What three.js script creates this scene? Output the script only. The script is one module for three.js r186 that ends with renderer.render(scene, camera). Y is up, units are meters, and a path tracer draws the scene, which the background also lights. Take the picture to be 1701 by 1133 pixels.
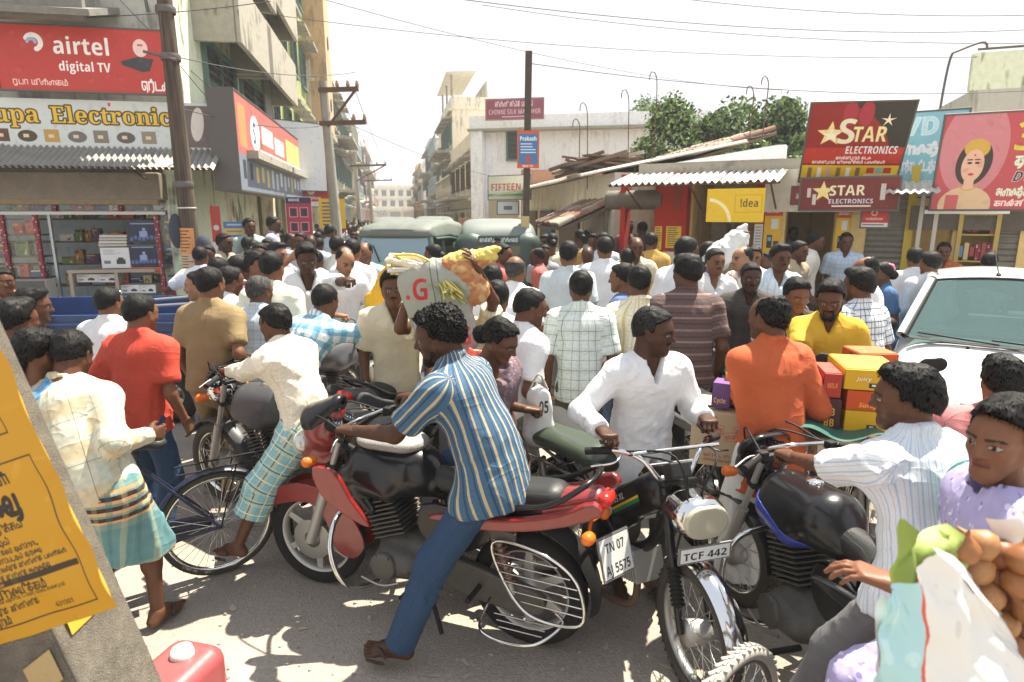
import*as THREE from 'three';
import{mergeGeometries}from 'three/addons/utils/BufferGeometryUtils.js';
import{RoundedBoxGeometry}from 'three/addons/geometries/RoundedBoxGeometry.js';
import{createNoise2D,createNoise3D}from 'simplex-noise';

// ---------------------------------------------------------------- camera, sky, sun, exposure
const CAM_H=1.98,FPX=1020,PITCH=11.75*Math.PI/180;
const scene=new THREE.Scene();
const camera=new THREE.PerspectiveCamera(2*Math.atan(566.5/FPX)*180/Math.PI,1701/1133,0.05,900);
camera.position.set(0,CAM_H,0);
camera.rotation.set(-PITCH,0,0);
camera.focus=3.4;camera.userData.fStop=4;// wide lens focused on the riders
{// hazy white tropical sky, a little bluer overhead
const w=64,h=32,d=new Float32Array(w*h*4);
for(let y=0;y<h;y++)for(let x=0;x<w;x++){
const el=Math.max(0,((y+0.5)/ h-0.5)*2),i=(y*w+x)*4,k=0.42-0.04*el;
d[i]=k*(1-0.16*el);d[i+1]=k*(1-0.06*el);d[i+2]=k*(1.03+0.12*el);d[i+3]=1;
}
const t=new THREE.DataTexture(d,w,h,THREE.RGBAFormat,THREE.FloatType);
t.mapping=THREE.EquirectangularReflectionMapping;t.magFilter=THREE.LinearFilter;t.needsUpdate=true;
scene.background=t;scene.environment=t;
}
const sun=new THREE.DirectionalLight(new THREE.Color(1,0.92,0.78),5);
sun.position.set(14,42,-18);sun.target.position.set(0,0,-4);
sun.castShadow=true;sun.shadow.mapSize.set(4096,4096);sun.shadow.radius=1.2;
Object.assign(sun.shadow.camera,{left:-30,right:30,top:40,bottom:-40,near:1,far:120});
scene.add(sun,sun.target);
scene.fog=new THREE.FogExp2(new THREE.Color(0.93,0.95,0.97),0.002);
const renderer=new THREE.WebGLRenderer({antialias:true});
renderer.toneMapping=THREE.LinearToneMapping;
renderer.toneMappingExposure=2.8;
renderer.shadowMap.enabled=true;

// ---------------------------------------------------------------- small helpers
const V=(x,y,z)=>new THREE.Vector3(x,y,z);
let seedState=7;
const rnd=()=>{seedState=(seedState+0x6d2b79f5)| 0;let t=Math.imul(seedState ^(seedState>>>15),1 | seedState);t=(t+Math.imul(t ^(t>>>7),61 | t))^ t;return((t ^(t>>>14))>>>0)/ 4294967296;};
const rr=(a,b)=>a +(b-a)*rnd();
const pick=(a)=>a[Math.floor(rnd()*a.length)%a.length];
const n2=createNoise2D(rnd),n3=createNoise3D(rnd);
const rad=(d)=>d*Math.PI/180,lerp=(a,b,t)=>a +(b-a)*t,clamp=(x,a,b)=>Math.min(b,Math.max(a,x));
// photograph pixel (1701 x 1133) -> direction; a depth, a height or the ground gives the distance
function pray(px,py){const u=(px-850.5)/ FPX,v=(py-566.5)/ FPX,s=Math.sin(PITCH),c=Math.cos(PITCH);return V(u,-(s+v*c),-(c-v*s));}
function atDepth(px,py,D){const r=pray(px,py);return r.multiplyScalar(D / -r.z).add(V(0,CAM_H,0));}
function atHeight(px,py,h){const r=pray(px,py);return r.multiplyScalar((h-CAM_H)/ r.y).add(V(0,CAM_H,0));}
const onGround=(px,py)=>atHeight(px,py,0);

const used=new Map();
function numbered(n){const k=used.get(n)??0;used.set(n,k+1);return k?n + '_' + String(k).padStart(3,'0'):n;}
function shade(o){o.traverse((m)=>{if(m.isMesh){m.castShadow=true;m.receiveShadow=true;}});}
function thing(name,label,category,pos=[0,0,0],turn=0,group){
const o=new THREE.Group();o.name=numbered(name);o.position.set(...pos);o.rotation.y=turn;
o.userData={label,category};if(group)o.userData.group=group;
scene.add(o);return o;
}
function mesh(name,geo,mat,parent){
const m=new THREE.Mesh(Array.isArray(geo)?join(geo):geo,mat);m.name=name;m.castShadow=m.receiveShadow=true;
if(parent)parent.add(m);return m;
}
function solo(name,geo,mat,label,category,group){
const m=mesh(numbered(name),geo,mat);m.userData={label,category};if(group)m.userData.group=group;scene.add(m);return m;
}
function struct(name,geo,mat){const m=mesh(numbered(name),geo,mat);m.userData={kind:'structure'};scene.add(m);return m;}
function copyOf(o,pos,turn,label,group){
const c=o.clone();c.name=numbered(o.name.replace(/_\d\d\d$/,''));c.userData={...o.userData};if(label)c.userData.label=label;if(group)c.userData.group=group;
if(pos)c.position.set(...pos);if(turn!==undefined)c.rotation.y=turn;scene.add(c);return c;
}
function join(list){
const gs=list.map((g)=>{g=g.index?g.toNonIndexed():g;const o=new THREE.BufferGeometry();for(const k of['position','normal','uv'])if(g.attributes[k])o.setAttribute(k,g.attributes[k]);if(!o.attributes.uv)o.setAttribute('uv',new THREE.BufferAttribute(new Float32Array(o.attributes.position.count*2),2));return o;});
return mergeGeometries(gs);
}
const M4=(p,r=[0,0,0],s=[1,1,1])=>new THREE.Matrix4().compose(V(...p),new THREE.Quaternion().setFromEuler(new THREE.Euler(...r)),V(...s));
// box with uv in metres
function boxUV(g){
const p=g.attributes.position,n=g.attributes.normal,uv=new Float32Array(p.count*2);
for(let i=0;i<p.count;i++){
const ax=Math.abs(n.getX(i)),ay=Math.abs(n.getY(i)),az=Math.abs(n.getZ(i));
if(ay>=ax&&ay>=az){uv[2*i]=p.getX(i);uv[2*i+1]=p.getZ(i);}else if(ax>=az){uv[2*i]=p.getZ(i);uv[2*i+1]=p.getY(i);}else{uv[2*i]=p.getX(i);uv[2*i+1]=p.getY(i);}
}
g.setAttribute('uv',new THREE.BufferAttribute(uv,2));return g;
}
function box(w,h,d,p=[0,0,0],r=[0,0,0],bevel=0){
const g=bevel?new RoundedBoxGeometry(w,h,d,2,Math.min(bevel,w/2.01,h/2.01,d/2.01)):new THREE.BoxGeometry(w,h,d);
return boxUV(g).applyMatrix4(M4(p,r));
}
function rod(a,b,r,r2=r,seg=8){// straight round bar from a to b
const A=V(...a),B=V(...b),d=B.clone().sub(A),L=d.length();
const g=new THREE.CylinderGeometry(r2,r,L,seg,1);g.translate(0,L/2,0);
g.applyQuaternion(new THREE.Quaternion().setFromUnitVectors(V(0,1,0),d.normalize()));g.translate(A.x,A.y,A.z);return g;
}
function tube(pts,r,seg=0,rs=7,closed=false){
const c=new THREE.CatmullRomCurve3(pts.map((p)=>V(...p)),closed,'centripetal');
return new THREE.TubeGeometry(c,seg||pts.length*5,r,rs,closed);
}
function polyTube(pts,r,rs=6){const g=[];for(let i=0;i+1<pts.length;i++)g.push(rod(pts[i],pts[i+1],r,r,rs));for(let i=1;i+1<pts.length;i++){const s=new THREE.SphereGeometry(r*1.02,rs,4);s.translate(...pts[i]);g.push(s);}return join(g);}
function sph(r,p=[0,0,0],s=[1,1,1],ws=14,hs=10){const g=new THREE.SphereGeometry(r,ws,hs);g.applyMatrix4(M4(p,[0,0,0],s));return g;}
function lathe(pts,seg=24,p=[0,0,0],r=[0,0,0]){const g=new THREE.LatheGeometry(pts.map(([a,b])=>new THREE.Vector2(a,b)),seg);g.applyMatrix4(M4(p,r));return g;}
function prism(pts,depth,bevel=0,p=[0,0,0],r=[0,0,0]){// outline in xy, centred thickness along z
const s=new THREE.Shape(pts.map(([x,y])=>new THREE.Vector2(x,y)));
const g=new THREE.ExtrudeGeometry(s,{depth:depth-2*bevel,bevelEnabled:bevel>0,bevelThickness:bevel,bevelSize:bevel,bevelOffset:-bevel,bevelSegments:2,curveSegments:6});
g.translate(0,0,-depth/2+bevel);g.applyMatrix4(M4(p,r));return g;
}
function smoothPts(pts,n=4){const c=new THREE.CatmullRomCurve3(pts.map(([x,y])=>V(x,y,0)),true,'centripetal');return c.getPoints(pts.length*n).slice(0,-1).map((v)=>[v.x,v.y]);}

// ---------------------------------------------------------------- textures and materials
function canvasTex(w,h,draw,{repeat,srgb=true}={}){
const c=document.createElement('canvas');c.width=w;c.height=h;draw(c.getContext('2d'),w,h);
const t=new THREE.CanvasTexture(c);if(srgb)t.colorSpace=THREE.SRGBColorSpace;
t.wrapS=t.wrapT=repeat?THREE.RepeatWrapping:THREE.ClampToEdgeWrapping;if(repeat)t.repeat.set(...repeat);t.anisotropy=4;return t;
}
function dataTex(w,h,fn,{repeat=[1,1],srgb=true}={}){// fn(u, v) -> [r, g, b] 0..1, u and v wrap
const d=new Uint8Array(w*h*4);
for(let y=0;y<h;y++)for(let x=0;x<w;x++){const c=fn(x/w,y/h),i=(y*w+x)*4;for(let k=0;k<3;k++)d[i+k]=clamp((c.length?c[k]:c)*255,0,255);d[i+3]=255;}
const t=new THREE.DataTexture(d,w,h);t.wrapS=t.wrapT=THREE.RepeatWrapping;t.repeat.set(...repeat);t.magFilter=THREE.LinearFilter;t.minFilter=THREE.LinearMipmapLinearFilter;t.generateMipmaps=true;
if(srgb)t.colorSpace=THREE.SRGBColorSpace;t.needsUpdate=true;return t;
}
// tileable noise built on a torus-like blend
function tn(u,v,f,o=0,g=f){const a=n2(u*f+o,v*g),b=n2((u-1)*f+o,v*g),c=n2(u*f+o,(v-1)*g),d=n2((u-1)*f+o,(v-1)*g);const su=u*u*(3-2*u),sv=v*v*(3-2*v);return lerp(lerp(a,b,su),lerp(c,d,su),sv);}
const fbm=(u,v,f,o=0,n=4)=>{let s=0,a=1,t=0;for(let i=0;i<n;i++){s +=a*tn(u,v,f*(1<<i),o+i*17.3);t +=a;a*=0.55;}return s/t;};
const lin=(r,g,b)=>new THREE.Color().setRGB(r,g,b);
const col=(c)=>(Array.isArray(c)?lin(...c):new THREE.Color(c));
function mat(c,rough=0.7,o={}){const P=o.clearcoat!==undefined||o.transmission!==undefined||o.sheen!==undefined?THREE.MeshPhysicalMaterial:THREE.MeshStandardMaterial;return new P({color:col(c),roughness:rough,...o});}
const grimeMap=dataTex(512,512,(u,v)=>{const a=fbm(u,v,3,1,5),b=fbm(u,v,18,9,3),st=Math.max(0,fbm(u,v*0.999,2,40,3)+ 0.6*tn(u,v,40,3)*0.4);const k=0.84+0.1*a+0.06*b-0.1*st*st;return[k,k*0.99,k*0.965];});
const scuffMap=dataTex(256,256,(u,v)=>{const k=0.55+0.3*fbm(u,v,6,3,4)+ 0.12*tn(u,v,50,5);return k;},{srgb:false});
const fineBump=dataTex(256,256,(u,v)=>0.5+0.3*fbm(u,v,24,5,3)+ 0.2*tn(u,v,80,2),{srgb:false});
const weaveBump=dataTex(512,512,(u,v)=>{const w=0.5*tn(u,v,3,60),a=1-Math.abs(tn(u,v,6,8,2.2)+ 0.4*w),b=1-Math.abs(tn(u,v,4,28,7)+ 0.5*w),m=clamp(0.4+tn(u,v,2.5,91),0,1);return 0.3+0.4*a**3*m+0.16*b**5*(1-m)+ 0.12*tn(u,v,3,44)+ 0.02*tn(u,v,110,3);},{srgb:false});// creases of worn cloth
// printed faces share a few large canvases: ink(geometry with uv 0..1, width, height, draw) -> [geometry, material]
const pages=[];
function cell(w,h,draw){
let pg=pages.find((p)=>{for(const s of p.shelves)if(s.h>=h+4&&s.h<h*1.7+20&&s.x+w+4<=2048)return true;return p.y+h+4<=2048;});
if(!pg){const c=document.createElement('canvas');c.width=c.height=2048;const t=new THREE.CanvasTexture(c);t.colorSpace=THREE.SRGBColorSpace;t.anisotropy=4;pages.push(pg={x:c.getContext('2d'),y:0,shelves:[],m:new THREE.MeshStandardMaterial({map:t,roughness:0.5,side:THREE.DoubleSide})});}
let s=pg.shelves.find((q)=>q.h>=h+4&&q.h<h*1.7+20&&q.x+w+4<=2048);if(!s){pg.shelves.push(s={y:pg.y,h:h+4,x:0});pg.y +=h+4;}
const X=s.x+2,Y=s.y+2,c=pg.x;s.x +=w+4;c.save();c.beginPath();c.rect(X-2,Y-2,w+4,h+4);c.clip();c.translate(X,Y);draw(c,w,h);c.restore();
return{m:pg.m,r:[(X+1)/ 2048,1 -(Y+h-1)/ 2048,(w-2)/ 2048,(h-2)/ 2048]};
}
function onCell(g,c){const a=g.attributes.uv;for(let i=0;i<a.count;i++)a.setXY(i,c.r[0]+ a.getX(i)*c.r[2],c.r[1]+ a.getY(i)*c.r[3]);return[g,c.m];}
const ink=(g,w,h,draw)=>onCell(g,cell(Math.round(w),Math.round(h),draw));
const rep=(t,x,y=x)=>{const c=t.clone();c.repeat.set(x,y);c.needsUpdate=true;return c;};
// ---------------------------------------------------------------- signed-distance mesher (surface nets on a grid)
class Field{
constructor(min,max,cell){
this.o=min.clone();this.c=cell;this.n=[0,1,2].map((i)=>Math.max(4,Math.ceil((max.getComponent(i)- min.getComponent(i))/ cell)+ 1));
this.f=new Float32Array(this.n[0]*this.n[1]*this.n[2]).fill(0.08);
}
range(lo,hi){const r=[];for(let i=0;i<3;i++){r.push(clamp(Math.floor((lo.getComponent(i)- this.o.getComponent(i))/ this.c),0,this.n[i]- 1),clamp(Math.ceil((hi.getComponent(i)- this.o.getComponent(i))/ this.c),0,this.n[i]- 1));}return r;}
// prim: {a, b, ra, rb, ax, s, k, sub}: tapered capsule, squeezed by s along the unit vector ax
add(q){
const{a,b,ra,rb}=q,k=q.k??0.03,R=Math.max(ra,rb)*Math.max(1,1 /(q.s??1))+ k+2*this.c;
const lo=a.clone().min(b).subScalar(R),hi=a.clone().max(b).addScalar(R),[x0,x1,y0,y1,z0,z1]=this.range(lo,hi),[nx,ny]=this.n,f=this.f,c=this.c;
const bx=b.x-a.x,by=b.y-a.y,bz=b.z-a.z,L2=bx*bx+by*by+bz*bz||1e-9,s=(q.s??1)- 1,A=q.ax,ax=A?A.x:0,ay=A?A.y:0,az=A?A.z:0;
for(let z=z0;z<=z1;z++)for(let y=y0;y<=y1;y++)for(let x=x0;x<=x1;x++){
const px=this.o.x+x*c-a.x,py=this.o.y+y*c-a.y,pz=this.o.z+z*c-a.z;
let t=(px*bx+py*by+pz*bz)/ L2;t=t<0?0:t>1?1:t;
let wx=px-bx*t,wy=py-by*t,wz=pz-bz*t;
if(A){const m=(wx*ax+wy*ay+wz*az)*s;wx +=m*ax;wy +=m*ay;wz +=m*az;}
const d=Math.sqrt(wx*wx+wy*wy+wz*wz)-(ra +(rb-ra)*t),i=(z*ny+y)*nx+x,g=f[i];
if(q.sub){const e=-d,h=Math.max(k-Math.abs(g-e),0)/ k;f[i]=Math.max(g,e)+ h*h*k*0.25;}else{const h=k>0?Math.max(k-Math.abs(g-d),0)/ k:0;f[i]=Math.min(g,d)- h*h*k*0.25;}
}
return this;
}
each(fn){const[nx,ny,nz]=this.n,p=V(0,0,0);let i=0;for(let z=0;z<nz;z++)for(let y=0;y<ny;y++)for(let x=0;x<nx;x++,i++){const g=this.f[i];if(g<0.07){p.set(this.o.x+x*this.c,this.o.y+y*this.c,this.o.z+z*this.c);this.f[i]=fn(g,p);}}return this;}
clip(pt,nrm){return this.each((g,p)=>Math.max(g,-((p.x-pt.x)*nrm.x +(p.y-pt.y)*nrm.y +(p.z-pt.z)*nrm.z)));}// keeps the side the normal points to
mesh(){
const[nx,ny,nz]=this.n,f=this.f,id=new Int32Array(f.length).fill(-1),pos=[],idx=[],c=this.c;
// a shell of outside values closes every surface
for(let z=0;z<nz;z++)for(let y=0;y<ny;y++)for(let x=0;x<nx;x++)if(!x||!y||!z||x===nx-1||y===ny-1||z===nz-1){const i=(z*ny+y)*nx+x;if(f[i]<0.001)f[i]=0.001;}
const sx=1,sy=nx,sz=nx*ny,off=[0,sx,sy,sx+sy,sz,sx+sz,sy+sz,sx+sy+sz],E=[[0,1],[2,3],[4,5],[6,7],[0,2],[1,3],[4,6],[5,7],[0,4],[1,5],[2,6],[3,7]];
for(let z=0;z<nz-1;z++)for(let y=0;y<ny-1;y++)for(let x=0;x<nx-1;x++){
const i=z*sz+y*sy+x;let m=0;for(let k=0;k<8;k++)if(f[i+off[k]]<0)m |=1<<k;
if(!m||m===255)continue;
let X=0,Y=0,Z=0,n=0;
for(const[p,q]of E){if(((m>>p)& 1)===((m>>q)& 1))continue;const a=f[i+off[p]],b=f[i+off[q]],t=a /(a-b);X +=(p & 1)+ t*((q & 1)-(p & 1));Y +=((p>>1)& 1)+ t*(((q>>1)& 1)-((p>>1)& 1));Z +=(p>>2)+ t*((q>>2)-(p>>2));n++;}
id[i]=pos.length/3;pos.push(this.o.x +(x+X/n)*c,this.o.y +(y+Y/n)*c,this.o.z +(z+Z/n)*c);
}
for(let z=1;z<nz-1;z++)for(let y=1;y<ny-1;y++)for(let x=1;x<nx-1;x++){
const i=z*sz+y*sy+x,a=f[i]<0;
const quad=(p,q,r,s,flip)=>{if(p<0||q<0||r<0||s<0)return;if(flip)idx.push(p,r,q,p,s,r);else idx.push(p,q,r,p,r,s);};
if(a!==f[i+sx]<0)quad(id[i-sy-sz],id[i-sz],id[i],id[i-sy],!a);
if(a!==f[i+sy]<0)quad(id[i-sx-sz],id[i-sx],id[i],id[i-sz],!a);
if(a!==f[i+sz]<0)quad(id[i-sx-sy],id[i-sy],id[i],id[i-sx],!a);
}
const g=new THREE.BufferGeometry();g.setAttribute('position',new THREE.Float32BufferAttribute(pos,3));g.setIndex(idx);g.computeVertexNormals();return g;
}
}
function primBounds(prims,pad){const lo=V(1e9,1e9,1e9),hi=V(-1e9,-1e9,-1e9);for(const q of prims){const R=Math.max(q.ra,q.rb)*Math.max(1,1 /(q.s??1));lo.min(q.a.clone().subScalar(R)).min(q.b.clone().subScalar(R));hi.max(q.a.clone().addScalar(R)).max(q.b.clone().addScalar(R));}return[lo.subScalar(pad),hi.addScalar(pad)];}
function primDist(q,p){const d=q.b.clone().sub(q.a),L2=d.lengthSq()||1e-9,w=p.clone().sub(q.a),t=clamp(w.dot(d)/ L2,0,1);w.addScaledVector(d,-t);if(q.ax)w.addScaledVector(q.ax,w.dot(q.ax)*(q.s-1));return w.length()- lerp(q.ra,q.rb,t);}
const cone=(a,b,ra,rb,o={})=>({a,b,ra,rb,...o});
function sdf(prims,cell,{clips=[],fold=0,foldK=1,seed=0,post}={}){
const[lo,hi]=primBounds(prims.filter((q)=>!q.sub),cell*2.5+fold+0.012),F=new Field(lo,hi,cell);
for(const q of prims)F.add(q);
if(fold){const K=74*foldK,s=seed*1.7;F.each((g,p)=>{if(Math.abs(g)>0.04)return g;const x=p.x,y=p.y,z=p.z;const m=Math.max(0,n3(x*3+s,y*3,z*3)+ 0.35),w=n3(x*5+s,y*5,z*5+9);const q=1-Math.abs(Math.sin(((y*0.85+x*0.55*Math.sin(s)+ z*0.4)*K+w*6)*0.5)),r=1-Math.abs(Math.sin(((x+z*0.8-y*0.35)*K*0.7+w*5)*0.5)),h=n3(x*7,y*7+s,z*7);return g-fold*1.5*m*q*q*q-fold*1.3*Math.max(0,n3(x*4,y*2+s,z*4+5)+ 0.15)*r*r*r+fold*0.45*h;});}
if(post)F.each(post);
for(const[pt,n]of clips)F.clip(pt,n);
return F.mesh();
}
// uv in metres round the nearest bone of a garment; flat triangles, smooth normals
function boneUV(geo,prims){
const P=geo.attributes.position,N=geo.attributes.normal,I=geo.index,n=I.count,pos=new Float32Array(n*3),nor=new Float32Array(n*3),uv=new Float32Array(n*2);
const info=new Array(P.count),v=V(0,0,0),real=prims.filter((q)=>!q.sub&&q.uv);
for(const q of real){q.dir=q.uv.dir??q.b.clone().sub(q.a).normalize();const h=Math.abs(q.dir.z)>0.9?V(1,0,0):V(0,0,1);q.ex=q.uv.side?q.uv.side.clone():V(0,0,0).crossVectors(q.dir,h).normalize();q.ex.addScaledVector(q.dir,-q.ex.dot(q.dir)).normalize();q.ez=V(0,0,0).crossVectors(q.ex,q.dir);}
for(let i=0;i<P.count;i++){v.fromBufferAttribute(P,i);let best=1e9,bq=null;for(const q of real){const d=primDist(q,v);if(d<best){best=d;bq=q;}}info[i]=bq;}
const pt=V(0,0,0),us=[0,0,0],vs=[0,0,0];
for(let t=0;t<n;t +=3){
const q=info[I.getX(t)],R=q.uv.r,o=q.uv.o??q.a;
for(let k=0;k<3;k++){const j=I.getX(t+k);pt.fromBufferAttribute(P,j);pos.set([pt.x,pt.y,pt.z],(t+k)*3);nor.set([N.getX(j),N.getY(j),N.getZ(j)],(t+k)*3);pt.sub(o);us[k]=Math.atan2(pt.dot(q.ex),-pt.dot(q.ez))*R;vs[k]=pt.dot(q.dir)+(q.uv.v??0);}
const mx=Math.max(...us);for(let k=0;k<3;k++){if(mx-us[k]>Math.PI*R)us[k]+=2*Math.PI*R;uv[(t+k)*2]=us[k];uv[(t+k)*2+1]=vs[k];}
}
const g=new THREE.BufferGeometry();g.setAttribute('position',new THREE.BufferAttribute(pos,3));g.setAttribute('normal',new THREE.BufferAttribute(nor,3));g.setAttribute('uv',new THREE.BufferAttribute(uv,2));return g;
}
// ---------------------------------------------------------------- people: heads, hands, bodies, clothes
const hairMapB=dataTex(256,128,(u,v)=>0.5+0.3*tn(u,v*0.12,70,3)+ 0.25*tn(u,v*0.3,120,6),{srgb:false});
const hairMapC=dataTex(512,128,(u,v)=>{const k=0.55+0.3*tn(u,v,60,3,3)+ 0.3*tn(u,v,130,6,5);return k;});const hairMats={};
function hairMat(kind){return hairMats[kind]??=mat(kind==='grey'?[0.16,0.155,0.145]:kind==='salt'?[0.045,0.043,0.04]:[0.012,0.009,0.0075],kind==='grey'?0.65:0.56,{sheen:0,specularIntensity:0.42,map:hairMapC,bumpMap:hairMapB,bumpScale:0.0025,side:THREE.DoubleSide});}
const headCache=new Map();
function headGeo(kind,cell){// kind: m man, f woman, o old thin man, b heavy man, c child ; local frame: y up, z forward, 0 at eye level
const key=kind+cell;if(headCache.has(key))return headCache.get(key);
const w=kind==='b'?1.1:kind==='f'?0.93:kind==='o'?0.95:1,p=[],X=V(1,0,0),Y=V(0,1,0);
const c=(a,b,ra,rb,o)=>p.push(cone(V(...a),V(...b),ra,rb,o));
c([0,0.036,-0.03],[0,0.03,0.004],0.082,0.078,{ax:X,s:1.12/w,k:0.03});
c([0,0.01,0.03],[0,-0.07,0.05],0.06,0.034,{ax:X,s:1.02/w,k:0.035});
for(const s of[-1,1]){
c([s*0.052*w,-0.035,0.0],[s*0.018,-0.088,0.058],0.024*w,0.02,{k:0.03});
c([s*0.043*w,-0.02,0.052],[s*0.03*w,-0.045,0.05],0.021*w,0.02*w,{k:0.02});
c([s*0.012,0.024,0.083],[s*0.05,0.02,0.062],0.01,0.009,{k:0.012});
c([s*0.074*w,0.014,-0.012],[s*0.073*w,-0.026,-0.004],0.021,0.012,{ax:V(0.94*s,0,-0.33*s).normalize(),s:2.6,k:0.005});
}
c([0,-0.095,0.062],[0,-0.09,0.06],0.018,0.016,{k:0.025});
c([0,0.018,0.083],[0,-0.022,0.104],0.007,0.0115,{k:0.012});
for(const s of[-1,1]){c([s*0.011,-0.027,0.092],[s*0.013,-0.027,0.088],0.008,0.008,{k:0.006});c([s*0.032,0.004,0.093],[s*0.034,0.004,0.092],0.013,0.013,{sub:true,k:0.012});}
c([-0.02,-0.05,0.077],[0.02,-0.05,0.077],0.0065,0.0065,{k:0.006});c([-0.006,-0.049,0.085],[0.006,-0.049,0.085],0.0065,0.0065,{k:0.006});
c([-0.015,-0.06,0.078],[0.015,-0.06,0.078],0.0075,0.0075,{k:0.006});
for(const s of[-1,1])c([s*0.0315,0.003,0.071],[s*0.0315,0.003,0.0711],0.0128,0.0128,{k:0.001});
c([0,-0.02,-0.03],[0,-0.14,-0.032],kind==='f'?0.046:0.056*w,kind==='f'?0.05:0.062*w,{k:0.035});
const g=sdf(p,cell),P=g.attributes.position,tag=new Float32Array(P.count);
for(let i=0;i<P.count;i++){
const x=Math.abs(P.getX(i)),y=P.getY(i),z=P.getZ(i);let t=0;
const ex=x-0.0315,ey=y-0.003;
if(z>0.06&&ex*ex/0.0145**2+ey*ey/0.0056**2<1)t=ex*ex+ey*ey<0.0064**2?3:2;
else if(z>0.06&&ex*ex/0.018**2+ey*ey/0.0098**2<1)t=5;
else if(z>0.05&&x>0.01&&x<0.055&&Math.abs(y-0.0265 +(x-0.03)**2*6)<(kind==='f'?0.0035:0.0052))t=4;
else if(z>0.066&&x<0.024&&y<-0.044&&y>-0.067)t=Math.abs(y+0.0555)<0.002?5:1;
else if(kind!=='f'&&kind!=='c'&&y<-0.035&&y>-0.12&&z>0.0&&(y<-0.06||z<0.06||y>-0.046)&&z>-0.02)t=6;
tag[i]=t;
}
const out={g,tag};headCache.set(key,out);return out;
}
const hairCache=new Map();
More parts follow.
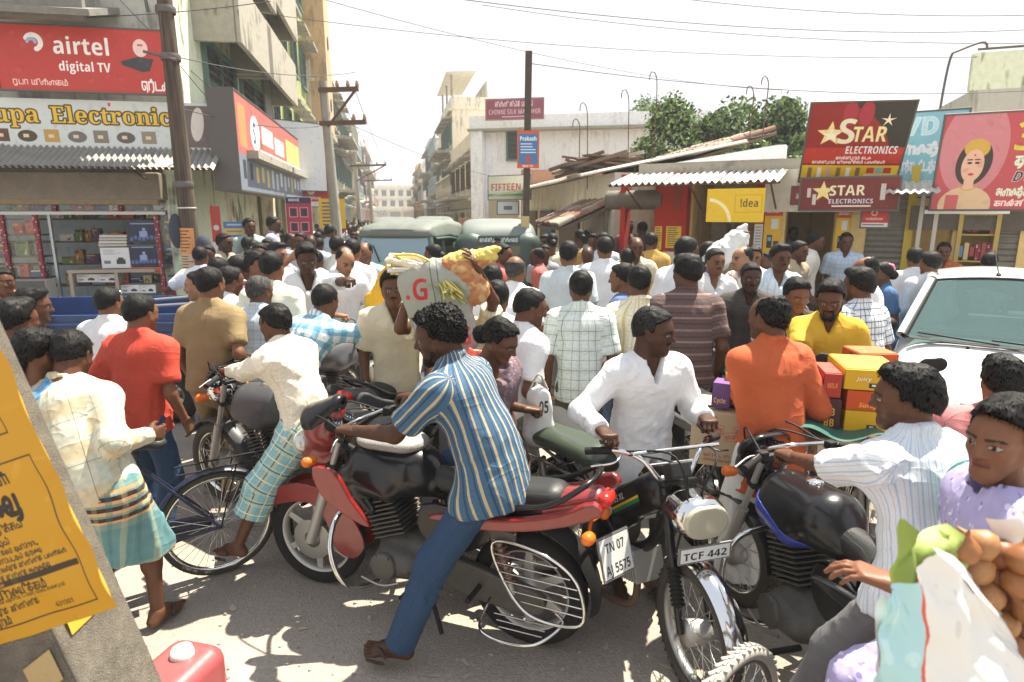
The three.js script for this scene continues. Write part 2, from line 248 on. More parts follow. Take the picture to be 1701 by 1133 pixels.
function hairGeo(style,cell,kind){
const key=style+cell+kind;if(hairCache.has(key))return hairCache.get(key);
const w=kind==='b'?1.1:kind==='f'?0.93:1,p=[],X=V(1,0,0),curly=style==='curly',thick=curly?0.024:style==='short'||style==='oiled'?0.011:style==='fringe'||style==='receding'?0.007:0.017;
p.push(cone(V(0,0.038,-0.032),V(0,0.033,style==='receding'?-0.01:0.006),0.083+thick,0.08+thick,{ax:X,s:1.12/w,k:0.01}));
if(style==='full')p.push(cone(V(0.02,0.1,0.045),V(-0.03,0.105,0.035),0.03,0.028,{k:0.04}),cone(V(0,0.0,-0.075),V(0,-0.05,-0.07),0.05,0.035,{k:0.03}));
p.push(cone(V(0,-0.01,-0.06),V(0,-0.06,-0.062),0.058*w,0.04*w,{k:0.03}));
const clipN=V(0,0.86,-0.5).normalize(),clipP=V(0,0.012,0);
const post=(g,q)=>{
const amp=curly?0.011:0.0018,fr=curly?95:60;
g +=amp*n3(q.x*fr,q.y*fr*(curly?1:0.35),q.z*fr)+(curly?0.004:0.003)*n3(q.x*18,q.y*18,q.z*18+4);
const below=-((q.x-clipP.x)*clipN.x +(q.y-clipP.y)*clipN.y +(q.z-clipP.z)*clipN.z)+ 0.006*n3(q.x*40,3,q.z*40);
let face=-1;if(q.z>0.02)face=(q.z-0.02)*0.55 +(0.072-q.y)*0.8-0.012;// forehead stays free
let cut=Math.max(below,face);
if(style==='fringe')cut=Math.max(cut,0.062-Math.hypot(q.x,q.y-0.125,q.z-0.02),q.y-0.075);
if(style==='receding')cut=Math.max(cut,(q.z-0.015)*0.9 +(q.y-0.09)*0.2,0.05-Math.hypot(q.x,q.y-0.13,q.z+0.01));
return Math.max(g,cut);
};
let g=sdf(p,cell,{post});
const extra=[];
if(style==='braid'||style==='bun'){
const b=[];
if(style==='bun')b.push(cone(V(0,-0.02,-0.13),V(0,-0.03,-0.125),0.048,0.044,{k:0.02}),cone(V(0,0.01,-0.09),V(0,-0.02,-0.12),0.05,0.04));
else{b.push(cone(V(0,0.01,-0.09),V(0,-0.05,-0.1),0.05,0.034));for(let i=0;i<9;i++)b.push(cone(V((i%2?1:-1)*0.01,-0.07-i*0.032,-0.105-0.012*i),V((i%2?-1:1)*0.008,-0.09-i*0.032,-0.1-0.012*i),0.024-i*0.001,0.022-i*0.001,{k:0.008}));}
extra.push(sdf(b,cell,{post:(d,q)=>d+0.003*n3(q.x*60,q.y*90,q.z*60)}));
}
const fix=(geo)=>{const P=geo.attributes.position,uv=new Float32Array(P.count*2);for(let i=0;i<P.count;i++){uv[2*i]=Math.atan2(P.getX(i),-P.getZ(i)+ 0.02)/ 6.283*2;uv[2*i+1]=P.getY(i)*4+Math.hypot(P.getX(i),P.getZ(i))*3;}geo.setAttribute('uv',new THREE.BufferAttribute(uv,2));return geo;};
const body=mergeGeometries([g,...extra].map(fix));// loose strands break the outline
{const P=body.attributes.position,N=body.attributes.normal,n=Math.round((cell<0.0055?4200:cell<0.01?1300:350)*(curly?1.3:1)),pos=[],nor=[],uv=[],a=V(0,0,0),nn=V(0,0,0);for(let i=0;i<n;i++){const k=Math.floor(rnd()*P.count);a.fromBufferAttribute(P,k);nn.fromBufferAttribute(N,k);if(a.y<-0.03&&rnd()<0.5)continue;const L=(curly?rr(0.006,0.014):rr(0.01,0.024))*(style==='short'?0.7:1),flow=curly?V(rr(-1,1),rr(-1,1),rr(-1,1)):V(a.x*6,-0.55+a.y*2,a.z*6+0.25).addScaledVector(V(rr(-1,1),rr(-1,1),rr(-1,1)),0.18);flow.addScaledVector(nn,-flow.dot(nn)).normalize().addScaledVector(nn,curly?rr(0.1,0.5):rr(0.03,0.24)).normalize();const side=flow.clone().cross(nn).normalize(),w=curly?rr(0.0012,0.0026):rr(0.001,0.002),b=a.clone().addScaledVector(nn,-0.002),t=b.clone().addScaledVector(flow,L);for(const q of[b.clone().addScaledVector(side,w),b.clone().addScaledVector(side,-w),t]){pos.push(q.x,q.y,q.z);nor.push(nn.x,nn.y,nn.z);uv.push(0.5,0.5);}}const sg=new THREE.BufferGeometry();sg.setAttribute('position',new THREE.Float32BufferAttribute(pos,3));sg.setAttribute('normal',new THREE.Float32BufferAttribute(nor,3));sg.setAttribute('uv',new THREE.Float32BufferAttribute(uv,2));g=mergeGeometries([body.toNonIndexed(),sg]);}
hairCache.set(key,g);return g;
}
const stacheCache=new Map();
function stacheGeo(cell,beard){
const key=cell + '' + beard;if(stacheCache.has(key))return stacheCache.get(key);const p=[];
for(const s of[-1,1])p.push(cone(V(0,-0.0385,0.089),V(s*0.026,-0.047,0.076),0.0075,0.005,{k:0.004}));
if(beard){for(const s of[-1,1]){p.push(cone(V(s*0.062,-0.005,0.006),V(s*0.052,-0.05,0.022),0.014,0.018,{k:0.01}),cone(V(s*0.052,-0.05,0.022),V(s*0.014,-0.096,0.062),0.02,0.022,{k:0.01}),cone(V(s*0.028,-0.05,0.072),V(s*0.018,-0.085,0.068),0.007,0.012,{k:0.01}));}p.push(cone(V(-0.014,-0.096,0.064),V(0.014,-0.096,0.064),0.021,0.021));}
const g=sdf(p,Math.min(cell,0.006),{post:(d,q)=>d+0.0025*n3(q.x*120,q.y*120,q.z*120)});const uv=new Float32Array(g.attributes.position.count*2);for(let i=0;i<uv.length;i +=2){uv[i]=g.attributes.position.getX(i/2)*8;uv[i+1]=g.attributes.position.getY(i/2)*3;}g.setAttribute('uv',new THREE.BufferAttribute(uv,2));stacheCache.set(key,g);return g;
}
const handCache=new Map();
function handGeo(pose,cell){// right hand: fingers +y, palm +z, thumb +x ; wrist at 0
const key=pose+cell;if(handCache.has(key))return handCache.get(key);
const p=[],curl={relaxed:[0.28,0.42,0.3],grip:[1.05,1.25,0.8],flat:[0.08,0.1,0.06],point:[0.1,0.1,0.1]}[pose];
p.push(cone(V(0,-0.02,0),V(0,0.012,0),0.027,0.029,{ax:V(0,0,1),s:1.5}));
[[0.03,0.088,0.075,0.0092],[0.01,0.093,0.083,0.0095],[-0.011,0.088,0.077,0.0092],[-0.03,0.078,0.06,0.008]].forEach(([x,y,L,r],i)=>{
p.push(cone(V(x*0.6,0.005,0),V(x,y,0),0.016,0.0125,{k:0.016}));
const k=pose==='point'&&i?[1.2,1.4,0.9]:curl;let a=0,q=V(x,y,0.001);const ls=[0.44,0.32,0.26];
ls.forEach((l,n)=>{a +=k[n]*(1 +(i-1)*0.08);const e=q.clone().add(V(x*0.06,Math.cos(a)*L*l,Math.sin(a)*L*l));p.push(cone(q,e,r*(1-n*0.09),r*(0.93-n*0.1),{k:0.004}));q=e;});
});
const T=pose==='grip'?[[0.026,0.012,0.008],[0.044,0.04,0.026],[0.03,0.066,0.044],[0.012,0.078,0.052]]:[[0.024,0.012,0.008],[0.046,0.042,0.02],[0.054,0.07,0.026],[0.054,0.092,0.03]];
for(let i=0;i<3;i++)p.push(cone(V(...T[i]),V(...T[i+1]),[0.0165,0.0118,0.0102][i],[0.0122,0.0104,0.0085][i],{k:i?0.004:0.016}));
const g=sdf(p,cell);handCache.set(key,g);return g;
}
const handL=new Map();
const mirrored=(g)=>{const c=g.clone();c.applyMatrix4(new THREE.Matrix4().makeScale(-1,1,1));const I=c.index.array;for(let i=0;i<I.length;i +=3){const t=I[i];I[i]=I[i+1];I[i+1]=t;}return c;};
function ik(a,t,l1,l2,hint){const d=t.clone().sub(a);let L=d.length();const mx=(l1+l2)*0.995;if(L>mx){d.multiplyScalar(mx/L);L=mx;}const e=a.clone().add(d),u=d.clone().normalize(),x=(l1*l1-l2*l2+L*L)/(2*L),h=Math.sqrt(Math.max(0,l1*l1-x*x)),n=hint.clone().addScaledVector(u,-hint.dot(u)).normalize();return[a.clone().addScaledVector(u,x).addScaledVector(n,h),e];}
const skins={d:[0.1,0.04,0.019],m:[0.17,0.073,0.036],l:[0.27,0.13,0.072],k:[0.06,0.024,0.012]};
const skinMat=mat(0xffffff,0.48,{sheen:0,specularIntensity:0.6,vertexColors:true,bumpMap:rep(fineBump,20),bumpScale:0.0004});
function tint(g,c){const n=g.attributes.position.count,a=new Float32Array(n*3);for(let i=0;i<n;i++){const p=g.attributes.position,k=1+0.12*n3(p.getX(i)*9,p.getY(i)*9,p.getZ(i)*9);a[3*i]=c[0]*k;a[3*i+1]=c[1]*k;a[3*i+2]=c[2]*k;}g.setAttribute('color',new THREE.BufferAttribute(a,3));return g;}
const bare=(g)=>{const o=new THREE.BufferGeometry();o.setAttribute('position',g.attributes.position);o.setAttribute('normal',g.attributes.normal);if(g.attributes.color)o.setAttribute('color',g.attributes.color);if(g.index)o.setIndex(g.index);return g.index?o.toNonIndexed():o;};

// fabrics: uv in metres
const fabCache=new Map();
function fabric(kind,cols=[],T=0.3,o={}){
const key=JSON.stringify([kind,cols,T,o]);if(fabCache.has(key))return fabCache.get(key);
let m;const bump={bumpMap:rep(weaveBump,1.7),bumpScale:0.01};
if(kind==='plain')m=mat(cols[0],o.rough??0.85,{...bump,map:o.flat?null:clothMap,side:THREE.DoubleSide});
else{
const S=o.px??256,t=canvasTex(S,S,(x)=>{
x.fillStyle=cols[0];x.fillRect(0,0,S,S);
const bar=(p,w,c,dir,a=1)=>{x.globalAlpha=a;x.fillStyle=c;dir?x.fillRect(0,p*S,S,w*S):x.fillRect(p*S,0,w*S,S);x.globalAlpha=1;};
if(kind==='lines')for(const[p,w,c,dir,a]of o.bars)bar(p,w,c,dir,a??1);
if(kind==='print')for(let i=0;i<(o.n??90);i++){x.fillStyle=cols[1+i%(cols.length-1)];const X=rnd()*S,Y=rnd()*S,r=S*rr(0.01,0.035);for(const dx of[0,-S,S])for(const dy of[0,-S,S]){x.beginPath();x.ellipse(X+dx,Y+dy,r,r*rr(0.4,1),rnd()*3,0,7);x.fill();}}
const im=x.getImageData(0,0,S,S),d=im.data;for(let i=0;i<d.length;i +=4){const px=(i/4)%S,py=(i/4/S)| 0,k=1+0.05*(((px*7+py*13)%5)/ 2.5-1)+ 0.06*tn(px/S,py/S,5,2);for(let c=0;c<3;c++)d[i+c]=clamp(d[i+c]*k,0,255);}x.putImageData(im,0,0);
},{repeat:[1/T,1/T]});
m=mat(0xffffff,o.rough??0.85,{...bump,map:t,side:THREE.DoubleSide});
}
fabCache.set(key,m);return m;
}
const clothMap=dataTex(256,256,(u,v)=>{const k=0.93+0.06*fbm(u,v,3,77,4)+ 0.02*tn(u,v,60,4);return[k,k,k*0.995];},{repeat:[1.6,1.6]});

function person(o){
const S0=o.S??1.65,far=o.head?o.head[2]:9,lod=Math.max(o.lod??0,far>3.35?1:0,far>5.4?2:0,o.head?0:3),cC=[0.012,0.019,0.032,0.042][lod],cH=[0.005,0.0085,0.014,0.019][lod],cB=[0.013,0.019,0.03,0.04][lod],cHand=[0.0056,0.009,0.013,0.017][lod];
const yaw=rad(o.yaw??0),lean=rad(o.lean??3),sl=rad(o.slouch??8),roll=rad(o.roll??0),girth=o.girth??1,sit=o.sit;
const solve=(S)=>{
const j={S};const dirOf=(a)=>V(Math.sin(roll),Math.cos(a)*Math.cos(roll),Math.sin(a)).normalize();
j.d1=dirOf(lean);j.d2=dirOf(lean+sl);const tw=rad(o.twist??0);
j.H=V(0,sit?sit:0.525*S,0);j.W=j.H.clone().addScaledVector(j.d1,0.1*S);j.C=j.W.clone().addScaledVector(j.d2,0.145*S);j.N=j.C.clone().addScaledVector(j.d2,0.085*S).addScaledVector(V(0,0,1),-0.006*S);
j.Lh=V(1,0,0);j.L=V(Math.cos(tw),0,-Math.sin(tw));j.F=V(0,0,0).crossVectors(j.L,j.d2).normalize();
const hp=rad(o.pitch??5),hy=rad(o.turn??0),hr=rad(o.tilt??0);j.hq=new THREE.Quaternion().setFromEuler(new THREE.Euler(hp,hy,hr,'YXZ'));
const hs=(o.headScale??1)*S/1.65;j.hs=hs;const nk=V(Math.sin(hy)*Math.sin(hp)*0.4,1,0.16+Math.cos(hy)*Math.sin(hp)*0.55+Math.sin(lean+sl)*0.5).normalize();
j.HC=j.N.clone().addScaledVector(nk,0.083*S);j.nk=nk;j.crown=j.HC.clone().add(V(0,0.12,0).applyQuaternion(j.hq).multiplyScalar(hs));j.top=j.HC.y+0.122*hs;return j;
};
let j=solve(S0),pos=o.pos?V(...o.pos):null;
if(o.head){// crown pixel and depth from the photograph; the stature follows from the height that this gives
const c=atDepth(o.head[0],o.head[1],o.head[2]);let lo=1.2,hi=1.9;for(let i=0;i<18;i++){const m=(lo+hi)/ 2;solve(m).top -(o.drop??0)+(o.base??0)<c.y?lo=m:hi=m;}if(!o.S)j=solve(lo);
const off=j.crown.clone().applyAxisAngle(V(0,1,0),yaw);pos=V(c.x-off.x,o.base??0,c.z-off.z);
if(o.debug)console.log(o.label,'S',j.S.toFixed(2),'crown y',c.y.toFixed(2),'pos',pos.x.toFixed(2),pos.z.toFixed(2));
}
const S=j.S,k=S/1.65,loc=(w)=>V(...w).sub(pos).applyAxisAngle(V(0,1,0),-yaw),aim=(t)=>(t?(t.w?loc(t.w):V(...t.l).multiplyScalar(t.abs?1:k)):null);
const G=thing('person',o.label,'person',pos.toArray(),yaw,o.group),skin=skins[o.skin??'d'],sc=(x)=>x*k;
// arms
const arms=[1,-1].map((s)=>{
const sh=j.C.clone().addScaledVector(j.d2,0.036*S).addScaledVector(j.L,s*0.104*S*(0.6+0.4*girth));const spec=s>0?o.handL:o.handR;
if(spec?.up)sh.addScaledVector(j.d2,0.02*S);
let t=aim(spec)??sh.clone().add(V(s*sc(0.045+0.08*(girth-1)),-sc(0.49),sc(0.05)));
const hint=spec?.hint?V(...spec.hint):V(s*0.3,-0.2,-1);
let wr=t.clone();let palm=spec?.palm?V(...spec.palm):V(-s,0,-0.1);
const pre=t.clone().sub(sh).normalize();const reach=spec?0.07*k:0;wr.addScaledVector(pre,-reach);if(spec?.pose==='grip'&&!spec.palm){palm=V(0,-1,0);wr.y +=0.022;}
const[el,w]=ik(sh,wr,0.172*S,0.152*S,hint);const fd=spec?.dir?V(...spec.dir).normalize():w.clone().sub(el).normalize();if(spec?.pose==='grip'&&!spec.dir)fd.y*=0.35,fd.normalize();
palm.addScaledVector(fd,-palm.dot(fd)).normalize();return{s,sh,el,w,fd,palm,pose:spec?.pose??'relaxed'};
});
// legs
const legs=[1,-1].map((s)=>{
const hip=j.H.clone().addScaledVector(j.Lh,s*0.054*S).add(V(0,-0.012*S,0)),spec=s>0?o.footL:o.footR;
let t=aim(spec)??(sit?V(s*0.2,0.3,0.12):V(s*sc(0.085),0.075,sc(s*(o.stride??0.06))));if(spec&&!spec.w)t.y=spec.l[1];
const[kn,an]=ik(hip,t,0.245*S,0.24*S,V(...(spec?.hint??[s*(sit?0.35:0.08),0.15,1])));return{s,hip,kn,an,fy:rad(spec?.fy??s*8)};
});
const torsoUV={r:0.15,dir:j.d1.clone().lerp(j.d2,0.5).normalize(),o:j.H.clone(),side:j.Lh},top=o.top??{m:fabric('plain',[[0.62,0.62,0.6]])},bot=o.bot??{m:fabric('plain',[[0.03,0.03,0.035]])};
// torso prims, reused for skin and clothing
const torso=(e)=>[
cone(j.H.clone().addScaledVector(j.d1,-0.01*S),j.W,sc(0.15)*girth+e,sc(0.14)*girth+e,{ax:V(0,0,0).crossVectors(j.Lh,j.d1).normalize(),s:1.32,k:0.06,uv:torsoUV}),
cone(j.W,j.C.clone().addScaledVector(j.d2,-0.01*S),sc(0.14)*girth+e,sc(0.152)*(0.4+0.6*girth)+ e,{ax:j.F,s:1.4 /(0.5+0.5*girth),k:0.06,uv:torsoUV}),
cone(j.C.clone().addScaledVector(j.L,0.06*S),j.C.clone().addScaledVector(j.L,-0.06*S),sc(0.085)+ e,sc(0.085)+ e,{k:0.06,uv:torsoUV,ax:j.F,s:1.1}),
cone(arms[0].sh.clone().addScaledVector(j.L,-0.02*S).addScaledVector(j.d2,-0.016*S),arms[1].sh.clone().addScaledVector(j.L,0.02*S).addScaledVector(j.d2,-0.012*S),sc(0.052)+ e,sc(0.052)+ e,{k:0.05,uv:torsoUV}),
...arms.map((a)=>cone(j.N.clone().addScaledVector(j.d2,0.004*S),a.sh.clone().addScaledVector(j.d2,-0.002*S),sc(0.046)+ e*0.6,sc(0.045)+ e*0.6,{k:0.04,uv:torsoUV})),
];
const skinPrims=[];
skinPrims.push(cone(j.N.clone().addScaledVector(j.d2,-0.03*S),j.HC.clone().addScaledVector(j.nk,-0.03*S),sc(0.062)*(o.face==='f'?0.8:1),sc(0.05)*(o.face==='f'?0.85:1),{k:0.03}));
skinPrims.push(cone(j.C.clone().addScaledVector(j.L,0.07*S),j.C.clone().addScaledVector(j.L,-0.07*S),sc(0.075),sc(0.075),{ax:j.F,s:1.15}));
const upper=(a,e,o2={})=>cone(a.sh,a.el,sc(0.05)*(0.5+0.5*girth)+ e,sc(0.039)*(0.6+0.4*girth)+ e,{k:0.045,uv:{r:0.055},...o2});
const lower=(a,e,o2={})=>cone(a.el,a.w,sc(0.04)*(0.6+0.4*girth)+ e,sc(0.0265)+ e,{k:0.02,uv:{r:0.045,v:0.27},...o2});
const full=top.sleeve==='full';for(const a of arms){if(!full)skinPrims.push(upper(a,-0.003));skinPrims.push(lower(a,full?-0.006:0));}
const legR=[sc(0.078)*girth,sc(0.054),sc(0.05),sc(0.036)],bareLegs=bot.kind!=='trousers'&&bot.kind!==undefined;
for(const l of legs){if(bareLegs){skinPrims.push(cone(l.hip.clone().lerp(l.kn,0.5),l.kn,legR[0]*0.8,legR[1]*0.92));const cf=l.kn.clone().lerp(l.an,0.3).add(V(0,0,-sc(0.014)));skinPrims.push(cone(l.kn,l.an,legR[2]*0.95,legR[3]*0.9),cone(l.kn.clone().lerp(l.an,0.15),cf,sc(0.045),sc(0.047),{k:0.03}));}else skinPrims.push(cone(l.kn.clone().lerp(l.an,0.75),l.an,legR[3]*0.95,legR[3]*0.9));}
const feet=[];const sandals=[];
for(const l of legs){
const fw=V(Math.sin(l.fy),0,Math.cos(l.fy)),sd=V(fw.z,0,-fw.x),A=l.an,y=A.y-0.05,at=(f,h,s2=0)=>V(A.x,y,A.z).addScaledVector(fw,f*k).addScaledVector(sd,s2*k).add(V(0,h,0));
feet.push(cone(A,at(-0.035,0.022),sc(0.036),sc(0.03),{k:0.02}),cone(A,at(0.1,0.02),sc(0.034),sc(0.026),{k:0.03}),cone(at(-0.03,0.016),at(0.1,0.012),sc(0.03),sc(0.036),{ax:V(0,1,0),s:1.7,k:0.02}));
if(o.toes)for(let i=0;i<5;i++)feet.push(cone(at(0.1,0.012,(i-2)*0.017),at(0.172-i*(l.s>0?-1:1)*0-Math.abs(i -(l.s>0?1:3))*0.009,0.008,(i-2)*0.0195),0.0125,(l.s>0?i===0:i===4)?0.0125:0.0088,{k:0.004}));else feet.push(cone(at(0.1,0.012),at(0.165,0.008),sc(0.036),sc(0.026),{ax:V(0,1,0),s:2.2}));
const sole=new THREE.Shape();sole.absellipse(0,0,0.047*k,0.142*k,0,7,false);const sg=new THREE.ExtrudeGeometry(sole,{depth:0.018,bevelEnabled:false,curveSegments:10});sg.rotateX(Math.PI/2);sg.translate(0,0,0.055*k);sg.rotateY(l.fy);sg.translate(A.x,y-0.006,A.z);
const st=[];for(const q of[-1,1])st.push(tube([at(0.115,0.03).toArray(),at(0.085,0.042,q*0.028).toArray(),at(0.045,0.012,q*0.047).toArray()],0.007,8,5));sandals.push([sg,st]);
}
const geos=[tint(sdf(skinPrims,cB),skin),tint(sdf(feet,o.toes?0.0055:cB),skin)];
const hd=headGeo(o.face??'m',cH),hg=hd.g.clone(),hc=new Float32Array(hd.tag.length*3),lip=[skin[0]*0.8+0.02,skin[1]*0.6,skin[2]*0.65];
for(let i=0;i<hd.tag.length;i++){const t=hd.tag[i],kk=1+0.08*n3(hd.g.attributes.position.getX(i)*30,hd.g.attributes.position.getY(i)*30,1),c=t===1?lip:t===2?[0.3,0.27,0.24]:t===3?[0.008,0.006,0.005]:t===4?[0.012,0.009,0.008]:t===5?skin.map((q)=>q*0.35):t===6&&!o.smooth?skin.map((q)=>q*0.72):skin;for(let m=0;m<3;m++)hc[3*i+m]=c[m]*kk;}
hg.setAttribute('color',new THREE.BufferAttribute(hc,3));const hm=new THREE.Matrix4().compose(j.HC,j.hq,V(j.hs,j.hs,j.hs));hg.applyMatrix4(hm);geos.push(hg);
for(const a of arms){
const base=handGeo(a.pose,cHand),g=(a.s>0?(handL.get(base)??handL.set(base,mirrored(base)).get(base)):base).clone(),X=V(0,0,0).crossVectors(a.fd,a.palm),B=new THREE.Matrix4().makeBasis(X,a.fd,a.palm).scale(V(k,k,k)).setPosition(a.w);g.applyMatrix4(B);geos.push(tint(g,skin));
}
mesh('body',mergeGeometries(geos.map(bare)),skinMat,G);
if(o.hair!=='none'){const h=hairGeo(o.hair??'short',cH*1.05,o.face??'m').clone();h.applyMatrix4(hm);mesh('hair',h,hairMat(o.hairTone??'black'),G);}
if(o.stache||o.beard){const h=stacheGeo(cH,!!o.beard).clone();h.applyMatrix4(hm);mesh(o.beard?'beard':'moustache',h,hairMat(o.hairTone==='grey'?'salt':'black'),G);}
// ----- top
const e=top.loose??0.015,hem=(top.hem??0.075)*S,seed=(o.head?.[0]??1)*0.13 +(pos.x+pos.z);
if(top.kind!=='none'){
const tp=torso(e),low=j.H.clone().addScaledVector(sit?j.d1:V(0,1,0),-hem-0.03);
if(top.kind!=='blouse'){
tp.push(cone(j.H.clone(),low,sc(0.15)*girth+e*1.1,sc(sit?0.15:top.flare??(0.158+Math.max(0,(top.hem??0.075)- 0.08)*0.16))*girth+e*1.5,{ax:V(0,0,1),s:1.2,k:0.05,uv:torsoUV}));
if(sit&&!top.tuck)for(const l of legs)tp.push(cone(l.hip,l.hip.clone().lerp(l.kn,0.22),legR[0]*1.12+e,legR[0]*1.12+e,{k:0.06,uv:torsoUV}));
}
const cuts=[];const sleeveEnd=full?0.97:top.sleeveLen??0.78;
for(const a of arms){
tp.push(upper(a,e+0.006));if(full)tp.push(lower(a,e+0.003,{k:0.03}));else tp[tp.length-1]=cone(a.sh,a.sh.clone().lerp(a.el,sleeveEnd),sc(0.054)+ e,sc(0.056)+ e,{k:0.045,uv:{r:0.06}});
const P=full?a.el.clone().lerp(a.w,sleeveEnd):a.sh.clone().lerp(a.el,sleeveEnd),D=full?a.w.clone().sub(a.el).normalize():a.el.clone().sub(a.sh).normalize();cuts.push([P,D,0.1]);
}
const guard=torso(e);guard[3]=tp.find((q)=>q.b===low)??guard[3];const hemN=sit?j.d1:V(0,1,0).applyAxisAngle(V(1,0,0),top.hemTilt??0),hemP=j.H.clone().addScaledVector(hemN,-hem),blouse=top.kind==='blouse'?j.W.clone().addScaledVector(j.d2,0.03*S):null;
// collar
if(top.collar!=='none'&&top.kind!=='blouse'){const N=10,R=sc(0.066)*(0.6+0.4*girth),up=j.nk;for(let i=0;i<N;i++){const a0=0.35 +(i/N)*5.58,a1=0.35 +((i+1)/ N)*5.58,pt=(a)=>j.N.clone().addScaledVector(j.L,Math.sin(a)*R).addScaledVector(j.F,Math.cos(a)*R*1.02).addScaledVector(up,0.006*S-Math.cos(a)*0.012*S);tp.push(cone(pt(a0),pt(a1),top.collar==='band'?0.011:0.016,top.collar==='band'?0.011:0.016,{k:0.008,uv:torsoUV}));}}
const post=(g,p)=>{
for(const[P,D,R]of cuts){const x=p.x-P.x,y=p.y-P.y,z=p.z-P.z,t=x*D.x+y*D.y+z*D.z;if(t>-0.02&&t<0.25){const r=Math.sqrt(Math.max(0,x*x+y*y+z*z-t*t));if(r<R&&primDist(guard[1],p)>0.004&&primDist(guard[0],p)>0.004&&primDist(guard[2],p)>0.004&&primDist(guard[3],p)>0.004)g=Math.max(g,t);}}
const hd2=(p.x-hemP.x)*hemN.x +(p.y-hemP.y)*hemN.y +(p.z-hemP.z)*hemN.z;if(top.kind==='blouse'){if((p.y-blouse.y)<0.05&&Math.hypot(p.x-blouse.x,p.z-blouse.z)<0.24)g=Math.max(g,-((p.x-blouse.x)*j.d2.x +(p.y-blouse.y)*j.d2.y +(p.z-blouse.z)*j.d2.z));}else if(hd2<0.06){let arm=false;for(const a of arms)if(primDist({a:a.el,b:a.w,ra:0.04,rb:0.035},p)<0.02)arm=true;if(!arm||!full)g=Math.max(g,-hd2+0.006*Math.sin(p.x*23+seed)*0.8);}
const nx=p.x-j.N.x,ny=p.y-j.N.y,nz=p.z-j.N.z,f=nx*j.F.x+ny*j.F.y+nz*j.F.z,l=nx*j.L.x+ny*j.L.y+nz*j.L.z,u=nx*j.d2.x+ny*j.d2.y+nz*j.d2.z;
if(top.kind!=='blouse'){if(f>0.01&&u>-0.13){const open=(top.open??0.1)+ u;if(open>0)g=Math.max(g,Math.min(0.02,open*0.34-Math.abs(l)));}}else if(u>-0.09&&Math.abs(l)<0.085&&f>-0.13)g=Math.max(g,Math.min(0.02,0.085-Math.hypot(l,(u+0.0)*1.1)));
return g;
};
mesh(top.name??'shirt',boneUV(sdf(tp,cC,{fold:(top.fold??0.0075)*(lod>1?1.2:1),seed,post,foldK:lod>1?0.6:0.85}),tp),top.m,G);
}
// ----- bottom
const bp=[],be=bot.loose??0.014,bk=bot.kind??'trousers',botUV={r:0.16,dir:V(0,1,0),o:V(0,0,0),side:j.Lh};let bclips=[],bpost;
bp.push(cone(j.H.clone().addScaledVector(j.d1,-0.02*S),j.H.clone().addScaledVector(j.d1,0.045*S),sc(0.14)*girth+be*0.3,sc(0.136)*girth+be*0.2,{ax:V(0,0,1),s:1.3,k:0.05,uv:botUV}));
if(bk==='trousers'){
const ends=[];
for(const l of legs){bp.push(cone(l.hip,l.kn,legR[0]*0.93+be*0.6,legR[1]+ be*1.2,{k:0.04,uv:{r:0.08}}),cone(l.kn,l.an.clone().lerp(l.kn,0.02),legR[1]+ be*1.1,legR[3]+ be*1.6,{k:0.03,uv:{r:0.07,v:0.42}}));const D=l.an.clone().sub(l.kn).normalize();ends.push([l.an.clone().addScaledVector(D,-0.005 +(bot.long??0.015)),D]);}
bpost=(g,p)=>{for(const[P,D]of ends){const x=p.x-P.x,y=p.y-P.y,z=p.z-P.z,t=x*D.x+y*D.y+z*D.z;if(t>-0.02&&x*x+y*y+z*z<0.04)g=Math.max(g,t);}return g;};
}else{
const hemY=bot.hemY??0.4,seatd=!!sit;
if(!seatd){const hc=V((legs[0].an.x+legs[1].an.x)/ 2,hemY-0.03,(legs[0].kn.z+legs[1].kn.z)/ 2);bp.push(cone(j.H.clone(),hc,sc(0.142)*girth+be*0.4,sc(bot.flare??0.185)+ be,{ax:V(0,0,1),s:1.22,k:0.08,uv:botUV}));for(const l of legs)bp.push(cone(l.hip,l.kn,legR[0]+ 0.008,legR[1]+ 0.03,{k:0.07,uv:botUV}));bclips.push([V(0,hemY,hc.z),V(0.03,1,bot.hemTilt??0.08).normalize()]);}
else{const dropd=bot.drop??0.14;for(const l of legs){bp.push(cone(l.hip,l.kn,legR[0]+ 0.03,legR[1]+ 0.036,{k:0.11,uv:{r:0.09}}),cone(l.kn,l.kn.clone().lerp(l.an,dropd /(0.24*S)),legR[1]+ 0.034,legR[1]+ 0.045,{k:0.05,uv:{r:0.09,v:0.4}}));}const mid=legs[0].kn.clone().lerp(legs[1].kn,0.5);bp.push(cone(j.H.clone().add(V(0,-0.02,0.04)),mid.add(V(0,-0.06,-0.04)),0.11,0.07,{ax:V(0,1,0),s:1.8,k:0.09,uv:botUV}));const D=legs.map((l)=>[l.kn.clone().lerp(l.an,dropd /(0.24*S)),l.an.clone().sub(l.kn).normalize()]);bpost=(g,p)=>{for(const[P,d]of D){const x=p.x-P.x,y=p.y-P.y,z=p.z-P.z,t=x*d.x+y*d.y+z*d.z;if(t>-0.02&&x*x+y*y+z*z<0.06)g=Math.max(g,t);}return g;};}
const prev=bpost;bpost=(g,p)=>{if(prev)g=prev(g,p);if(Math.abs(g)<0.03&&!seatd){const a=Math.atan2(p.x,p.z),q=clamp((j.H.y-p.y)/ 0.35,0,1);g +=0.007*q*Math.sin(a*11+2*n3(p.x*4,p.y*2,p.z*4+seed))+ 0.004*q*Math.sin(a*23+p.y*6);}return g;};
}
mesh(bot.name??(bk==='trousers'?'trousers':bk),boneUV(sdf(bp,bareLegs?Math.max(cC,0.01):cC,{fold:bot.fold??0.0065,seed:seed+3,post:bpost,clips:bclips,foldK:0.8}),bp),bot.m,G);
